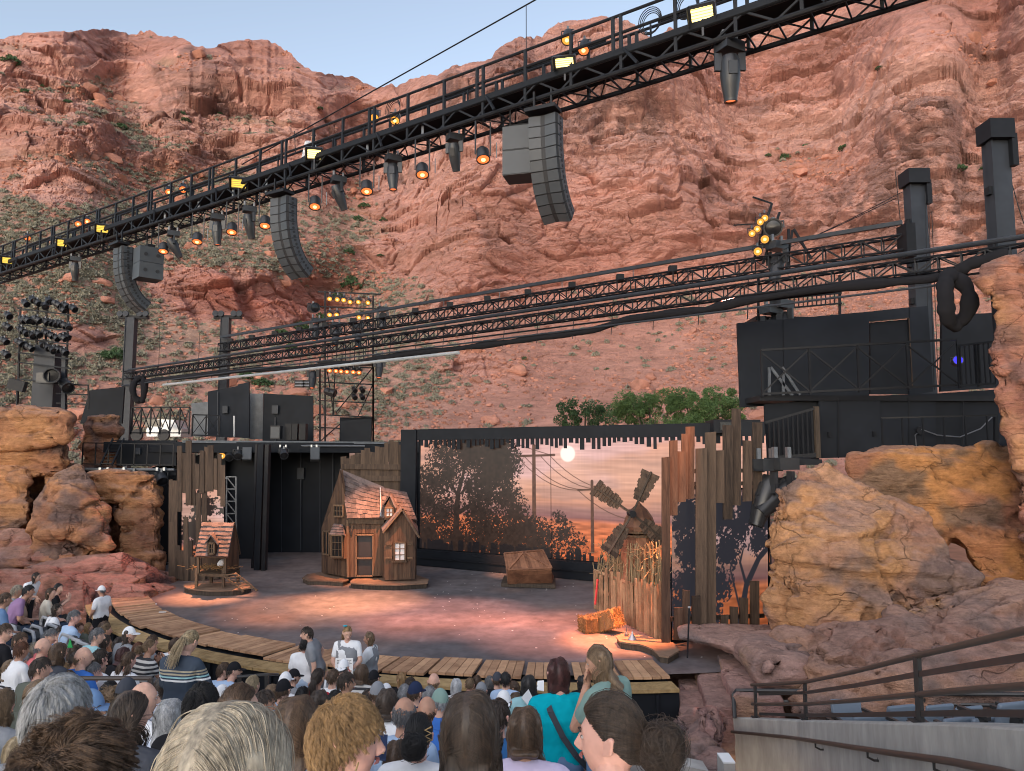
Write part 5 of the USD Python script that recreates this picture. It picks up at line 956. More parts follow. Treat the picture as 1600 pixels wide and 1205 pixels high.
# ---------------------------------------------------------------- plank fences
def planks(par, rows, Y0, Y1, x0, x1, th=.05, mat_='fence_wood', seed=1):
    r_ = random.Random(seed)
    for (pa, pb, pt, pbm) in rows:
        pa, pb = pa - .9, pb + .9
        k = ((pa + pb) / 2 - x0) / (x1 - x0); Y = Y0 + (Y1 - Y0) * k + r_.uniform(-.03, .03); a, b, c, e = at(pa, pbm, Y), at(pb, pbm + r_.uniform(-1, 1), Y), at(pb + r_.uniform(-1, 1), pt + r_.uniform(-1.5, 1.5), Y), at(pa + r_.uniform(-1, 1), pt, Y)
        o = V(0, th, 0); v = np.array([a, b, c, e, a + o, b + o, c + o, e + o]); f = [[0, 1, 2], [0, 2, 3], [4, 6, 5], [4, 7, 6], [0, 4, 5], [0, 5, 1], [1, 5, 6], [1, 6, 2], [2, 6, 7], [2, 7, 3], [3, 7, 4], [3, 4, 0]]
        obj('plank', MB().add(v, f), mat_, par)
def picture(par, quad, nx_, ny_, fn, name='picture'):
    q = [np.asarray(p) for p in quad]; u, v = np.meshgrid(np.linspace(0, 1, nx_), np.linspace(0, 1, ny_)); Pq = (q[0] * (1 - u[..., None]) + q[1] * u[..., None]) * (1 - v[..., None]) + (q[3] * (1 - u[..., None]) + q[2] * u[..., None]) * v[..., None]
    w, h = np.linalg.norm(q[1] - q[0]), np.linalg.norm(q[3] - q[0]); C = fn(u * w, v * h, w, h); obj(name, MB().grid(Pq), 'led_picture', par, col=(C * LK).reshape(-1, 3), smooth=True)
lf = thing('plank_fence', 'tall uneven plank fence with a lit tree picture at the left of the stage', 'fence', at(300, 905, 26))
def left_pic(U, Vv, w, h):
    C = sunset(U, Vv * 1.0, h); F = foliage(U, Vv, [(w * .5, h * .75, .55, .8), (w * .3, h * .45, .7, .95), (w * .7, h * .40, .7, .95), (w * .5, h * .15, .7, .8), (w * .9, h * .7, .4, .6)], 77, .55, .10)
    return C + (V(.03, .02, .018) - C) * F[..., None]
picture(lf, [at(284, 900, 26.4), at(350, 900, 26.4), at(350, 752, 26.4), at(284, 752, 26.4)], 130, 260, left_pic)
obj('picture_backing', MB().box(at(317, 826, 26.5), (1.52, .08, 3.5)), 'black_paint', lf)
planks(lf, [(264, 269, 750, 905), (270, 276, 751, 906), (277, 283, 697, 800), (284, 289, 708, 770), (291, 298, 689, 790), (298, 304, 709, 790), (305, 310, 724, 765), (312, 318, 704, 770), (319, 324, 698, 768), (325, 332, 696, 768), (333, 338, 716, 765), (340, 345, 709, 775), (345, 351, 727, 792), (307, 313, 770, 905), (316, 322, 768, 830), (264, 272, 816, 906), (273, 280, 852, 906), (281, 287, 860, 907), (287, 293, 808, 908), (294, 299, 845, 908), (299, 305, 870, 908), (321, 327, 815, 830), (327, 334, 892, 908), (314, 320, 895, 908), (335, 341, 885, 905)], 26.0, 26.0, 264, 351, seed=2)
for py in (758, 902): obj('crosspiece', MB().bar(at(266, py, 26.12), at(350, py, 26.12), .04, .12), 'fence_dark', lf)
mf = thing('plank_fence', 'row of planks with glowing gaps behind the crooked house', 'fence', at(580, 780, 31))
planks(mf, [(534, 540, 714, 800), (541, 547, 716, 800), (549, 554, 712, 800), (556, 562, 708, 800), (564, 570, 703, 800), (571, 577, 700, 800), (579, 585, 706, 800), (586, 592, 697, 800), (594, 600, 699, 800), (601, 607, 692, 800), (608, 614, 688, 800), (616, 622, 690, 800), (623, 629, 695, 800)], 31, 30.6, 534, 629, seed=4)
for py in (729, 747): obj('crosspiece', MB().bar(at(534, py, 30.9), at(629, py + 1, 30.5), .04, .22), 'fence_wood', mf)
picture(mf, [at(536, 800, 31.4), at(628, 800, 31.2), at(628, 722, 31.2), at(536, 722, 31.4)], 60, 60, lambda U, Vv, w, h: sunset(U, Vv + 1.4, 4.4) * 1.1)
obj('picture_backing', MB().box(at(582, 761, 31.55), (2.5, .06, 2.1)), 'black_paint', mf)
rf = thing('plank_fence', 'tall ragged plank wall over a dark tree picture at the right of the stage', 'fence', at(1120, 985, 17.6)); RY0, RY1 = 16.9, 18.6
Rk = lambda px: RY0 + (RY1 - RY0) * (px - 1040) / 155.0
def right_pic(U, Vv, w, h):
    C = sunset(U, Vv * .95, h * 1.02); b_ = lambda px, py: ((px - 1050) / 145.0 * w, (975 - py) / 215.0 * h)
    L = limb(U, Vv, [b_(1147, 975), b_(1160, 905), b_(1180, 865), b_(1195, 850)], .10, .06); L = np.minimum(L, limb(U, Vv, [b_(1160, 905), b_(1150, 870), b_(1155, 850)], .045, .02)); L = np.minimum(L, limb(U, Vv, [b_(1080, 960), b_(1085, 880), b_(1095, 820)], .045, .02)); L = np.minimum(L, limb(U, Vv, [b_(1150, 940), b_(1135, 880), b_(1140, 850)], .03, .015))
    F = foliage(U, Vv, [(*b_(x, y), r, dn) for x, y, r, dn in [(1070, 800, .5, 1.2), (1120, 800, .5, 1.2), (1170, 790, .55, 1.2), (1080, 850, .5, 1.2), (1130, 850, .45, 1.1), (1180, 835, .4, 1.05), (1075, 900, .5, 1.1), (1060, 940, .45, 1.1), (1120, 900, .4, .95), (1105, 945, .4, .9), (1150, 820, .4, 1.1), (1195, 800, .4, 1.1)]], 57, .66, .06)
    dk = np.maximum(F, sstep(.02, -.01, L)); return (C * .62) + (V(.026, .026, .034) - C * .62) * dk[..., None]
picture(rf, [at(1050, 1000, 17.35), at(1200, 985, 19.0), at(1200, 765, 19.0), at(1050, 765, 17.35)], 220, 300, right_pic)
obj('picture_backing', MB().bar(at(1052, 880, 17.52), at(1200, 875, 19.15), .1, 3.6), 'black_paint', rf)
planks(rf, [(1035, 1046, 715, 1005), (1047, 1058, 689, 806), (1059, 1071, 705, 785), (1066, 1074, 678, 780), (1073, 1084, 667, 780), (1088, 1103, 701, 975), (1104, 1118, 676, 975), (1119, 1131, 704, 786), (1131, 1144, 664, 812), (1145, 1156, 638, 790), (1157, 1168, 657, 784) if False else (1146, 1157, 640, 790), (1162, 1174, 688, 784), (1177, 1190, 660, 788), (1054, 1065, 950, 1000), (1067, 1077, 922, 990), (1082, 1093, 932, 985), (1095, 1107, 972, 985), (1127, 1137, 962, 980), (1142, 1152, 948, 978), (1157, 1168, 934, 978), (1173, 1186, 908, 980), (1188, 1194, 760, 800)], RY0 - .0, RY1, 1040, 1195, mat_='fence_wood', seed=7)
for py0, py1 in ((737, 735), (757, 755), (968, 962)): obj('crosspiece', MB().bar(at(1040, py0, 17.05), at(1194, py1, 18.75), .04, .10), 'fence_dark', rf)
# ---------------------------------------------------------------- generic boards and shingles on a face
def boards(par, bl, br, tops, n, th, mat_, name='board', seed=1, gap=.02):
    r_ = random.Random(seed); bl, br = np.asarray(bl, float), np.asarray(br, float); us = [t_[0] for t_ in tops]; tp_ = np.array([t_[1] for t_ in tops])
    top = lambda u: np.array([np.interp(u, us, tp_[:, k]) for k in range(3)]); N_ = nrm(np.cross(br - bl, top(.5) - bl))
    for i in range(n):
        u0, u1 = (i + gap) / n, (i + 1 - gap) / n; pr = r_.uniform(0, .012); um = [u0] + [x for x in us if u0 < x < u1] + [u1]
        f_ = [bl + (br - bl) * u0, bl + (br - bl) * u1] + [top(x) for x in um[::-1]]; m_ = len(f_); v = np.array([p + N_ * pr for p in f_] + [p - N_ * th for p in f_])
        f = [[0, j, j + 1] for j in range(1, m_ - 1)] + [[m_, m_ + j + 1, m_ + j] for j in range(1, m_ - 1)] + [t_ for j in range(m_) for t_ in ([j, m_ + j, m_ + (j + 1) % m_], [j, m_ + (j + 1) % m_, (j + 1) % m_])]
        obj(name, MB().add(v, f), mat_, par)
def shingles(par, bl, br, tr_, tl, rows, cols, mat_='shingle_wood', th=.03, seed=1, curve=0.0):
    r_ = random.Random(seed); q = [np.asarray(p, float) for p in (bl, br, tr_, tl)]; N_ = nrm(np.cross(q[1] - q[0], q[3] - q[0]))
    def S(u, v): p = (q[0] * (1 - u) + q[1] * u) * (1 - v) + (q[3] * (1 - u) + q[2] * u) * v; return p - V(0, 0, curve * 4 * u * (1 - u) * v)
    for j in range(rows):
        off = .5 * (j % 2); cuts = sorted({0.0, 1.0, *[(i + off + r_.uniform(-.18, .18)) / cols for i in range(cols + 1) if .04 < (i + off) / cols < .96]})
        for u0, u1 in zip(cuts[:-1], cuts[1:]):
            dv_ = r_.uniform(-.012, .02); v0, v1 = max(0, j / rows - dv_ if j else -.01), min(1, (j + 1.06) / rows); e = .0015
            f_ = [S(u0 + e, v0) + N_ * (th + r_.uniform(0, .01)), S(u1 - e, v0) + N_ * th, S(u1 - e, v1) + N_ * .006, S(u0 + e, v1) + N_ * .006]; b_ = [S(u0 + e, v0) + N_ * .002, S(u1 - e, v0) + N_ * .002, S(u1 - e, v1), S(u0 + e, v1)]
            obj('shingle', MB().add(np.array(f_ + b_), [[0, 1, 2], [0, 2, 3], [4, 6, 5], [4, 7, 6], [0, 4, 5], [0, 5, 1], [1, 5, 6], [1, 6, 2], [2, 6, 7], [2, 7, 3], [3, 7, 4], [3, 4, 0]]), mat_, par)
def slab(pts, th, N_=None):
    pts = np.asarray(pts, float); N_ = nrm(np.cross(pts[1] - pts[0], pts[2] - pts[0])) if N_ is None else N_; m_ = len(pts); v = np.vstack([pts, pts - N_ * th])
    return MB().add(v, [[0, j, j + 1] for j in range(1, m_ - 1)] + [[m_, m_ + j + 1, m_ + j] for j in range(1, m_ - 1)] + [t_ for j in range(m_) for t_ in ([j, m_ + j, m_ + (j + 1) % m_], [j, m_ + (j + 1) % m_, (j + 1) % m_])])
def window(par, bl, br, tr_, tl, nx_, ny_, pane='window_dark', out=.03):
    q = [np.asarray(p, float) for p in (bl, br, tr_, tl)]; N_ = nrm(np.cross(q[1] - q[0], q[3] - q[0])); w = obj('window', slab([p + N_ * out * .2 for p in q], .02), pane, par); o = N_ * out
    for a, b in ((0, 1), (1, 2), (2, 3), (3, 0)): obj('frame', MB().bar(q[a] + o, q[b] + o, .05, .05, up=N_), 'house_trim', w)
    for i in range(1, nx_): u = i / nx_; obj('glazing_bar', MB().bar(q[0] + (q[1] - q[0]) * u + o * .8, q[3] + (q[2] - q[3]) * u + o * .8, .024, .024, up=N_), 'house_trim', w)
    for i in range(1, ny_): u = i / ny_; obj('glazing_bar', MB().bar(q[0] + (q[3] - q[0]) * u + o * .85, q[1] + (q[2] - q[1]) * u + o * .85, .022, .022, up=N_), 'house_trim', w)
    return w
# ---------------------------------------------------------------- the crooked farmhouse
Z = lambda zx, zy, Y: at(460 + zx / 5.24, 700 + zy / 5.24, Y)
hs = thing('crooked_house', 'small crooked wooden farmhouse with a steep shingled roof in two halves', 'house', Z(600, 1050, 25.6))
YF, YB, YA = 25.4, 26.5, 24.8
side = obj('side_wall', slab([Z(225, 1020, YB) + V(.03, .1, 0), Z(440, 1058, YF) + V(.0, .1, 0), Z(432, 580, YF) + V(0, .1, 0), Z(372, 180, 25.9) + V(.03, .1, 0), Z(295, 520, 26.2) + V(.03, .1, 0), Z(222, 655, YB) + V(.03, .1, 0)], .06), 'house_wood', hs)
boards(side, Z(222, 1018, YB), Z(440, 1058, YF), [(0, Z(222, 655, YB)), (.33, Z(295, 520, 26.2)), (.66, Z(372, 178, 25.9)), (1, Z(436, 585, YF))], 8, .04, 'house_wood', seed=3)
fw_ = obj('front_wall', slab([Z(440, 1058, YF) + V(0, .12, 0), Z(500, 1058, YF) + V(0, .12, 0), Z(500, 700, YF) + V(0, .12, 0), Z(650, 700, YF) + V(0, .12, 0), Z(650, 1050, YF) + V(0, .12, 0), Z(735, 1045, YF) + V(0, .12, 0), Z(735, 560, YF) + V(0, .12, 0), Z(440, 560, YF) + V(0, .12, 0)][:0] or [Z(440, 1058, YF) + V(0, .12, 0), Z(735, 1045, YF) + V(0, .12, 0), Z(735, 540, YF) + V(0, .12, 0), Z(440, 560, YF) + V(0, .12, 0)], .05), 'house_wood', hs)
boards(fw_, Z(440, 1058, YF), Z(506, 1056, YF), [(0, Z(440, 590, YF)), (1, Z(506, 590, YF))], 3, .05, 'house_wood', seed=5)
boards(fw_, Z(650, 1050, YF), Z(735, 1046, YF), [(0, Z(650, 600, YF)), (1, Z(735, 600, YF))], 3, .05, 'house_wood', seed=6)
boards(fw_, Z(506, 700, YF), Z(650, 700, YF), [(0, Z(506, 610, YF)), (1, Z(650, 610, YF))], 6, .05, 'house_wood', seed=7)
obj('fascia_board', MB().bar(Z(440, 600, YF - .05), Z(735, 605, YF - .05), .03, .16), 'house_trim', hs)
dr = obj('door', slab([Z(506, 1052, YF + .04), Z(644, 1048, YF + .04), Z(644, 715, YF + .04), Z(506, 715, YF + .04)], .03), 'door_screen', hs)
for a, b in (((506, 1052), (506, 712)), ((644, 1048), (644, 712)), ((500, 712), (652, 712)), ((508, 903), (644, 903)), ((506, 1050), (644, 1048))): obj('frame', MB().bar(Z(*a, YF - .02), Z(*b, YF - .02), .05, .05, up=(0, 1, 0)), 'house_trim', dr)
an = obj('gable_wall', slab([Z(738, 1084, YA) + V(0, .1, 0), Z(990, 1074, YA) + V(0, .1, 0), Z(992, 700, YA) + V(0, .1, 0), Z(885, 510, YA) + V(0, .1, 0), Z(735, 690, YA) + V(0, .1, 0)], .05), 'house_wood', hs)
boards(an, Z(738, 1084, YA), Z(990, 1074, YA), [(0, Z(735, 690, YA)), (.59, Z(885, 512, YA)), (1, Z(992, 700, YA))], 7, .05, 'house_wood', seed=8)
obj('gable_side', slab([Z(720, 1060, YF), Z(738, 1084, YA), Z(735, 690, YA), Z(715, 640, YF)], .04), 'house_wood', hs)
roof = obj('roof', slab([Z(432, 575, YF - .1), Z(735, 568, YF - .1), Z(735, 320, 26.3), Z(372, 172, 26.3)], .05), 'shingle_wood', hs)
shingles(roof, Z(432, 578, YF - .14), Z(702, 572, YF - .14), Z(698, 318, 26.3), Z(372, 170, 26.3), 9, 7, seed=2, curve=.05)
roof2 = obj('roof', slab([Z(735, 568, YF - .1), Z(1005, 590, YF - .1), Z(918, 362, 26.3), Z(708, 320, 26.3)], .05), 'shingle_wood', hs)
shingles(roof2, Z(735, 572, YF - .14), Z(1005, 592, YF - .14), Z(916, 364, 26.3), Z(708, 322, 26.3), 7, 6, seed=4)
obj('split_edge', MB().bar(Z(704, 322, 26.2), Z(708, 560, YF - .2), .03, .03, up=(0, 1, 0)), 'pale_metal', hs)
obj('back_wall', slab([Z(1000, 1060, YB + .2), Z(230, 1020, YB + .2), Z(225, 650, YB + .2), Z(372, 200, 26.4), Z(918, 380, 26.4), Z(1000, 600, YB + .2)], .05), 'house_wood', hs)
# gable roof of the annex, dormer, bay window
ar = obj('annex_roof', slab([Z(728, 690, YA - .16), Z(886, 500, YA - .16), Z(872, 475, 25.9), Z(718, 640, 25.7)][::-1], .05), 'shingle_wood', hs)
shingles(ar, Z(730, 690, YA - .17), Z(720, 632, 25.6), Z(855, 490, 25.7), Z(885, 498, YA - .17), 5, 3, seed=6) if False else None
obj('annex_roof', slab([Z(886, 500, YA - .16), Z(1020, 725, YA - .16), Z(1010, 640, 25.8), Z(872, 475, 25.9)], .05), 'shingle_wood', hs)
for a, b in (((726, 694), (888, 498)), ((886, 498), (1024, 735))): obj('bargeboard', MB().bar(Z(*a, YA - .16), Z(*b, YA - .16), .05, .08, up=(0, 1, 0)), 'house_trim', hs)
for i in range(4):
    for j in range(2):
        a0 = .25 * i; p = [Z(728 + 158 * k, 690 - 190 * k, YA - .16) for k in (a0, a0 + .26)]; q2 = [Z(718 + 154 * k, 640 - 165 * k, 25.7) for k in (a0, a0 + .26)]
        f0, f1 = (0, .5) if j == 0 else (.5, 1); c4 = [p[0] + (q2[0] - p[0]) * f1, p[0] + (q2[0] - p[0]) * f0, p[1] + (q2[1] - p[1]) * f0, p[1] + (q2[1] - p[1]) * f1]; obj('shingle', slab([k + V(-.02, -.02, .035 - .02 * (i % 2)) for k in c4], .025), 'shingle_wood', ar)
dm = obj('dormer', slab([Z(735, 590, YF - .32), Z(830, 590, YF - .32), Z(830, 490, YF - .32), Z(785, 400, YF - .32), Z(738, 490, YF - .32)], .05), 'house_wood', hs)
obj('dormer_roof', slab([Z(722, 480, YF - .38), Z(786, 384, YF - .38), Z(800, 372, 26), Z(735, 455, 26)][::-1], .04), 'shingle_wood', dm); obj('dormer_roof', slab([Z(786, 384, YF - .38), Z(836, 490, YF - .38), Z(845, 470, 26), Z(800, 372, 26)], .04), 'shingle_wood', dm)
window(hs, Z(748, 565, YF - .36), Z(808, 560, YF - .36), Z(808, 490, YF - .36), Z(748, 490, YF - .36), 2, 2, 'curtain_white')
window(hs, Z(818, 925, YA - .04), Z(908, 922, YA - .04), Z(908, 775, YA - .04), Z(818, 775, YA - .04), 2, 3, 'curtain_white')
obj('window_sill', MB().bar(Z(798, 932, YA - .08), Z(922, 930, YA - .08), .12, .05), 'house_trim', hs)
for zx in ((748, 800), (926, 970)): sh_ = obj('shutter', slab([Z(zx[0], 925, YA - .02), Z(zx[1], 922, YA - .02), Z(zx[1], 765, YA - .02), Z(zx[0], 765, YA - .02)], .025), 'house_wood', hs); [obj('batten', MB().bar(Z(zx[0], zy, YA - .05), Z(zx[1], zy, YA - .05), .03, .05), 'house_trim', sh_) for zy in (790, 900)]
window(hs, Z(328, 560, 25.95), Z(405, 562, 25.6), Z(402, 472, 25.6), Z(328, 470, 25.95), 3, 2)
window(hs, Z(240, 868, 26.35), Z(292, 876, 26.15), Z(292, 685, 26.15), Z(240, 682, 26.35), 2, 1)
bw = obj('bay_window', slab([Z(296, 908, 25.9), Z(404, 908, 25.25), Z(404, 712, 25.25), Z(296, 712, 25.9)], .3), 'house_wood', hs)
window(hs, Z(308, 890, 25.8), Z(398, 892, 25.22), Z(398, 715, 25.22), Z(308, 715, 25.8), 3, 3)
by = obj('bay_roof', slab([Z(290, 712, 25.85), Z(412, 718, 25.1), Z(398, 630, 25.6), Z(325, 622, 26.0)], .05), 'shingle_wood', hs); shingles(by, Z(290, 710, 25.82), Z(412, 716, 25.08), Z(398, 628, 25.58), Z(325, 620, 25.98), 4, 5, seed=9)
obj('corner_trim', MB().bar(Z(440, 1058, YF - .02), Z(436, 590, YF - .02), .07, .07, up=(0, 1, 0)), 'house_trim', hs)
cm = [Z(450, 620, YF - .03), Z(470, 720, YF - .03), Z(482, 640, YF - .03)]
for a, b in ((0, 1), (1, 2)): obj('wall_crack', MB().bar(cm[a], cm[b], .02, .02, up=(0, 1, 0)), 'door_screen', hs)
def disc(name, label, pts, h, mat_='disc_wood', cat='platform', z=0.0):
    g = [onz(px, py, h)[:2] for px, py in pts]; from shapely.geometry import Polygon; P_ = Polygon(g).buffer(.3).buffer(-.3).buffer(-.0)
    t = thing(name, label, cat, (*np.mean(g, 0), 0)); q = list(P_.exterior.coords)[:-1]
    obj('top', MB().prism(q, .035, (0, 0, h), (1, 0, 0), (0, 1, 0)), mat_, t); q2 = list(P_.buffer(-.03).exterior.coords)[:-1]; obj('skirt', MB().prism(q2, h - .02, (0, 0, h - .035), (1, 0, 0), (0, 1, 0)), 'fence_dark', t)
EL_ = lambda cx, cy, rx, ry, a0=0, a1=6.28, n=18: [(cx + rx * math.cos(a), cy + ry * math.sin(a)) for a in np.linspace(a0, a1, n)][:-1]
disc('scenery_disc', 'curved wooden base under the left half of the crooked house', [(472, 903), (480, 897), (500, 894), (540, 899), (545, 906), (536, 909), (500, 907), (480, 907)], .14)
disc('scenery_disc', 'curved wooden base under the right half of the crooked house', [(547, 908), (560, 900), (600, 896), (650, 898), (670, 905), (668, 911), (620, 914), (575, 913), (548, 911)], .16)
# ---------------------------------------------------------------- chicken coop
disc('scenery_disc', 'round wooden base under the chicken coop', EL_(340, 915, 54, 8), .16)
cp_ = thing('chicken_coop', 'wooden chicken coop on legs with a shingled roof and small dormer', 'chicken coop', at(335, 912, 23.6)); CYF, CYB = 23.5, 24.5
B_ = lambda px, py, Y=CYF: at(px, py, Y)
for px, py, Y in ((307, 918, CYF), (349, 918, CYF), (330, 912, CYB), (372, 910, CYB)): obj('leg', MB().bar(B_(px, py, Y), B_(px, 888, Y), .08, .08, up=(1, 0, 0)), 'house_trim', cp_)
obj('floor', slab([B_(303, 896), B_(357, 898), B_(374, 891, CYB), B_(318, 889, CYB)], .08), 'house_trim', cp_)
obj('back_wall', slab([B_(316, 890, CYB - .1), B_(370, 890, CYB - .1), B_(370, 865, CYB - .1), B_(316, 865, CYB - .1)], .05), 'house_wood', cp_)
sw2 = obj('side_wall', slab([B_(351, 896), B_(372, 889, CYB), B_(372, 862, CYB), B_(366, 820, 24), B_(352, 868)], .05), 'house_wood', cp_); boards(sw2, B_(352, 896, CYF - .03), B_(373, 889, CYB - .03), [(0, B_(353, 868, CYF - .03)), (.55, B_(366, 820, 23.97)), (1, B_(373, 862, CYB - .03))], 5, .03, 'house_wood', seed=3)
for px in (310, 352): obj('post', MB().bar(B_(px, 896), B_(px, 868), .07, .07, up=(1, 0, 0)), 'house_trim', cp_)
obj('lintel', MB().bar(B_(308, 870), B_(354, 870), .06, .08), 'house_trim', cp_)
r3 = obj('roof', slab([B_(305, 869, CYF - .15), B_(356, 870, CYF - .15), B_(366, 818, 24), B_(316, 817, 24)], .05), 'shingle_wood', cp_); shingles(r3, B_(305, 869, CYF - .17), B_(356, 870, CYF - .17), B_(366, 817, 23.98), B_(316, 816, 23.98), 8, 5, seed=11)
obj('roof', slab([B_(366, 818, 24.02), B_(374, 866, CYB + .2), B_(326, 866, CYB + .2), B_(316, 817, 24.02)], .05), 'shingle_wood', cp_); obj('bargeboard', MB().bar(B_(366, 817, 24.05), B_(375, 866, CYB + .1), .05, .05), 'house_trim', cp_)
d2 = obj('dormer', slab([B_(324, 869, CYF - .2), B_(337, 869, CYF - .2), B_(337, 848, CYF - .2), B_(330, 838, CYF - .2), B_(324, 848, CYF - .2)], .2), 'house_wood', cp_)
obj('dormer_roof', slab([B_(321, 850, CYF - .26), B_(330, 836, CYF - .26), B_(336, 832, 23.9), B_(329, 843, 23.9)][::-1], .03), 'shingle_wood', d2); obj('dormer_roof', slab([B_(330, 836, CYF - .26), B_(341, 851, CYF - .26), B_(344, 843, 23.9), B_(336, 832, 23.9)], .03), 'shingle_wood', d2)
window(cp_, B_(327, 865, CYF - .23), B_(335, 865, CYF - .23), B_(335, 849, CYF - .23), B_(327, 849, CYF - .23), 2, 2)
a, b = B_(357, 897, CYF - .2), onz(392, 925, .16)
for o in (V(-.22, .0, 0), V(.16, .1, .02)): obj('ramp_rail', MB().bar(a + o, b + o, .04, .05), 'house_trim', cp_)
for i in range(6): p = a + (b - a) * (i + .6) / 6.3; obj('ramp_rung', MB().bar(p + V(-.24, 0, .02), p + V(.18, .1, .04), .04, .03), 'house_trim', cp_)
hn = thing('straw_nest', 'heap of straw with a pale hen shape inside the chicken coop', 'straw', B_(335, 886, 23.8))
c = B_(330, 888, 23.85); g = MB(); r_ = random.Random(8)
for i in range(90): q = c + V(r_.gauss(0, .35), r_.gauss(0, .12), abs(r_.gauss(0, .05))); d_ = V(r_.gauss(0, 1), r_.gauss(0, 1), r_.gauss(0, .35)); g.bar(q - nrm(d_) * .12, q + nrm(d_) * .12, .012, .012)
obj('straw', g, 'straw', hn, kind='stuff'); h_ = MB(); h_.lathe([(0, -.14), (.06, -.12), (.11, 0), (.09, .1), (.03, .16), (0, .17)], c + V(.32, 0, .16), 12, rotz(.2) @ roty(1.0)); obj('hen_decoy', h_, 'curtain_white', hn, smooth=True)
# ---------------------------------------------------------------- cellar door
cd = thing('cellar_hatch', 'sloping reddish wooden cellar door box standing alone at centre stage', 'cellar door', onz(828, 912))
K = [onz(788, 912), onz(867, 912), at(862, 891, 24.4), at(787, 886, 24.4)]; lo_ = [onz(793, 914), onz(863, 914)]; T0, T1 = at(790, 866, 25.2), at(842, 862, 25.4)
fl0, fl1 = at(793, 893, 24.2), at(862, 890, 24.3); tl0, tl1 = at(788, 867, 25.2), at(848, 862, 25.4)
obj('base', slab([onz(783, 911, .12), onz(868, 914, .12), onz(868, 903, .12), onz(788, 899, .12)], .12), 'fence_dark', cd)
ff = obj('front_face', slab([onz(793, 913, .1), onz(863, 912, .1), fl1, fl0], .03), 'crate_wood', cd)
boards(ff, onz(793, 912, .1) - V(0, .02, 0), onz(863, 911, .1) - V(0, .02, 0), [(0, fl0 - V(0, .02, 0)), (1, fl1 - V(0, .02, 0))], 3, .02, 'crate_wood')
lid = obj('lid', slab([fl0, fl1, tl1, tl0], .04), 'crate_wood', cd); boards(lid, fl0 + V(0, 0, .03), fl1 + V(0, 0, .03), [(0, tl0 + V(0, 0, .03)), (1, tl1 + V(0, 0, .03))], 12, .03, 'crate_wood', seed=2)
L4 = lambda u, v: (fl0 * (1 - u) + fl1 * u) * (1 - v) + (tl0 * (1 - u) + tl1 * u) * v + V(0, -.02, .05)
for a, b in (((0, 0), (1, 0)), ((0, 1), (1, 1)), ((0, 0), (0, 1)), ((1, 0), (1, 1)), ((.5, 0), (.5, 1)), ((.03, .05), (.48, .95)), ((.97, .05), (.52, .95))): obj('batten', MB().bar(L4(*a), L4(*b), .06, .035, up=(0, -.5, .8)), 'crate_wood', lid)
obj('side_face', slab([onz(863, 912, .1), onz(866, 902, .1), tl1, fl1], .03), 'crate_wood', cd); obj('side_face', slab([onz(793, 913, .1), fl0, tl0, onz(796, 900, .1)], .03), 'crate_wood', cd)
# ---------------------------------------------------------------- windmill and reed fence, hay, props
wm = thing('windmill', 'wooden windmill with a copper domed top and four ragged sails', 'windmill', at(1000, 935, 19.6)); c = at(1000, 900, 19.8)
w0 = .36; zt = lambda py: at(1000, py, 19.8)[2]
obj('tower', MB().lathe([(.62, 0), (.50, zt(862)), (.42, zt(838)), (.42, zt(836))], V(c[0], c[1], 0), 10), 'crate_wood', wm)
for i in range(10): a = (i + .5) * .6283; obj('stave', MB().bar(V(c[0], c[1], 0) + V(.6 * math.cos(a), .6 * math.sin(a), 0), V(c[0], c[1], zt(838)) + V(.41 * math.cos(a), .41 * math.sin(a), 0), .2, .03, up=(math.cos(a), math.sin(a), 0)), 'crate_wood', wm)
for py in (830, 836): obj('ring', MB().lathe([(.40, -.03), (.46, -.03), (.46, .03), (.40, .03)], V(c[0], c[1], zt(py)), 14), 'house_trim', wm)
obj('dome', MB().lathe([(.44, zt(828)), (.44, zt(822)), (.36, zt(808)), (.22, zt(796)), (.10, zt(790)), (.04, zt(786)), (0, zt(782))], V(c[0], c[1], 0), 9), 'copper_roof', wm)
hub = at(988, 803, 19.2); obj('hub', MB().lathe([(0, -.12), (.09, -.12), (.09, .4), (0, .4)], hub, 10, rotx(-math.pi / 2)), 'black_metal', wm)
for (ex, ey) in ((1018, 737), (928, 760), (950, 866), (1040, 846)):
    e = at(ex, ey, 19.15); d_ = nrm(e - hub); L_ = np.linalg.norm(e - hub); n_ = nrm(V(-.35, -1, .05)); s_ = np.cross(d_, n_)
    sl = obj('sail', MB().bar(hub, e, .05, .05, up=n_), 'fence_dark', wm)
    for i in range(9):
        k = .36 + .64 * i / 9; w_ = .13 + .10 * k + .022 * ((i * 7) % 3 - 1); p = hub + d_ * L_ * k + V(0, .03, 0); obj('slat', MB().bar(p - s_ * w_, p + s_ * w_ * 1.02, .075 * L_ / .75, .02, up=n_), 'fence_wood', sl)
rd = thing('reed_fence', 'curving fence of orange lit cornstalks and slats before the windmill', 'fence', at(985, 990, 18)); r_ = random.Random(12)
def rp(u): px = 922 + 126 * u; Y = 20.0 - 3.3 * u; b_ = onz(930 + 118 * u, 950 + 56 * u); return V(b_[0], b_[1], 0)
for i in range(60):
    u = (i + .5) / 60; p = rp(u) + V(0, r_.uniform(-.04, .04), 0); py_t = np.interp(u, [0, .3, .5, .8, 1], [872, 860, 852, 850, 856]) + r_.uniform(-10, 10); k = (p[1]); zt_ = EYE[2] + (712 - py_t) / FPX * k
    obj('stalk', MB().tube([p + V(0, 0, 0), p + V(r_.uniform(-.04, .04), 0, zt_ * .55), p + V(r_.uniform(-.10, .10), 0, zt_)], [.022, .02, .012], 5), 'reed', rd)
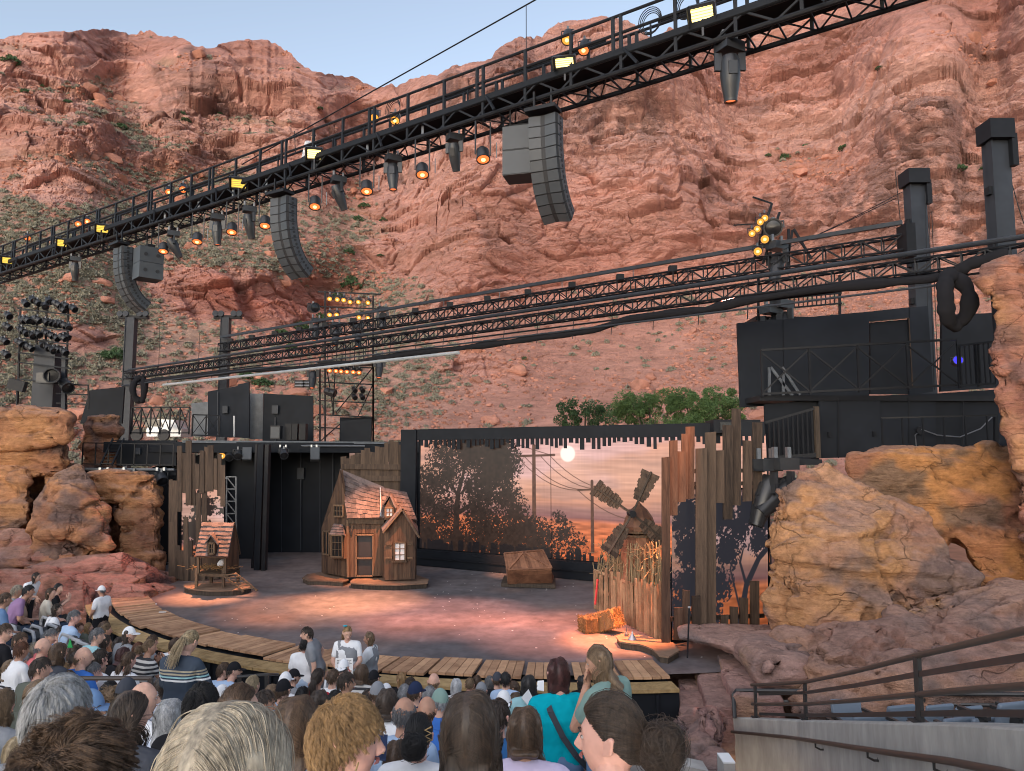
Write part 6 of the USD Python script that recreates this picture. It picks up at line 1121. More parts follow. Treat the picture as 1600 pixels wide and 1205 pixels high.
for i in range(30):
    u = (i + .5) / 30; p = rp(u) - V(.05, .08, 0); zt_ = EYE[2] + (712 - np.interp(u, [0, .4, 1], [880, 895, 905])) / FPX * p[1]; obj('slat', MB().bar(p, p + V(r_.uniform(-.03, .03), 0, zt_ + r_.uniform(-.25, .1)), .062, .03, up=(0, 1, 0)), 'deck_wood', rd)
for zz_ in (.55, 1.05): 
    for i in range(12): obj('rail_piece', MB().bar(rp(i / 12) - V(0.02, .03, -zz_), rp((i + 1) / 12) - V(0.02, .03, -zz_), .03, .07), 'deck_wood', rd)
g = MB()
for i in range(230):
    u = r_.uniform(.05, 1); p = rp(u) + V(0, r_.uniform(-.15, .1), 0); z_ = EYE[2] + (712 - r_.uniform(850, 895)) / FPX * p[1]; d_ = V(r_.gauss(0, .5), r_.gauss(0, .3), r_.uniform(-.6, 1)); q = p + V(0, 0, z_); g.bar(q, q + nrm(d_) * r_.uniform(.12, .3), .025, .006)
obj('husk', g, 'reed', rd, kind='stuff')
sh = thing('red_stick', 'dark red pole leaning on the left end of the cornstalk fence', 'pole', at(932, 945, 19)); obj('shaft', MB().tube([at(930, 945, 19.3), at(934, 905, 19.4)], .03, 6), 'sign_red', sh)
def hay(label, c, size, R):
    t = thing('hay_bale', label, 'hay bale', c); c = np.asarray(c, float); sx, sy, sz = size; r_ = random.Random(int(c[0] * 100))
    obj('bale', MB().box(c + V(0, 0, sz / 2), (sx * .95, sy * .95, sz * .95), R), 'straw', t); g = MB()
    for i in range(900):
        ax = r_.choice((0, 1, 2)); s_ = r_.choice((-1, 1)); q = [r_.uniform(-.5, .5), r_.uniform(-.5, .5), r_.uniform(-.5, .5)]; q[ax] = s_ * .49; p = c + V(0, 0, sz / 2) + R @ (np.array(q) * size); d_ = R @ V(r_.gauss(0, 1) * (ax != 0) + r_.gauss(0, .3), r_.gauss(0, 1) * (ax != 1) + r_.gauss(0, .3), r_.gauss(0, 1) * (ax != 2) + r_.gauss(0, .3)); g.bar(p - nrm(d_) * .06, p + nrm(d_) * .07, .01, .008)
    obj('straw', g, 'straw', t, kind='stuff')
    for o in (-.2, .2): w_ = R @ V(o * sx, 0, 0); obj('twine', MB().tube([c + w_ + R @ V(0, sy * .5, .02), c + w_ + R @ V(0, sy * .5, sz), c + w_ + R @ V(0, -sy * .5, sz), c + w_ + R @ V(0, -sy * .5, .02)], .008, 5), 'disc_wood', t)
p = onz(950, 990); hay('tilted hay bale leaning against the cornstalk fence', p + V(.0, .25, .05), V(.72, .42, .42), rotz(-.75) @ roty(-.35)); hay('flat orange lit hay bale beside the tilted bale', onz(928, 990) + V(0, .3, 0), V(.60, .42, .34), rotz(.35))
disc('scenery_disc', 'wavy edged wooden base along the cornstalk fence', [(962, 994), (975, 990), (1010, 994), (1052, 1004), (1062, 1016), (1045, 1026), (1030, 1024), (1020, 1014), (1000, 1006), (985, 1005), (968, 1002)], .14)
fn = thing('metal_funnel', 'pale metal funnel standing on the wavy wooden base', 'funnel', onz(988, 998, .14)); p = onz(988, 999, .14); obj('cone', MB().lathe([(.10, 0), (.095, .012), (.018, .13), (.016, .19)], p, 16), 'steel_funnel', fn, smooth=40)
fn = thing('oil_can', 'small dark oil can with a spout next to the metal funnel', 'oil can', onz(978, 994, .14)); p = onz(979, 994, .14); obj('can', MB().lathe([(0, 0), (.05, 0), (.05, .05), (.015, .10), (.006, .2), (0, .2)], p, 12), 'grey_metal', fn)
st = thing('thin_pole', 'thin black pole beside the flat stone slab at the right', 'pole', at(1074, 1028, 15.4)); obj('shaft', MB().tube([at(1074, 1028, 15.5), at(1077, 950, 15.5)], .018, 6), 'black_metal', st); obj('cap', MB().lathe([(0, 0), (.03, 0), (.03, .03), (0, .03)], at(1077, 950, 15.5), 8), 'pale_metal', st)
for i, (px, py) in enumerate(((237, 944), (241, 950), (254, 957))): t = thing('floor_marker', ['small white marker on the dark stage floor, nearest the left rocks', 'middle small white marker on the stage floor by the left apron', 'small white marker on the stage floor closest to the apron boards'][i], 'marker', onz(px, py)); obj('block', MB().box(onz(px, py, .02), (.28 - .05 * i, .06, .03), rotz(.1)), 'paper_white', t)
# ---------------------------------------------------------------- trees behind the screen
def tree(name, label, base, h, r, leafm, n, seed):
    t = thing(name, label, 'tree', base); r_ = np.random.default_rng(seed); base = np.asarray(base, float); g = MB(); tips = []
    for k in range(7):
        a, rr_ = r_.uniform(0, 6.28), r_.uniform(.3, .95); tip = base + V(math.cos(a) * r * rr_, math.sin(a) * r * .6 * rr_, h * r_.uniform(.55, .95)); g.tube([base + V(0, 0, -.4), base + V(0, 0, h * .2) + .25 * (tip - base) * V(1, 1, 0), tip], [.12, .09, .03], 6); tips.append(tip)
    obj('trunk', g, 'bark', t)
    cs = np.array(tips + [base + V(r_.uniform(-r, r), r_.uniform(-.5, .5) * r, h * r_.uniform(.35, .9)) for _ in range(38)]); i = r_.integers(0, len(cs), n); rad = r_.uniform(.16, .46, len(cs)) * min(r, h * .5) * .8
    u = r_.normal(size=(n, 3)); u /= np.linalg.norm(u, axis=1)[:, None]; c = cs[i] + u * (rad[i] * r_.uniform(.3, 1, n) ** .4)[:, None] * V(1, 1, .8)
    a = r_.normal(size=(n, 3)); a /= np.linalg.norm(a, axis=1)[:, None]; b = np.cross(a, r_.normal(size=(n, 3))); b /= np.linalg.norm(b, axis=1)[:, None]; s_ = .066 * r_.uniform(.5, 1.6, n)[:, None]
    v = np.stack([c - a * s_, c + b * s_ * .5, c + a * s_, c - b * s_ * .5], 1).reshape(-1, 3); j = np.arange(n)[:, None] * 4; obj('crown', (v, np.vstack([j + [0, 1, 2], j + [0, 2, 3]])), leafm, t)
tree('leafy_tree', 'small dark green tree behind the middle of the screen top', at(912, 690, 46) - V(0, 0, .8), 3.6, 1.5, 'leaf_dark', 5200, 1)
tree('leafy_tree', 'broad bright green tree left of the right black building', at(1020, 690, 48) - V(0, 0, .8), 4.3, 2.6, 'leaf_green', 17000, 2)
tree('leafy_tree', 'bright green tree touching the edge of the right black building', at(1095, 690, 48) - V(0, 0, .8), 4.5, 2.6, 'leaf_green', 17000, 3)
tree('leafy_tree', 'low green shrub peeping over the screen left of the small dark tree', at(880, 690, 47) - V(0, 0, .8), 1.6, .8, 'leaf_dark', 1800, 4)
# ---------------------------------------------------------------- concrete wall, rails and grey seats at lower right
WL = [(13.8, 1148), (12.5, 1146), (11.2, 1150), (9.8, 1170), (8.4, 1210)]
_wk = np.array([at(1640, 1150, 2.2) + V(.3, 0, 0), at(1640, 1142, 3.6) + V(.0, 0, 0), at(1600, 1138, 4.2), at(1500, 1132, 5.2), at(1410, 1130, 6.4), at(1318, 1128, 8.6), at(1245, 1126, 11.2), at(1180, 1123, 12.7), at(1142, 1121, 13.4)])
def wallpt(Y): return np.array([np.interp(Y, _wk[:, 1], _wk[:, k]) for k in range(3)])
cw = thing('concrete_wall', 'curved grey concrete parapet wall stepping down beside the aisle at lower right', 'wall', wallpt(6))
ys = np.linspace(2.0, 13.4, 60); A_ = np.array([wallpt(y) for y in ys]); sideN = V(1, .1, 0); T_ = A_ + sideN * .32; Bo = A_.copy(); Bo[:, 2] = -1.6; Bi = T_.copy(); Bi[:, 2] = -1.6; ch_ = .015
rows = [Bo, A_ - V(0, 0, ch_), A_ + sideN * ch_, T_ - sideN * ch_, T_ - V(0, 0, ch_), Bi]; obj('wall_body', MB().grid(np.array(rows)), 'concrete', cw, smooth=30)
obj('wall_end', slab([Bo[-1], A_[-1], T_[-1], Bi[-1]][::-1], .01), 'concrete', cw)
gr_ = thing('guard_rail', 'black steel guard rail with two brown handrails on top of the concrete wall', 'railing', wallpt(6.4)); Hr = .54
path = lambda h, y0=2.0, y1=13.3, n=40: [wallpt(y) + sideN * .14 + V(0, 0, h) for y in np.linspace(y0, y1, n)]
for h, m_ in ((Hr, 'rail_brown'), (Hr * .42, 'rail_brown')):
    P2 = np.array(path(h, 2, 13.0)); obj('handrail', MB().tube(P2, .026, 8), m_, gr_, smooth=60)
for h in (Hr * .72, Hr * .13):
    P2 = path(h, 2, 12.8)
    g = MB()
    for a, b in zip(P2[:-1], P2[1:]): g.bar(a, b, .012, .045)
    obj('flat_bar', g, 'rail_dark', gr_)
for Y in (2.6, 4.1 - .9, 6.35, 11.2, 12.9):
    if Y == 4.1 - .9: continue
    p = wallpt(Y) + sideN * .14; obj('post', MB().bar(p, p + V(0, 0, Hr), .035, .07, up=(0, 1, 0)), 'rail_dark', gr_); obj('foot_plate', MB().box(p + V(0, 0, .006), (.13, .16, .012)), 'rail_dark', gr_)
ar_ = thing('aisle_handrail', 'brown round handrail bracketed along the face of the concrete wall', 'handrail', wallpt(5)); P2 = [wallpt(y) + V(-.10, 0, -.055 - .0 * y) + V(0, 0, -.02) for y in np.linspace(2.0, 13.2, 40)]
P2 = [p - V(0, 0, np.interp(p[1], [2, 4.2, 8, 13.2], [.14, .16, .17, .16])) for p in P2]
obj('rail', MB().tube(P2, .026, 10), 'rail_brown', ar_, smooth=60)
for Y in (3.3, 4.3, 5.45, 7.2, 9.6):
    p = np.array([np.interp(Y, [q[1] for q in P2], [q[k] for q in P2]) for k in range(3)]); obj('bracket', MB().tube([p - V(0, 0, .01), p - V(0, 0, .07), p + V(.06, 0, -.10), p + V(.115, 0, -.10)], .012, 6), 'rail_dark', ar_); obj('rosette', MB().lathe([(0, 0), (.035, 0), (.03, .015), (0, .015)], p + V(.118, 0, -.10), 10, roty(-math.pi / 2)), 'rail_dark', ar_)
nr = thing('guard_rail', 'thin dark curved rail behind the grey seats at the wall end', 'railing', at(1150, 1090, 13.3))
obj('top_rail', MB().tube([at(1148, 1122, 13.2), at(1146, 1085, 13.4), at(1150, 1079, 13.5), at(1300, 1080, 13.2), at(1450, 1084, 12.6), at(1660, 1086, 12)], .035, 8), 'rail_dark', nr)
obj('mid_rail', MB().tube([at(1150, 1096, 13.5), at(1300, 1096, 13.2), at(1650, 1104, 12)], .03, 6), 'rail_dark', nr)
for px, Y in ((1160, 13.45), (1300, 13.2), (1445, 12.6)): obj('post', MB().bar(at(px, 1130, Y), at(px, 1081, Y), .05, .05, up=(1, 0, 0)), 'rail_dark', nr)
terr = thing('seating_block', 'concrete seating steps under the grey seats at the right', 'terrace', (7, 9, 0))
for i in range(9): y0 = 12.6 - 1.15 * i; z_ = -.62 + .42 * i; obj('step', MB().box(V(wallpt(y0)[0] + 4.3, y0 - .1, z_ / 2 - .8), (7.9, 1.25, z_ + 1.6)), 'concrete_step', terr)
seat0 = None
def seat(c, rz, label, group):
    global seat0
    if seat0 is not None: dup(seat0, c, rz, label, group); return
    seat0 = thing('theatre_seat', label, 'seat', c, group); o = np.asarray(c, float)
    bk = m3.Manifold.hull_points(np.vstack([ball(o + V(x, .02 + .08 * (z_ > .7), z_), .035) for x in (-.21, .21) for z_ in (.45, .78)])); obj('backrest', arr(bk), 'seat_plastic', seat0, smooth=40)
    bt = m3.Manifold.hull_points(np.vstack([ball(o + V(x, y_, .42), .04) for x in (-.2, .2) for y_ in (-.42, -.02)])); obj('cushion', arr(bt), 'seat_plastic', seat0, smooth=40)
    for x in (-.27, .27): obj('armrest', MB().box(o + V(x, -.2, .62), (.05, .4, .04)), 'rail_dark', seat0); obj('leg', MB().box(o + V(x, -.1, .31), (.05, .12, .6)), 'rail_dark', seat0)
def arr(m_): k = m_.to_mesh(); return np.array(k.vert_properties[:, :3], float), np.array(k.tri_verts)
SEATS = [(1325, 1097, 12.2), (1350, 1115, 10.2), (1400, 1100, 11.5), (1460, 1099, 11.5), (1505, 1102, 11.5), (1450, 1112, 9.6), (1402, 1128, 8.6), (1490, 1118, 8.8), (1535, 1117, 8.6), (1575, 1094, 8.4), (1630, 1092, 8.2), (1545, 1130, 8.0), (1590, 1112, 10.6), (1640, 1118, 8.8)]
for i, (px, py, Y) in enumerate(SEATS):
    p = at(px, py, Y); seat(p - V(0, 0, .80), math.pi + .25, 'empty grey blue plastic seat behind the guard rail at lower right', 'empty grey seats at the right')
bk_ = thing('concrete_block', 'pale concrete block at the foot of the aisle beside the crowd', 'block', at(1090, 1190, 6.5)); c = at(1088, 1205, 6.2); obj('block', MB().prism([(-.14, -.7), (.14, -.7), (.10, .10), (-.10, .14)], .2, c + V(0, .0, -.10), (1, 0, 0), (0, 0, 1)), 'concrete', bk_)
bk_ = thing('concrete_block', 'small white edged concrete step beside the foot of the concrete wall', 'block', at(1135, 1190, 6.5)); obj('block', MB().box(at(1136, 1243, 6.6), (.1, .2, .6)), 'concrete', bk_); obj('edge_strip', MB().box(at(1136, 1243, 6.6) + V(0, 0, .306), (.1, .2, .012)), 'paper_white', bk_)
# ---------------------------------------------------------------- loose wires and hoses
hz = thing('wall_hose', 'dark hose looping along the lower black wall at the right', 'hose', at(1480, 680, 24.3)); obj('hose', MB().tube([at(1432, 700, 24.4), at(1430, 680, 24.35), at(1440, 671, 24.3), at(1465, 680, 24.3), at(1500, 683, 24.3), at(1532, 670, 24.3), at(1550, 652, 24.3)], .02, 6), 'grey_metal', hz); obj('reel', MB().lathe([(0, -.06), (.14, -.06), (.14, .06), (0, .06)], at(1438, 673, 24.35), 12, rotx(math.pi / 2)), 'black_metal', hz)
for a, b, Y_ in (((1399, 268), (1412, 392), 24), ((1446, 300), (1452, 600), 26.5), ((1451, 310), (1460, 610), 26.5), ((1456, 330), (1466, 600), 26.5), ((1575, 240), (1584, 400), 20), ((1582, 290), (1600, 350), 20), ((1250, 380), (1410, 300), 25), ((1225, 390), (1400, 310), 25), ((250, 500), (248, 575), 46), ((312, 520), (310, 570), 46), ((225, 525), (350, 540), 47), ((460, 205), (462, 240), 23)):
    wv = thing('thin_wire', 'thin dark steel wire strung among the columns and trusses', 'wire', at(*a, Y_), 'thin wires among the columns'); m_ = (np.asarray(a, float) + np.asarray(b, float)) / 2; obj('strand', MB().tube([at(*a, Y_), at(m_[0], m_[1] + 2, Y_), at(*b, Y_)], .014, 5), 'black_metal', wv)
for px, Y_ in ((1310, 24.28), (1420, 24.38), (1505, 24.48)): obj('wall_seam', MB().bar(at(px, 716, Y_), at(px, 622, Y_), .03, .02, up=(0, 1, 0)), 'black_metal', rb)
# ---------------------------------------------------------------- the stage wash: lit lamps' own light
def spot(name, src, tgt, col, power, cone, soft=.7, radius=.02):
    L = UsdLux.SphereLight.Define(stage, '/World/' + name); L.CreateRadiusAttr(radius); L.CreateNormalizeAttr(True); L.CreateIntensityAttr(power); L.CreateColorAttr(Gf.Vec3f(*col))
    src, tgt = np.asarray(src, float), np.asarray(tgt, float); d_ = nrm(tgt - src); R = frame(d_); Mx = np.eye(4); Mx[:3, 0], Mx[:3, 1], Mx[:3, 2], Mx[:3, 3] = R[:, 0], np.cross(-d_, R[:, 0]), -d_, src
    L.AddTransformOp().Set(Gf.Matrix4d(*Mx.T.ravel().tolist()))
    s_ = UsdLux.ShapingAPI.Apply(L.GetPrim()); s_.CreateShapingConeAngleAttr(cone); s_.CreateShapingConeSoftnessAttr(soft)
OR = (1.0, .38, .17); PK = (1.0, .36, .25)
spot('stage_spot', on_gantry(573, 298, -.1) - V(0, 0, .1), onz(560, 938), OR, 6000, 11, 1)
spot('stage_spot_001', on_gantry(660, 272, -.1) - V(0, 0, .1), onz(690, 960), PK, 3400, 14, 1)
spot('stage_spot_002', on_gantry(755, 248, -.1) - V(0, 0, .1), onz(880, 985), PK, 3600, 13, 1)
spot('stage_spot_003', on_gantry(492, 322, -.1) - V(0, 0, .1), onz(470, 950), OR, 3000, 12, 1)
spot('stage_spot_004', on_gantry(362, 362, -.1) - V(0, 0, .1), at(330, 850, 23.6), OR, 6000, 7, 1)
spot('stage_spot_005', on_gantry(710, 250, -.3) - V(0, 0, .6), at(580, 840, 25.5), OR, 5200, 8, 1)
spot('stage_spot_006', on_gantry(1140, 130, -.3) - V(0, 0, 1.3), at(985, 940, 17.6), (1.0, .29, .10), 9000, 8, 1)
spot('stage_spot_007', at(1140, 425, 24.5), at(1130, 1010, 15.5), PK, 4500, 10, 1)
spot('stage_spot_008', on_gantry(308, 377, -.1) - V(0, 0, .1), at(170, 905, 23), PK, 1000, 12, 1)
spot('stage_spot_009', on_gantry(529, 300, -.3) - V(0, 0, .6), onz(830, 895), OR, 4500, 7, 1)
# ---------------------------------------------------------------- people
def cloth(name, col, stripe=None, var=.10):
    if stripe is None: return plain(name, col, 0.9, var=var, scale=9, bump=.004, bscale=25, spec=.15)
    mat(name, {'g': ('geometry', {}), 'w': ('wave_texture', {'wave_type': 'bands', 'bands_direction': 'z', 'scale': stripe[1], 'distortion': 0.6, 'detail': 1.0, 'detail_scale': 2.0}), 'r': ('rgb_ramp', {'ramp': [(.42, col), (.58, stripe[0])]}), 'p': ('principled_bsdf', {'roughness': .9})},
        [('g.position', 'w.vector'), ('w.fac', 'r.fac'), ('r.color', 'p.base_color')])
for k, c in dict(white=(.72, .73, .75), lightblue=(.36, .48, .66), blue=(.05, .16, .50), navy=(.02, .03, .07), black=(.014, .014, .017), grey=(.22, .23, .25), darkgrey=(.055, .06, .075), olive=(.10, .11, .09), pink=(.62, .40, .40), salmon=(.60, .16, .17), red=(.42, .02, .04), teal=(.0, .36, .46), paleteal=(.30, .52, .56),
                 green=(.03, .25, .07), beige=(.36, .25, .19), lavender=(.58, .50, .66), sage=(.20, .30, .27), denim=(.13, .22, .38), palejean=(.38, .48, .62), cream=(.62, .56, .46), orange=(.50, .22, .12), purple=(.30, .18, .32), denimdark=(.03, .045, .075), khaki=(.33, .29, .22), mauve=(.48, .40, .43), bluepat=(.03, .11, .27)).items(): cloth('cloth_' + k, c)
cloth('cloth_bluestripe', (.01, .20, .58), ((.35, .62, .85), 9)); cloth('cloth_bwstripe', (.012, .012, .016), ((.55, .56, .58), 9)); cloth('cloth_whitestripe', (.62, .66, .74), ((.42, .47, .58), 8))
cloth('cloth_sweater', (.045, .06, .085)); cloth('cloth_pattern', (.03, .03, .035), ((.5, .48, .46), 5))
for k, c in dict(fair=(.56, .33, .25), tan=(.44, .24, .165), pink=(.58, .32, .26), brown=(.26, .13, .085)).items():
    mat('skin_' + k, {'g': ('geometry', {}), 'n': ('noise_texture', {'scale': 22.0, 'detail': 4.0}), 'r': ('rgb_ramp', {'ramp': [(.3, np.array(c) * .88), (.7, np.array(c) * 1.1)]}), 'p': ('principled_bsdf', {'roughness': .55, 'subsurface_weight': .08, 'subsurface_radius': (.02, .008, .004), 'specular_ior_level': .35})}, [('g.position', 'n.vector'), ('n.fac', 'r.fac'), ('r.color', 'p.base_color')])
plain('lip', (.36, .13, .12), .5, var=.1); plain('eye_white', (.42, .38, .36), .3, var=.05); plain('eye_dark', (.03, .022, .018), .2, var=.05)
HAIR = dict(black=((.006, .006, .007), (.022, .020, .020)), dark=((.009, .007, .006), (.070, .048, .036)), brown=((.020, .012, .008), (.13, .080, .050)), light=((.060, .038, .022), (.24, .16, .095)), blond=((.12, .085, .048), (.50, .39, .24)), ash=((.10, .085, .065), (.46, .40, .31)), honey=((.085, .048, .022), (.42, .26, .12)),
            grey=((.08, .085, .09), (.40, .41, .43)), silver=((.20, .21, .22), (.62, .63, .65)), red=((.016, .006, .006), (.075, .026, .024)), auburn=((.035, .014, .008), (.16, .062, .030)), salt=((.030, .030, .032), (.22, .22, .23)))
for k, (a, b) in HAIR.items():
    mat('hair_' + k, {'g': ('geometry', {}), 'm': ('mapping', {'scale': (150, 150, 22)}), 'n': ('noise_texture', {'scale': 1.0, 'detail': 3.0}), 'm2': ('mapping', {'scale': (30, 30, 5)}), 'n2': ('noise_texture', {'scale': 1.0, 'detail': 2.0}), 's': ('math', {'math_type': 'multiply_add', 'value2': .55}), 'h': ('math', {'math_type': 'multiply', 'value2': .45}),
        'r': ('rgb_ramp', {'ramp': [(.32, a), (.72, b)]}), 'p': ('principled_bsdf', {'roughness': .48, 'specular_ior_level': .4})},
        [('g.position', 'm.vector'), ('m.vector', 'n.vector'), ('g.position', 'm2.vector'), ('m2.vector', 'n2.vector'), ('n.fac', 's.value1'), ('n2.fac', 'h.value1'), ('h.value', 's.value3'), ('s.value', 'r.fac'), ('r.color', 'p.base_color')])
HS = V(.078, .097, .122)                  # half size of the head
def head_mesh(sub=3):
    t = trimesh.creation.icosphere(sub); u = np.array(t.vertices); x, y, z = u.T
    v = u * HS; jaw = np.clip(-z, 0, 1); v[:, 0] *= 1 - .30 * jaw ** 1.4; v[:, 1] = np.where(y > 0, v[:, 1] * (1 - .10 * np.clip(z, 0, 1)) , v[:, 1] * (1 - .38 * jaw ** 1.2))
    v[:, 1] += .012 * np.exp(-((z + .82) / .18) ** 2) * (y > 0) * np.exp(-(x / .35) ** 2)
    for sx in (-1, 1): v[:, 1] -= .011 * np.exp(-((x - sx * .40) / .17) ** 2 - ((z - .02) / .13) ** 2) * (y > 0); v[:, 1] += .004 * np.exp(-((x - sx * .45) / .2) ** 2 - ((z + .3) / .2) ** 2) * (y > 0)
    v[:, 1] += .006 * np.exp(-((z - .20) / .10) ** 2) * (y > .3); v[:, 1] += .005 * np.exp(-((z + .52) / .09) ** 2 - (x / .25) ** 2) * (y > 0)
    m_ = m3.Manifold(m3.Mesh(v.astype(np.float32), t.faces.astype(np.uint32)))
    nose = m3.Manifold.hull_points(np.vstack([ball(V(0, .090, .012), .008), ball(V(0, .112, -.030), .010), ball(V(.012, .096, -.036), .008), ball(V(-.012, .096, -.036), .008)]))
    ears = [m3.Manifold.hull_points(np.vstack([ball(V(s * .077, -.004, .012), .010), ball(V(s * .083, -.020, .022), .011), ball(V(s * .080, -.016, -.012), .009), ball(V(s * .074, .004, -.022), .008)])) for s in (-1, 1)]
    return m3.Manifold.batch_boolean([m_, nose] + ears, m3.OpType.Add)
HEAD = head_mesh()
def hull(*ps): return m3.Manifold.hull_points(np.vstack([ball(np.asarray(p[0], float), p[1]) for p in ps]))
def hand(w, d, n, side, curl=.5, sc=1.0):   # wrist, pointing direction, palm-facing normal
    d, n = nrm(d), nrm(n); s = np.cross(d, n) * side; out = [hull((w, .026 * sc), (w + d * .02 + s * .025, .016), (w + d * .085 + s * .032, .013), (w + d * .085 - s * .032, .013), (w + d * .02 - s * .02, .016))]
    for i, (o, L) in enumerate(((.033, .070), (.011, .080), (-.011, .074), (-.032, .058))):
        p = w + d * .088 + s * o * sc; q = p + (d * math.cos(curl * .6) + n * math.sin(curl * .6)) * L * .5; r = q + (d * math.cos(curl * 1.6) + n * math.sin(curl * 1.6)) * L * .5; out += [hull((p, .0095), (q, .0088)), hull((q, .0088), (r, .0075))]
    p = w + d * .03 + s * .03; q = p + nrm(d * .55 + s * .7 + n * .3) * .05; r = q + nrm(d * .9 + s * .1 + n * .35) * .038
    return out + [hull((p, .013), (q, .0105)), hull((q, .0105), (r, .009))]
def sk(**k): return {a: np.asarray(b, float) for a, b in k.items()}
def seated(lean=0.0, hands='lap'):
    y = lambda z: lean * (z - .5)
    J = sk(pel=(0, 0, .52), wai=(0, -.02 + y(.72), .74), che=(0, -.03 + y(.92), .94), nec=(0, -.01 + y(1.08), 1.10), hea=(0, .025 + y(1.25), 1.245))
    for s, n in ((-1, 'l'), (1, 'r')):
        J.update(sk(**{'sh' + n: (s * .175, -.03 + y(1.03), 1.035), 'el' + n: (s * .235, .05 + y(.8), .77), 'wr' + n: (s * .10, .25, .66), 'kn' + n: (s * .11, .44, .53), 'an' + n: (s * .11, .40, .10), 'to' + n: (s * .12, .54, .05)}))
        J['hd' + n] = V(-s * .5, .8, -.1); J['hn' + n] = V(0, -.1, -1)
        if hands == 'phone': J['el' + n], J['wr' + n], J['hd' + n], J['hn' + n] = V(s * .22, .12, .84), V(s * .07, .32, .98), V(-s * .2, .2, 1), V(-s * .7, -.6, 0)
        if hands == 'chin' and s > 0: J['el' + n], J['wr' + n], J['hd' + n], J['hn' + n] = V(.2, .22, .85), V(.07, .17 + y(1.1), 1.05), V(-.2, -.1, 1), V(-.5, -.8, 0)
    return J
def standing(**over):
    J = sk(pel=(0, 0, .96), wai=(0, .01, 1.13), che=(0, 0, 1.30), nec=(0, .0, 1.47), hea=(0, .03, 1.62))
    for s, n in ((-1, 'l'), (1, 'r')):
        J.update(sk(**{'sh' + n: (s * .18, -.01, 1.405), 'el' + n: (s * .25, -.02, 1.13), 'wr' + n: (s * .25, .06, .89), 'kn' + n: (s * .10, .01, .52), 'an' + n: (s * .11, -.02, .09), 'to' + n: (s * .13, .14, .045), 'hd' + n: (0, .15, -1), 'hn' + n: (-s, 0, 0)}))
    for k, v in over.items(): J[k] = np.asarray(v, float)
    return J
def shift(J, keys, R, piv):               # bend the upper body
    for k in keys: J[k] = piv + R @ (J[k] - piv)
    return J
UP = ['wai', 'che', 'nec', 'hea', 'shl', 'shr', 'ell', 'elr', 'wrl', 'wrr']
def torso(J, g, top=True, fem=False):
    X = V(1, 0, 0); sx = nrm(J['shr'] - J['shl']); f = .96 if fem else 1.0
    P = [(J['pel'] - X * .085, .115 + g), (J['pel'] + X * .085, .115 + g)]; Wt_ = [(J['wai'] - sx * .07 * f, .105 * f + g), (J['wai'] + sx * .07 * f, .105 * f + g)]; C_ = [(J['che'] - sx * .095 * f, .11 + g), (J['che'] + sx * .095 * f, .11 + g)]
    S_ = [(J['shl'], .058 + g), (J['shr'], .058 + g), (J['nec'] - V(0, 0, .03), .052 + g)]
    return P, Wt_, C_, S_
def body(J, yaw, pitch, fem, edge):
    P, Wt_, C_, S_ = torso(J, 0, fem=fem); parts = [hull(*P, *Wt_), hull(*Wt_, *C_), hull(*C_, *S_), hull((J['nec'] - V(0, 0, .04), .056), (J['hea'] - V(0, .012, .05), .052))]
    for n, s in (('l', -1), ('r', 1)):
        parts += [hull((J['sh' + n], .055), (J['el' + n], .042)), hull((J['el' + n], .042), (J['wr' + n], .028)), hull((J['pel'] + V(s * .09, 0, -.01), .10), (J['kn' + n], .062)), hull((J['kn' + n], .062), (J['an' + n], .042)), hull((J['an' + n] - V(0, .03, .02), .04), (J['to' + n], .035))]
    m_ = m3.Manifold.batch_boolean(parts, m3.OpType.Add).refine_to_length(edge)
    v, f = arr(m_); t = trimesh.Trimesh(v, f, process=True); trimesh.smoothing.filter_taubin(t, iterations=6)
    R = rotz(-yaw) @ rotx(pitch); hm = HEAD.rotate((0, 0, 0)); hv, hf = arr(hm); hh = m3.Manifold(m3.Mesh((hv @ R.T + J['hea']).astype(np.float32), hf.astype(np.uint32)))
    ex = [hh]
    for n, s in (('l', -1), ('r', 1)): ex += hand(J['wr' + n], J['hd' + n], J['hn' + n], s)
    try:
        mm = m3.Manifold(m3.Mesh(np.array(t.vertices, np.float32), np.array(t.faces, np.uint32)))
        if mm.is_empty(): raise ValueError
    except Exception: mm = m_
    return arr(m3.Manifold.batch_boolean([mm] + ex, m3.OpType.Add))
def garment(parts, edge, seed):
    m_ = m3.Manifold.batch_boolean(parts, m3.OpType.Add).refine_to_length(edge); v, f = arr(m_); t = trimesh.Trimesh(v, f, process=True); trimesh.smoothing.filter_taubin(t, iterations=8); v = np.array(t.vertices)
    v = v + np.array(t.vertex_normals) * (.05 * (fbm(v * V(7, 7, 4) + seed, 4, seed) - .5))[:, None]; return v, np.array(t.faces)
def shirt(J, fem, sleeve, edge, seed):
    P, Wt_, C_, S_ = torso(J, .016, fem=fem); S_ = [(p, r if i < 2 else r - .006) for i, (p, r) in enumerate(S_)]; Q = [hull((J['pel'] + V(0, 0, .05) - V(.08, 0, 0), .125), (J['pel'] + V(0, 0, .05) + V(.08, 0, 0), .125), *Wt_), hull(*Wt_, *C_), hull(*C_, *S_)]
    for n in 'lr':
        a, b, c = J['sh' + n], J['el' + n], J['wr' + n]
        if sleeve == 'short': Q.append(hull((a, .074), (a + (b - a) * .62, .066)))
        elif sleeve == 'long': Q += [hull((a, .072), (b, .056)), hull((b, .056), (b + (c - b) * .93, .040))]
        elif sleeve == 'cap': Q.append(hull((a, .07), (a + (b - a) * .2, .062)))
    return garment(Q, edge, seed)
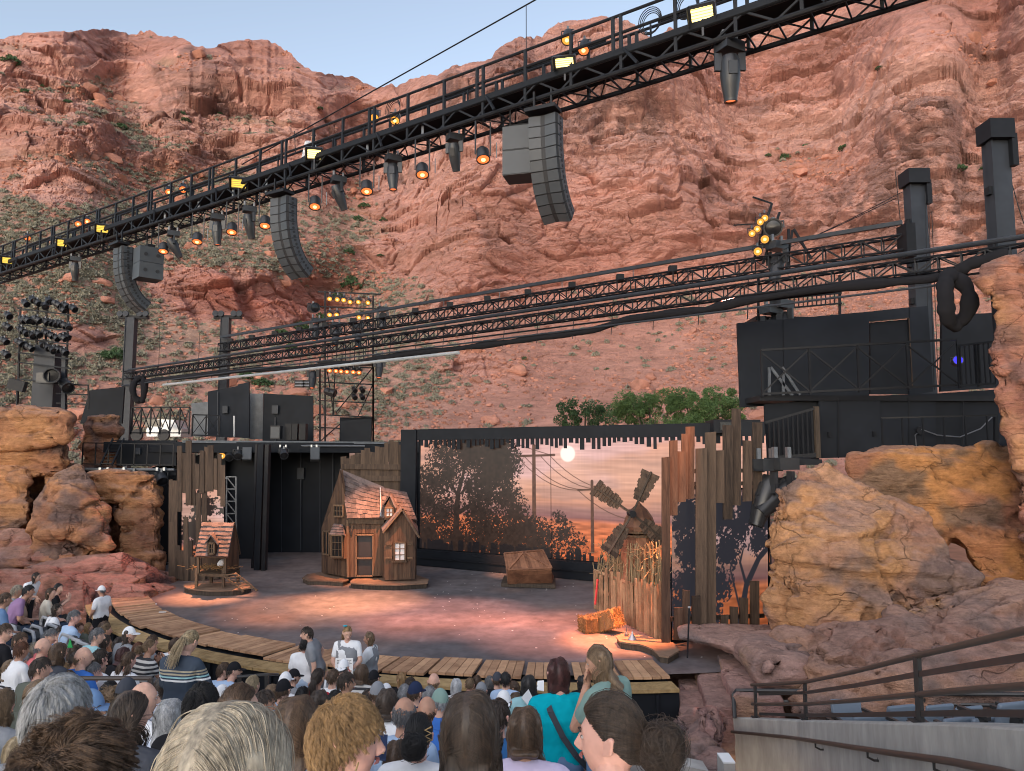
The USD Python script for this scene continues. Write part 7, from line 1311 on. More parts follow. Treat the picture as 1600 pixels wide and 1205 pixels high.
def trousers(J, edge, seed, cut=1.0):
    Q = [hull((J['pel'] - V(.085, 0, 0), .122), (J['pel'] + V(.085, 0, 0), .122), (J['pel'] + V(0, 0, .06), .12))]
    for n, s in (('l', -1), ('r', 1)): Q += [hull((J['pel'] + V(s * .09, 0, -.01), .112), (J['kn' + n], .078)), hull((J['kn' + n], .078), (J['kn' + n] + (J['an' + n] - J['kn' + n]) * .95, .058))]
    return garment(Q, edge, seed)
_cache = {}
def cached(key, fn):
    if key not in _cache: _cache[key] = fn()
    return _cache[key]
STY = dict(short=dict(L=.05, g=.1, back=-.42, lift=.35), crop=dict(L=.025, g=.0, back=-.42, lift=.5), long=dict(L=.46, g=.55, back=-.6, part=1), bob=dict(L=.27, g=.5, back=-.55, part=1), wavy=dict(L=.36, g=.5, back=-.6, part=1, curl=.014), curly=dict(L=.14, g=.12, back=-.5, lift=.7, curl=.022), tousled=dict(L=.065, g=.10, back=-.45, lift=.42, curl=.004),
           bald=dict(L=.02, g=0, back=-.45, lift=.2, bald=.05), fringe=dict(L=.022, g=.05, back=-.36, lift=.3, bald=.38), pony=dict(L=.3, g=.5, back=-.5, tie=(0, -.112, .02)), bun=dict(L=.3, g=.5, back=-.5, tie=(0, -.125, -.005), bun=.048), pigtails=dict(L=.3, g=.5, back=-.5, tie=2), halfup=dict(L=.33, g=.5, back=-.6, part=1))
def hair(style, N, seed, wid=1.0):
    """strand points (N, n, 3) in head space, forward +y"""
    st = STY[style]; r_ = np.random.default_rng(seed); out = []
    u = r_.normal(size=(N * 3, 3)); u /= np.linalg.norm(u, axis=1)[:, None]; fr = np.arctan2(np.abs(u[:, 0]), u[:, 1]) / math.pi
    line = np.interp(fr, [0, .22, .40, .52, .75, 1], [.56, .50, .30, .02, st['back'] + .1, st['back']]); keep = u[:, 2] > line
    if 'bald' in st: keep &= (u[:, 2] < st['bald'] + .15 * r_.uniform(size=len(u))) | ((u[:, 1] < -.75) & (u[:, 2] < .5 + st['bald'] * .3) & (st['bald'] > .2))
    u = u[keep][:N]; N = len(u); root = u * HS * 1.0; nst = 10; L = st['L'] * r_.uniform(.8, 1.08, N); step = (L / (nst - 1))[:, None]
    lock_ = noise(u * 7 + seed, seed)[:, None]; lay_ = 1.03 + (.11 * r_.uniform(0, 1, N)[:, None] ** 1.2 + .07 * (lock_ - .4) + .10 * (r_.uniform(0, 1, N)[:, None] > .985)) * (1 if st['L'] > .1 else .6); p = root.copy(); pts = [p.copy()]; ph = r_.uniform(0, 6.28, N)
    crown = nrm(V(.1, -.45, .9)); nn = u.copy()
    if 'part' in st:
        lock = np.round(u[:, 0] * 9 + 3 * noise(u * 5, 3)) * 7.7; d = np.stack([np.sign(u[:, 0] + .12) * .9, -.35 - .3 * (u[:, 1] > .2) + .15 * np.sin(lock), -.25 + 0 * u[:, 0]], 1)
    elif 'tie' in st: d = np.zeros_like(u)
    else: d = u - crown * 1.0 + .5 * (noise(u * 6, seed)[:, None] - .5) * V(1, 1, 0)
    for k in range(1, nst):
        if 'tie' in st:
            tg = np.asarray(st['tie'], float) if st['tie'] != 2 else np.stack([np.sign(u[:, 0]) * .088, 0 * u[:, 0] - .06, 0 * u[:, 0] - .03], 1); fq = k / (nst - 1); q = root + (tg - root) * fq; e = q / HS; rr = np.linalg.norm(e, axis=1)[:, None]; q = np.where((rr < lay_) & (fq < .95), q / rr * lay_, q); pts.append(q); continue
        n_ = nn / np.linalg.norm(nn, axis=1)[:, None]; dt = d - n_ * (d * n_).sum(1)[:, None] * (1 - st.get('lift', 0) * .8); dt = dt / np.maximum(np.linalg.norm(dt, axis=1), 1e-6)[:, None]
        if 'lift' in st: dt = dt + n_ * st['lift'] * .9 * (1 - k / nst)
        dt = dt + V(0, 0, -1) * st['g'] * min(1, k / 3); dt /= np.linalg.norm(dt, axis=1)[:, None]; p = p + dt * step; d = dt
        e = p / HS; rr = np.linalg.norm(e, axis=1)[:, None]; p = np.where(rr < lay_, p / rr * lay_, p)
        low = p[:, 2] < -.10                                              # neck, back and shoulders
        c_ = (p - V(0, -.045, -.34)) / V(.21, .115, .20); r2_ = np.linalg.norm(c_, axis=1)[:, None]; p = np.where(low[:, None] & (r2_ < 1.0), V(0, -.045, -.34) + c_ / np.maximum(r2_, .2) * V(.21, .115, .20), p)
        if st['L'] > .2: p[:, 1] = np.where((p[:, 2] < 0) & (p[:, 1] > -.02), p[:, 1] - .012, p[:, 1])
        nn = p / HS ** 2; nn = np.where(low[:, None], V(0, -1, .2), nn)
        q = p
        if 'curl' in st: a = k * 1.5 + ph; q = p + np.stack([np.cos(a), np.sin(a), .4 * np.sin(a * 1.3)], 1) * st['curl'] * min(1, k / 3)
        pts.append(q)
    A = np.stack(pts, 1)
    if N > 400:                                              # strands gather into locks
        from scipy.spatial import cKDTree
        K_ = max(40, int(N / (34 if st['L'] > .1 else 22))); gi = r_.choice(N, K_, replace=False); ix = gi[cKDTree(A[gi, 0] + .3 * A[gi, -1]).query(A[:, 0] + .3 * A[:, -1])[1]]; kf = (np.linspace(0, 1, nst) ** .7)[None, :, None]; cl_ = .82 * kf * (r_.uniform(size=(N, 1, 1)) > .07)
        A = A + (A[ix] + (A[:, :1] - A[ix][:, :1]) * .35 - A) * cl_
    res = [A]
    if 'tie' in st:
        M2 = max(60, N // 3)
        for tg in ([V(*st['tie'])] if st['tie'] != 2 else [V(-.088, -.06, -.03), V(.088, -.06, -.03)]):
            if 'bun' in st:
                ax = r_.normal(size=(M2, 3)); ax /= np.linalg.norm(ax, axis=1)[:, None]; b1 = np.cross(ax, V(.3, .5, .8)); b1 /= np.linalg.norm(b1, axis=1)[:, None]; b2 = np.cross(ax, b1); a = np.linspace(0, 4.2, nst)[None] + r_.uniform(0, 6.28, (M2, 1)); R_ = st['bun'] * (.45 + .75 * r_.uniform(size=(M2, 1)) ** .6 + .5 * (r_.uniform(size=(M2, 1)) > .95))
                res.append(tg + V(0, -.03, 0) + (r_.integers(0, 2, (M2, 3)) - .5)[:, None] * .034 + (np.cos(a)[..., None] * b1[:, None] + np.sin(a)[..., None] * b2[:, None]) * R_[..., None] * V(1, .85, .95))
            else:
                o = r_.normal(size=(M2, 2)) * .016; k = np.linspace(0, 1, nst); Lp = r_.uniform(.22, .34, (M2, 1)); z = -Lp * k ** 1.15; yb = -.03 * np.sin(k * 2.4) - .012 * k
                res.append(np.stack([tg[0] + o[:, :1] * (.5 + 1.3 * np.sin(np.clip(k * 3, 0, 1.6))) , tg[1] + yb + o[:, 1:] * (.5 + k), tg[2] + z], -1))
    return np.concatenate(res)
def scalp(style):
    st = STY[style]; t = trimesh.creation.icosphere(3); u = np.array(t.vertices); fr = np.arctan2(np.abs(u[:, 0]), u[:, 1]) / math.pi; line = np.interp(fr, [0, .22, .40, .52, .75, 1], [.56, .50, .30, .02, st['back'] + .1, st['back']]); k = u[:, 2] > line
    if 'bald' in st: k &= (u[:, 2] < st['bald'])
    f = t.faces[k[t.faces].all(1)]; th = 1.01 if st['L'] < .1 else 1.015; v = u * HS * th; return v * (1 + .03 * (fbm(u * 4, 3, 2) - .5))[:, None], f
def drape(style, wid):
    """solid body under long hair so that no skin or shirt shows between strands"""
    ln = STY[style]['L']; zt_ = -(ln - .25); pts = [hull((V(-.035, -.03, .04), .05), (V(.035, -.03, .04), .05), (V(-.045, -.045, -.10), .03), (V(.045, -.045, -.10), .03))]
    if ln > .3: pts.append(hull((V(-.045, -.045, -.10), .03), (V(.045, -.045, -.10), .03), (V(-.06, -.115, zt_), .014), (V(.06, -.115, zt_), .014)))
    return garment(pts, .02, 3)
def curves(path, P_, w0, w1, m_):
    N, n, _ = P_.shape; c = UsdGeom.BasisCurves.Define(stage, path); c.CreateTypeAttr('cubic'); c.CreateBasisAttr('catmullRom'); c.CreateWrapAttr('nonperiodic'); c.CreateCurveVertexCountsAttr(Vt.IntArray.FromNumpy(np.full(N, n, np.int32)))
    c.CreatePointsAttr(Vt.Vec3fArray.FromNumpy(P_.reshape(-1, 3).astype(np.float32))); c.CreateWidthsAttr(Vt.FloatArray.FromNumpy(np.tile(np.linspace(w0, w1, n), N).astype(np.float32))); c.SetWidthsInterpolation('vertex'); UsdShade.MaterialBindingAPI.Apply(c.GetPrim()).Bind(M(m_)); c.GetPrim().SetCustomDataByKey('kind', 'stuff'); return c
def cap_mesh(brim=True):
    t = trimesh.creation.icosphere(3); u = np.array(t.vertices); k = u[:, 2] > .12; f = t.faces[k[t.faces].all(1)]; v = u * HS * V(1.10, 1.08, 1.12); v[:, 2] = np.where(u[:, 2] > .12, v[:, 2], .12 * HS[2]); crown = (v, f)
    q = [(x, HS[1] * 1.02 * math.sqrt(max(0, 1 - (x / .084) ** 2)) * .96) for x in np.linspace(-.075, .075, 9)] + [(x, HS[1] * .75 + .10 * math.sqrt(max(0, 1 - (x / .082) ** 2))) for x in np.linspace(.075, -.075, 9)]
    b = MB().prism(q, .006, (0, 0, .026), (1, 0, 0), (0, 1, 0)); vb, fb = b.get(); vb[:, 2] -= .25 * (np.maximum(vb[:, 1] - .08, 0)) + 1.2 * vb[:, 0] ** 2
    return crown, (vb, fb)
CAP = cap_mesh()
CAPC = dict(white='cloth_white', black='cloth_black', navy='cloth_navy', grey='cloth_grey', darkgrey='cloth_darkgrey', blue='cloth_denim', sage='cloth_sage')
rngp = random.Random(11)
def person(px, py, w, style, hcol, top, label, yaw=0, pitch=0, pose='sit', fem=None, skin=None, cap=None, sleeve='short', face=False, bottom='denimdark', body_yaw=None, floor=None, scale=None, back=False, Y=None, group=None):
    fem = (style in ('long', 'bob', 'wavy', 'pony', 'bun', 'pigtails', 'halfup')) if fem is None else fem
    wid = {'bald': .165, 'fringe': .170, 'crop': .168, 'short': .182, 'tousled': .20, 'curly': .24, 'long': .20, 'bob': .205, 'wavy': .215, 'pony': .175, 'bun': .18, 'pigtails': .18, 'halfup': .205}[style]
    if cap: wid = .175
    Y = wid * FPX / w if Y is None else Y; hp = at(px, py, Y); s = scale or (.95 if fem else 1.0); near = w > 38
    J, key = (pose, None) if isinstance(pose, dict) else ({'sit': seated(.05), 'lean': seated(.38), 'phone': seated(.1, 'phone'), 'chin': seated(.2, 'chin')}[pose], pose)
    headtop = J['hea'] + V(0, 0, HS[2] * 1.08)
    tgt = V(0.5, 23, 0); fdir = tgt[:2] - hp[:2]; a = -math.atan2(fdir[0], fdir[1]) if body_yaw is None else -math.radians(body_yaw); Rz = rotz(a) * s
    base = hp - Rz @ headtop; t = thing('person', label, 'person', base, group); tp = str(t.GetPath())
    x = UsdGeom.Xform(t); x.AddRotateZOp().Set(math.degrees(a)); x.AddScaleOp().Set(Gf.Vec3f(s, s, s))
    yw, pt = math.radians(yaw), math.radians(pitch); edge = .017 if near else .05; sd = abs(hash((int(px), int(py)))) % 1000; K = id(J) if key is None else key
    skn = 'skin_' + (skin or rngp.choice(['fair', 'fair', 'pink', 'tan']))
    put = lambda nm, g, m_, par=t, **k: obj(nm, g, m_, par, local=True, smooth=k.pop('smooth', 50), **k)
    put('body', cached(('b', K, yw, pt, fem, near), lambda: body(J, yw, pt, fem, edge)), skn)
    put('shirt', cached(('s', K, fem, sleeve, near), lambda: shirt(J, fem, sleeve, edge, 5)), 'cloth_' + top); put('trousers', cached(('t', K, near), lambda: trousers(J, max(edge, .035), 7)), 'cloth_' + bottom)
    R = rotz(-yw) @ rotx(pt); hc = J['hea']; tohead = lambda q: np.asarray(q) @ R.T + hc
    if face or abs(yaw) > 40:
        for s_ in (-1, 1):
            e = MB().add(*(lambda tm: (np.array(tm.vertices) * V(.0115, .007, .0048) + V(s_ * .031, .0825, .004), tm.faces))(trimesh.creation.icosphere(1))); put('eye', (tohead(e.get()[0]), e.get()[1]), 'eye_white'); e = MB().add(*(lambda tm: (np.array(tm.vertices) * V(.0055, .003, .0055) + V(s_ * .031, .0885, .004), tm.faces))(trimesh.creation.icosphere(1))); put('iris', (tohead(e.get()[0]), e.get()[1]), 'eye_dark')
            b = MB().tube([V(s_ * .014, .097, .024), V(s_ * .033, .095, .030), V(s_ * .050, .084, .024)], [.003, .0045, .002], 5); put('eyebrow', (tohead(b.get()[0]), b.get()[1]), 'hair_' + hcol)
        b = MB().tube([V(-.024, .089, -.062), V(-.010, .098, -.060), V(.010, .098, -.060), V(.024, .089, -.062)], [.002, .006, .006, .002], 6); put('lips', (tohead(b.get()[0]), b.get()[1]), 'lip')
    hs_ = cached(('scalp', style), lambda: scalp(style)); hm = put('hair', (tohead(hs_[0]), hs_[1]), 'hair_' + hcol)
    if STY[style].get('part'):
        dr_ = cached(('drape', style), lambda: drape(style, wid)); put('hair_fall', (tohead(dr_[0]), dr_[1]), 'hair_' + hcol)
    n = int(np.clip(w * w * 1.6, 1500, 13000)) if w > 38 else int(np.clip(w * 16, 200, 700)); wdt = .0016 if w > 70 else .0026 if near else .007
    P_ = hair(style, n, sd)
    if cap: P_ = P_[P_[:, 0, 2] < .03]
    if len(P_): curves(str(hm.GetPath()) + '/strands', tohead(P_.reshape(-1, 3)).reshape(P_.shape), wdt, wdt * .35, 'hair_' + hcol)
    if cap:
        cc = CAPC[cap]; cm_ = put('cap', (tohead(CAP[0][0]), CAP[0][1]), cc); fl = -1 if back else 1; vb = CAP[1][0] * V(1, fl, 1); ff_ = CAP[1][1] if fl > 0 else CAP[1][1][:, ::-1]; put('brim', (tohead(vb), ff_), cc, cm_, smooth=False)
    return t, J, R, Rz, base
# ---------------------------------------------------------------- the crowd, one by one
CROWD = [
(27, 914, 15, 'tousled', 'ash', 'grey', 'person with tousled ash hair near the left edge below the red ledge'), (45, 914, 14, 'short', 'black', 'purple', 'dark haired person in mauve leaning behind the woman in beige', {'pose': 'lean'}), (8, 926, 16, 'short', 'brown', 'denim', 'person in denim at the far left edge of the upper rows'),
(92, 911, 14, 'bob', 'black', 'black', 'black haired woman in black reaching forward on the row by the stone steps', {'pose': 'phone', 'yaw': 40}), (80, 918, 15, 'bob', 'brown', 'cream', 'brown haired woman beside the black haired one near the stone steps', {'yaw': 30}), (86, 927, 14, 'wavy', 'light', 'white', 'woman with light wavy hair in the row by the stone steps'), (81, 937, 14, 'bob', 'brown', 'bwstripe', 'woman in a black and white striped dress near the stone steps', {'yaw': 30}),
(90, 942, 17, 'wavy', 'dark', 'white', 'dark haired woman in a white tee left of the man in light blue', {'yaw': 25}), (102, 959, 14, 'bob', 'black', 'black', 'black haired person between the white tee and the light blue shirt'), (116, 953, 16, 'short', 'salt', 'lightblue', 'greying man in a light blue shirt in front of the low partition', {'yaw': 30, 'sleeve': 'long'}), (125, 973, 12, 'short', 'auburn', 'lightblue', 'boy with short auburn hair below the man in light blue', {'scale': .8, 'yaw': 30}), (138, 972, 14, 'long', 'honey', 'olive', 'girl with long honey hair by the usher', {'scale': .85}),
(8, 974, 20, 'short', 'brown', 'black', 'man in black with brown hair at the left edge looking right', {'yaw': 60}), (32, 988, 19, 'short', 'brown', 'white', 'man in a white shirt with brown hair looking right', {'yaw': 60, 'sleeve': 'long'}), (34, 1003, 22, 'short', 'auburn', 'white', 'child with a rounded auburn haircut at left', {'scale': .85}), (79, 982, 17, 'short', 'salt', 'salmon', 'grey haired man in a salmon pink shirt', {'yaw': 55}), (92, 980, 16, 'short', 'dark', 'denim', 'dark haired man in blue beside the salmon shirt', {'yaw': 55}), (68, 996, 19, 'bald', 'salt', 'salmon', 'bald man just before the salmon pink shirt', {'yaw': 30}),
(57, 1007, 22, 'curly', 'ash', 'pink', 'person with short curly ash hair behind the bearded man'), (92, 1003, 28, 'wavy', 'brown', 'darkgrey', 'woman with full wavy brown hair at left centre of the crowd'), (115, 1007, 20, 'bob', 'brown', 'olive', 'brown haired woman in front of the bright green item'), (130, 1004, 16, 'bob', 'light', 'white', 'light haired woman left of the bald man in blue'), (152, 981, 18, 'short', 'salt', 'paleteal', 'grey haired man with pale blue shirt below the stage front at left', {'yaw': 40}), (165, 991, 18, 'bob', 'dark', 'white', 'dark bob and white tee right of the pale blue shirt'),
(163, 970, 15, 'short', 'brown', 'grey', 'brown head just under the apron near the usher'), (166, 975, 15, 'pony', 'light', 'orange', 'woman with light ponytail and orange top under the apron'), (162, 1004, 19, 'curly', 'honey', 'paleteal', 'curly honey haired person left of the dark haired woman'), (131, 1010, 21, 'bald', 'light', 'blue', 'bald man in a royal blue shirt', {'yaw': 35}), (156, 1014, 22, 'short', 'dark', 'white', 'dark haired person in white behind the bald man in blue'), (120, 1017, 19, 'short', 'dark', 'black', 'young man in a black tee looking at his phone', {'yaw': 35, 'pose': 'phone'}),
(202, 979, 17, 'long', 'dark', 'grey', 'woman in a white cap with dark hair and lanyard by the apron', {'cap': 'white', 'yaw': 40}), (187, 994, 19, 'long', 'dark', 'black', 'long dark haired woman left of the woman in the white cap', {'yaw': 45}), (193, 1010, 23, 'wavy', 'red', 'black', 'woman with dark red wavy hair'), (216, 1003, 18, 'short', 'auburn', 'grey', 'auburn haired boy right of the dark red hair', {'scale': .85}), (234, 1000, 18, 'bun', 'light', 'pattern', 'woman with updo and black and white patterned top', {'yaw': 30, 'pose': 'phone'}), (238, 992, 15, 'short', 'brown', 'grey', 'brown head close under the apron behind the patterned top'),
(217, 1019, 19, 'long', 'light', 'black', 'long light brown hair over black top right of the pigtails', {'yaw': 25}), (202, 1018, 20, 'pigtails', 'brown', 'white', 'girl with two brown pigtails and white tee'), (254, 1030, 18, 'bob', 'blond', 'white', 'fair haired girl looking back towards the camera', {'yaw': 160, 'face': True, 'scale': .85}), (250, 1022, 20, 'bob', 'brown', 'white', 'brown hair just behind the fair girl who looks back'), (274, 996, 16, 'short', 'brown', 'white', 'man in a white tee bending near the woman in the patterned sweater', {'pose': 'lean'}), (36, 1019, 21, 'short', 'grey', 'navy', 'grey haired man in a navy polo at left', {'yaw': 30}), (64, 1027, 25, 'short', 'dark', 'olive', 'bearded dark haired man in an olive shirt', {'yaw': 40}), (96, 1033, 25, 'bob', 'honey', 'black', 'smooth honey blond bob at left centre'),
(155, 1021, 19, 'short', 'dark', 'green', 'young man in a green shirt with dark hair', {'yaw': 35}), (144, 1035, 23, 'short', 'salt', 'pink', 'man with dark greying hair and pink shirt looking right', {'yaw': 45}), (17, 1030, 26, 'wavy', 'light', 'bwstripe', 'woman in black and white stripes with long light hair at far left'), (2, 1026, 20, 'short', 'dark', 'paleteal', 'dark head cut by the left edge above the striped top'), (140, 1060, 28, 'curly', 'blond', 'cream', 'short curly blond hair behind the blue cap'), (198, 1059, 28, 'short', 'dark', 'grey', 'person in a flat dark grey cap at left centre', {'cap': 'darkgrey'}), (225, 1064, 34, 'bald', 'silver', 'white', 'bald pink headed man turned right beside the long dark hair', {'yaw': 50}), (254, 1056, 26, 'long', 'dark', 'whitestripe', 'long dark hair below the fair girl who looks back'),
(171, 1064, 26, 'short', 'black', 'black', 'black haired head behind the blue cap man'), (176, 1075, 38, 'curly', 'light', 'cream', 'messy light brown curls right of the blue cap'), (60, 1060, 38, 'long', 'light', 'olive', 'long light brown hair left of the big grey head'), (92, 1055, 84, 'short', 'grey', 'grey', 'large grey haired man seen from behind at lower left', {'yaw': 20}), (141, 1077, 37, 'short', 'brown', 'cream', 'man in a blue baseball cap in profile to the right', {'cap': 'blue', 'yaw': 80, 'face': True}), (204, 1077, 60, 'long', 'dark', 'darkgrey', 'long straight dark brown hair over grey tee at lower left', {'yaw': 35}), (266, 1090, 46, 'long', 'grey', 'whitestripe', 'woman with long silver grey hair'), (3, 1075, 44, 'wavy', 'light', 'grey', 'wavy light brown hair cut by the lower left edge'),
(114, 1146, 108, 'curly', 'brown', 'bluestripe', 'dark curly head in bright blue stripes at the bottom left', {'Y': 2.3}), (28, 1150, 46, 'bob', 'blond', 'bluestripe', 'blond child low at the left edge', {'scale': .85}), (355, 1090, 205, 'long', 'ash', 'darkgrey', 'very large ash blond head nearest the camera', {'yaw': 12}), (315, 1068, 52, 'tousled', 'black', 'black', 'black haired head left above the large blond head'), (374, 1066, 62, 'bob', 'brown', 'white', 'brown haired woman in profile behind the large blond head', {'yaw': 70, 'face': True}), (413, 1078, 30, 'short', 'dark', 'grey', 'dark haired man in profile right of the brown haired woman', {'yaw': 75, 'face': True}), (395, 1056, 23, 'bun', 'blond', 'grey', 'blond bun beside the railing below the apron'), (443, 1061, 23, 'crop', 'brown', 'lightblue', 'man in a black cap with lightblue shirt', {'cap': 'black'}), (446, 1050, 19, 'crop', 'grey', 'white', 'person in a pale cap behind the black cap', {'cap': 'white'}), (459, 1045, 17, 'short', 'dark', 'grey', 'person in a black cap near the woman in white', {'cap': 'black', 'yaw': 30}),
(350, 1035, 18, 'short', 'brown', 'lightblue', 'brown haired man in light blue bending below the apron', {'pose': 'lean', 'yaw': 30}), (366, 1034, 18, 'crop', 'dark', 'lightblue', 'man in a black cap bowing his head below the apron', {'cap': 'black', 'pose': 'lean', 'yaw': 40}), (347, 1070, 22, 'crop', 'light', 'white', 'white cap with mesh back left of the blond bun', {'cap': 'white', 'back': True}), (497, 1045, 21, 'pony', 'dark', 'red', 'woman in a red shirt with dark ponytail'), (506, 1040, 16, 'bob', 'blond', 'white', 'blond woman looking right behind the red shirt', {'yaw': 60}), (521, 1045, 18, 'crop', 'brown', 'white', 'man with cropped brown hair and white patterned shirt'), (541, 1050, 23, 'short', 'dark', 'paleteal', 'dark haired man in pale teal looking right', {'yaw': 55}), (565, 1038, 24, 'wavy', 'brown', 'pattern', 'curly brown haired woman in a floral top'), (584, 1047, 18, 'crop', 'dark', 'black', 'person in a black cap right of the curly haired woman', {'cap': 'black'}), (590, 1065, 24, 'crop', 'brown', 'paleteal', 'person in a grey cap with pale teal shirt', {'cap': 'grey'}), (603, 1068, 19, 'crop', 'brown', 'navy', 'white mesh cap right of the grey cap', {'cap': 'white', 'back': True}), (537, 1030, 17, 'crop', 'salt', 'grey', 'man in a white trucker cap before the woman with the sign', {'cap': 'white', 'back': True}),
(463, 1085, 78, 'long', 'brown', 'denim', 'long straight brown hair right of the large blond head'), (499, 1077, 32, 'bob', 'dark', 'grey', 'round dark bob above the spiky blond head'), (524, 1078, 24, 'short', 'black', 'black', 'black haired head right of the round dark bob'), (473, 1073, 22, 'short', 'black', 'black', 'low black head left of the red shirt'), (541, 1088, 104, 'tousled', 'honey', 'white', 'spiky short blond haired woman in half profile with earring', {'yaw': 80, 'face': True, 'fem': True}), (592, 1104, 30, 'curly', 'auburn', 'grey', 'curly reddish hair behind the spiky blond woman'), (605, 1075, 38, 'wavy', 'dark', 'white', 'curly dark haired woman in white'), (627, 1051, 18, 'bob', 'honey', 'black', 'blond woman turned to the left near the stage front', {'yaw': -60, 'face': True}), (641, 1058, 18, 'short', 'dark', 'black', 'dark head right of the blond woman turned left'), (632, 1069, 20, 'short', 'grey', 'teal', 'grey hair above the balding head'), (649, 1065, 23, 'crop', 'brown', 'navy', 'man in a navy cap', {'cap': 'navy', 'yaw': 20}), (678, 1051, 18, 'bald', 'light', 'navy', 'shiny bald man near the stage front'), (671, 1072, 21, 'short', 'grey', 'grey', 'greying short hair below the bald man'), (688, 1076, 26, 'crop', 'grey', 'blue', 'person in a sage green cap', {'cap': 'sage', 'yaw': -35}),
(632, 1088, 36, 'fringe', 'salt', 'lightblue', 'balding grey man in a light blue collar'), (667, 1087, 29, 'bald', 'brown', 'blue', 'bald tan man right of the balding grey man', {'skin': 'tan'}), (655, 1115, 47, 'bun', 'black', 'white', 'black hair twisted up with a gold claw clip'), (713, 1060, 20, 'bob', 'silver', 'white', 'silver haired woman near the stage front'), (734, 1059, 14, 'crop', 'light', 'grey', 'short brown head right of the silver hair'), (752, 1066, 18, 'crop', 'brown', 'grey', 'grey mesh trucker cap above the dark long hair', {'cap': 'grey', 'back': True}), (765, 1056, 16, 'short', 'salt', 'navy', 'greying head left of the dark cap'), (777, 1050, 16, 'crop', 'brown', 'black', 'person in a dark grey cap near the apron', {'cap': 'darkgrey'}), (790, 1050, 17, 'short', 'black', 'lightblue', 'black haired person right of the dark grey cap'), (803, 1064, 18, 'bob', 'brown', 'white', 'woman with glasses looking left', {'yaw': -70, 'face': True}), (826, 1054, 25, 'long', 'black', 'paleteal', 'long black hair left of the standing woman in turquoise'), (787, 1079, 24, 'crop', 'dark', 'grey', 'white cap worn backwards over dark red hair', {'cap': 'white', 'back': True}), (806, 1081, 22, 'long', 'brown', 'grey', 'long brown hair right of the backwards white cap'),
(735, 1077, 92, 'long', 'dark', 'black', 'large straight very dark hair at the lower centre'), (778, 1092, 38, 'short', 'dark', 'bluepat', 'dark haired man in blue patterned shirt beside the large dark hair', {'yaw': 20}), (820, 1103, 60, 'halfup', 'brown', 'lavender', 'brown half tied hair over a lavender tee'), (843, 1102, 28, 'crop', 'brown', 'paleteal', 'man in a pale mesh cap holding up a phone', {'cap': 'grey', 'back': True, 'yaw': 30, 'pose': 'phone'}), (909, 1055, 17, 'bob', 'black', 'black', 'small black head behind the standing woman in green'), (917, 1066, 18, 'bun', 'dark', 'black', 'dark tied hair below the standing woman in green'), (955, 1085, 92, 'bun', 'dark', 'mauve', 'large woman in profile to the left with dark bun and mauve top', {'yaw': -68, 'face': True, 'skin': 'pink'}), (620, 1156, 48, 'bob', 'brown', 'white', 'low brown head with sunglasses in front at bottom centre'), (118, 1000, 12, 'short', 'dark', 'black', 'small dark head by the partition at left'), (14, 1000, 18, 'bob', 'light', 'grey', 'light haired woman at the left edge behind the white shirt'), (48, 990, 15, 'short', 'dark', 'navy', 'dark head between the white shirt and the bald man'), (178, 1022, 19, 'bob', 'brown', 'white', 'brown bob left of the girl with pigtails'), (105, 1048, 24, 'short', 'brown', 'navy', 'brown head behind the big grey haired man'),
(700, 1090, 26, 'short', 'brown', 'lightblue', 'brown head left of the large dark hair'), (745, 1055, 15, 'short', 'brown', 'black', 'brown head close to the fascia at centre'), (556, 1072, 22, 'bob', 'light', 'lightblue', 'light brown bob above the spiky blond woman'), (575, 1078, 24, 'short', 'dark', 'paleteal', 'dark head in pale teal right of the light brown bob'), (425, 1068, 22, 'long', 'light', 'grey', 'light brown hair right of the dark man in profile'), (300, 1085, 30, 'short', 'black', 'grey', 'black head right of the long silver hair'), (1010, 1160, 40, 'long', 'brown', 'white', 'x')][:-1]
for c in CROWD:
    kw = c[7] if len(c) > 7 else {}; last = person(*c[:7], **kw)
def prop(p, name, label, cat): return thing(name, label, cat, p)
# ---------------------------------------------------------------- standing people
J = standing(wrl=(-.10, .22, 1.02), ell=(-.26, .02, 1.14), hdl=(.5, .6, -.3), hnl=(.3, -.5, -.5))
person(159, 915, 16, 'crop', 'salt', 'white', 'usher in a white polo and white cap standing by the left end of the apron', pose=J, Y=19.0, cap='white', body_yaw=-75, bottom='black', fem=False, face=True)
J = standing(elr=(.30, .10, 1.2), wrr=(.35, .35, 1.25), hdr=(.2, 1, .1), hnr=(0, 0, -1)); shift(J, UP, rotx(-.25), J['pel'].copy())
person(42, 925, 14.5, 'long', 'dark', 'beige', 'woman in a beige top with long dark hair standing among the left rows', pose=J, body_yaw=50, bottom='black')
J = standing(elr=(.22, .2, 1.2), wrr=(.08, .32, 1.2)); shift(J, UP, rotx(-.35), J['pel'].copy())
person(57, 894, 12.5, 'bob', 'dark', 'white', 'woman in a white top with black straps standing by the red ledge', pose=J, body_yaw=100, yaw=-20, bottom='black', face=True)
J = standing(ell=(-.27, .08, 1.15), elr=(.27, .08, 1.15), wrl=(-.12, .28, 1.10), wrr=(.12, .28, 1.10), hdl=(.5, .8, .2), hdr=(-.5, .8, .2)); shift(J, ['hea'], rotx(-.5), J['nec'].copy())
t, J_, R_, Rz_, b_ = person(296, 985, 25, 'pony', 'blond', 'sweater', 'woman standing in a navy patterned knit sweater with head bowed', pose=J, pitch=-32, sleeve='long', bottom='denimdark', scale=1.0)
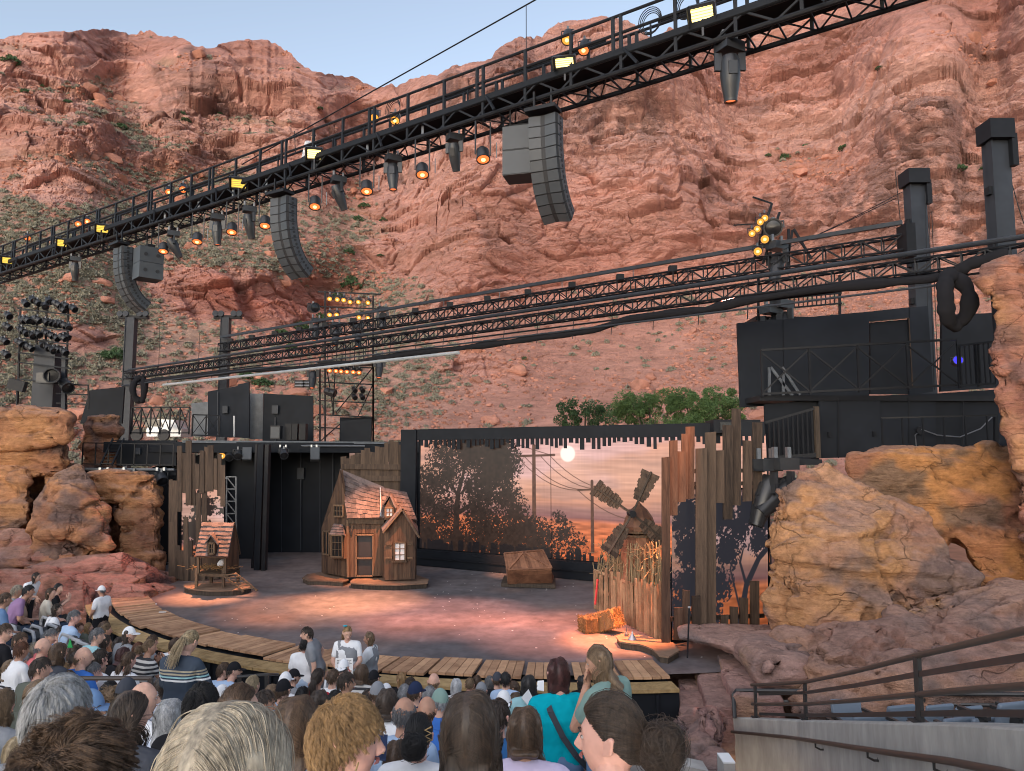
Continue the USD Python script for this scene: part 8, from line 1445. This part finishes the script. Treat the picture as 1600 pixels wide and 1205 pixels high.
for z0, z1, m_ in ((1.345, 1.36, 'cloth_khaki'), (1.315, 1.33, 'cloth_khaki'), (1.285, 1.30, 'cloth_paleteal'), (1.25, 1.268, 'cloth_white'), (1.02, 1.035, 'cloth_white'), (.985, 1.0, 'cloth_denim')):
    sv, sf = shirt(J_, True, 'long', .03, 5); tm = trimesh.Trimesh(sv, sf, process=False); nv = np.array(tm.vertices) + np.array(tm.vertex_normals) * .004
    try:
        mm = m3.Manifold(m3.Mesh(nv.astype(np.float32), sf.astype(np.uint32))); band = mm.trim_by_plane((0, 0, 1), z0).trim_by_plane((0, 0, -1), -z1); obj('knit_band', arr(band), m_, t, local=True, smooth=40)
    except Exception as e: pass
J = standing(elr=(.36, -.06, 1.18), wrr=(.24, .02, 1.0), hdr=(-.6, .2, -.6)); shift(J, UP, roty(-.10) @ rotx(-.25), J['pel'].copy())
person(480, 979, 16, 'short', 'dark', 'grey', 'bearded man in a grey tee leaning with hand on hip at the apron', pose=J, body_yaw=-95, face=True, fem=False, bottom='grey')
J = standing(); person(477, 995, 15.8, 'bun', 'black', 'white', 'woman in a white tee and pale jeans with dark bun before the bearded man', pose=J, bottom='palejean', body_yaw=0)
J = standing(ell=(-.25, .06, 1.14), elr=(.25, .06, 1.14), wrl=(-.13, .24, 1.04), wrr=(.13, .24, 1.04), hdl=(.3, .5, -.8), hdr=(-.3, .5, -.8), hnl=(.8, .2, 0), hnr=(-.8, .2, 0))
t, J_, R_, Rz_, b_ = person(543, 978, 15.3, 'pony', 'honey', 'white', 'smiling usher in a grey vest holding a white no recording sign', pose=J, body_yaw=178, yaw=-25, pitch=-18, face=True, bottom='khaki', fem=True)
P3, W3, C3, S3 = torso(J_, .026, fem=True); obj('vest', garment([hull((J_['pel'] + V(-.08, 0, .05), .135), (J_['pel'] + V(.08, 0, .05), .135), *W3), hull(*W3, *C3), hull(*C3, (J_['shl'] * V(.8, 1, 1), .07), (J_['shr'] * V(.8, 1, 1), .07))], .03, 4), 'cloth_grey', t, local=True, smooth=50)
fl = MB()
for i in range(5): a = i * 1.2566; fl.lathe([(0, -.01), (.022, 0), (0, .012)], J_['hea'] + V(.04 + .025 * math.cos(a), .02 + .025 * math.sin(a), .135), 7)
obj('hair_flower', fl, 'cloth_teal', t, local=True)
W_ = lambda q: b_ + Rz_ @ np.asarray(q, float)
sg = thing('notice_board', 'white handheld board with a red circle and slash over a phone symbol', 'sign', W_((0, .29, 1.02)))
fwd, rgt, up_ = Rz_ @ V(0, 1, 0), Rz_ @ V(-1, 0, 0), V(0, 0, 1); Rs = np.stack([nrm(rgt), nrm(fwd), up_], 1); cs = W_((0, .285, 1.055))
obj('board', MB().box(cs, (.30, .012, .36), Rs), 'paper_white', sg)
cf = cs + nrm(fwd) * .009; a = np.linspace(0, 2 * math.pi, 33); obj('prohibition_ring', MB().tube([cf + nrm(rgt) * .095 * math.sin(x) + up_ * (.095 * math.cos(x) - .05) for x in a], .0085, 6), 'sign_red', sg); obj('slash', MB().bar(cf + nrm(rgt) * -.065 + up_ * .015, cf + nrm(rgt) * .065 + up_ * -.115, .014, .006, up=fwd), 'sign_red', sg)
g = MB()
for x in (-.03, .03): g.bar(cf + nrm(rgt) * x + up_ * .01, cf + nrm(rgt) * x + up_ * -.11, .010, .004, up=fwd)
for z_ in (.01, -.11): g.bar(cf + nrm(rgt) * -.035 + up_ * z_, cf + nrm(rgt) * .035 + up_ * z_, .010, .004, up=fwd)
obj('phone_symbol', g, 'ink_black', sg); r_ = random.Random(2); g = MB()
for j in range(3):
    x = -.12
    while x < .11: wd = r_.uniform(.015, .04); g.bar(cf + nrm(rgt) * x + up_ * (.145 - .026 * j), cf + nrm(rgt) * (x + wd) + up_ * (.145 - .026 * j), .008, .003, up=fwd); x += wd + .012
obj('small_print', g, 'ink_black', sg, kind='stuff')
J = standing(ell=(-.24, .12, 1.15), wrl=(-.10, .27, 1.08), hdl=(.5, .7, .2)); t, J_, *_ = person(577, 987, 17, 'bob', 'light', 'white', 'woman in a pale vest at the apron turned left towards the sign holder', pose=J, body_yaw=-80, bottom='black', face=True)
P3, W3, C3, S3 = torso(J_, .026, fem=True); obj('vest', garment([hull((J_['pel'] + V(-.08, 0, .05), .135), (J_['pel'] + V(.08, 0, .05), .135), *W3), hull(*W3, *C3), hull(*C3, (J_['shl'] * V(.8, 1, 1), .07), (J_['shr'] * V(.8, 1, 1), .07))], .03, 4), 'cloth_grey', t, local=True, smooth=50)
J = standing(ell=(-.26, .03, 1.13), elr=(.27, .0, 1.13)); t, J_, *_ = person(872, 1027, 41, 'bob', 'red', 'teal', 'standing woman in a turquoise tee with a striped bag strap across her back', pose=J, bottom='denim', body_yaw=-8)
def wrap(pts, r_, m_, t, nm): obj(nm, MB().tube(pts, r_, 6), m_, t, local=True)
sx_ = [V(-.11, -.02, 1.46), V(-.09, -.115, 1.38), V(0, -.145, 1.20), V(.10, -.145, 1.06), V(.20, -.10, .95), V(.24, .0, .90)]
g = MB()
for a, b in zip(sx_[:-1], sx_[1:]): g.bar(a, b, .045, .008, up=(0, -1, .15))
obj('bag_strap', g, 'cloth_darkgrey', t, local=True)
J = standing(ell=(-.20, .16, 1.16), wrl=(-.04, .16, 1.43), hdl=(.1, -.1, 1), hnl=(0, -1, 0)); shift(J, ['hea'], rotx(-.3), J['nec'].copy()); person(936, 1006, 42, 'long', 'light', 'sage', 'standing woman in a pale green blouse touching her chin with long light hair', pose=J, yaw=-25, pitch=-15, bottom='denim', body_yaw=-50, face=True)
# technician crouching on the gantry
c = on_gantry(492, 215, -.6); J = seated(.3); person(490, 210, 10, 'short', 'brown', 'white', 'technician in white crouching behind the gantry handrail', pose='lean', Y=c[1], body_yaw=120)
# things held or worn
cl_ = thing('hair_clip', 'gold wavy claw clip holding up black hair at lower centre', 'hair clip', at(670, 1150, 4.2)); Yc = .18 * FPX / 47 - .1; pts = [at(669 + 5 * ((-1) ** i), 1136 + 5 * i, Yc) for i in range(6)]; obj('claw', MB().tube(pts, .005, 6), 'deck_trim', cl_)
pr = thing('programme', 'open white programme booklet held left of the standing woman in turquoise', 'booklet', at(826, 1092, 9)); obj('page', slab([at(815, 1090, 9.0), at(826, 1103, 9.0), at(836, 1098, 9.1), at(826, 1077, 9.1)], .01), 'paper_white', pr)
pr = thing('programme', 'white sheet held up beside the turquoise tee', 'booklet', at(844, 1068, 10)); obj('page', slab([at(838, 1078, 10), at(850, 1080, 10), at(850, 1063, 10.1), at(840, 1064, 10.1)], .01), 'paper_white', pr)
pr = thing('programme', 'dark printed programme held before the curly reddish hair', 'booklet', at(595, 1165, 2.9)); obj('cover', slab([at(582, 1185, 2.75), at(603, 1188, 2.75), at(606, 1148, 2.85), at(586, 1146, 2.85)], .006), 'cloth_navy', pr); obj('print_band', slab([at(586, 1176, 2.74), at(600, 1178, 2.74), at(602, 1166, 2.76), at(588, 1164, 2.76)], .002), 'deck_trim', pr)
ph = thing('mobile_phone', 'black phone held up by the man in the pale mesh cap', 'phone', at(857, 1138, 7)); q = at(857, 1140, 6.6); obj('case', MB().box(q, (.075, .012, .15), rotz(.4)), 'window_dark', ph); obj('lens', MB().box(q + V(.015, -.008, .05), (.025, .004, .03), rotz(.4)), 'grey_metal', ph)
gs = thing('sunglasses', 'tortoise sunglasses worn on the low brown head at bottom centre', 'sunglasses', at(618, 1196, 4)); Yg = .205 * FPX / 48 - .02
obj('frame', MB().tube([at(604, 1203, Yg), at(610, 1196, Yg - .1), at(640, 1195, Yg - .1), at(668, 1202, Yg)], .006, 6), 'crate_wood', gs)
er = thing('earring', 'small gold hoop earring on the spiky blond woman', 'earring', at(558, 1197, 2.2)); a = np.linspace(0, 6.28, 15); q = at(558, 1198, 2.12); obj('hoop', MB().tube([q + V(.003 * math.cos(x), .010 * math.sin(x), .010 * math.cos(x)) for x in a], .002, 5), 'deck_trim', er)
gp_ = thing('pennant', 'small bright green cloth poking up among the left crowd', 'cloth', at(108, 1002, 10)); obj('cloth', slab([at(105, 1012, 9.9), at(113, 1012, 9.9), at(109, 998, 9.95)], .02), 'cloth_green', gp_)
# low rails and dark seats among the crowd
rl_ = thing('aisle_rail', 'dark rail crossing the crowd in front of the big grey head', 'railing', at(170, 1062, 7.4)); obj('bar', MB().tube([at(112, 1060, 7.4), at(237, 1060, 7.6)], .022, 8), 'rail_brown', rl_); [obj('post', MB().bar(at(px, 1060, 7.5), at(px, 1120, 7.5), .04, .04, up=(1, 0, 0)), 'rail_brown', rl_) for px in (115, 235)]
rl_ = thing('aisle_rail', 'dark rail below the apron right of the man bowing his head', 'railing', at(400, 1055, 10.6)); obj('bar', MB().tube([at(370, 1058, 10.5), at(418, 1054, 10.6), at(434, 1054, 11.4)], .022, 8), 'rail_dark', rl_); [obj('post', MB().bar(at(px, 1055, 10.6), at(px, 1100, 10.6), .05, .05, up=(1, 0, 0)), 'rail_dark', rl_) for px in (374, 417)]
as0 = None
for i, (px, py) in enumerate([(14, 948), (18, 962), (20, 976), (24, 990), (60, 978), (74, 950), (76, 965), (84, 976), (96, 985), (108, 992), (120, 998), (132, 1004), (48, 984), (10, 1010)]):
    Yq = 16.5 - (py - 940) * .07; p = at(px, py, Yq); lab = 'dark folding theatre seat with grey edge in the left rows'
    if as0 is None:
        as0 = thing('audience_seat', lab, 'seat', p - V(0, 0, .85), 'dark seats in the left rows'); o = p - V(0, 0, .85)
        for (x, z_, sx, sz, m_) in ((0, .55, .5, .62, 'seat_dark'),): obj('backrest', MB().prism([(-.25, .2), (.25, .2), (.25, .74), (.18, .84), (-.18, .84), (-.25, .74)], .06, o, (1, 0, 0), (0, 0, 1)), m_, as0)
        obj('edge_trim', MB().tube([o + V(-.25, -.03, .3), o + V(-.25, -.03, .74), o + V(-.18, -.03, .84), o + V(.18, -.03, .84), o + V(.25, -.03, .74), o + V(.25, -.03, .3)], .03, 6), 'seat_edge', as0); obj('seat_pan', MB().box(o + V(0, .2, .43), (.46, .4, .07)), 'seat_dark', as0)
        UsdGeom.Xform(as0).AddRotateZOp().Set(-35)
    else: dup(as0, p - V(0, 0, .85), -.65)
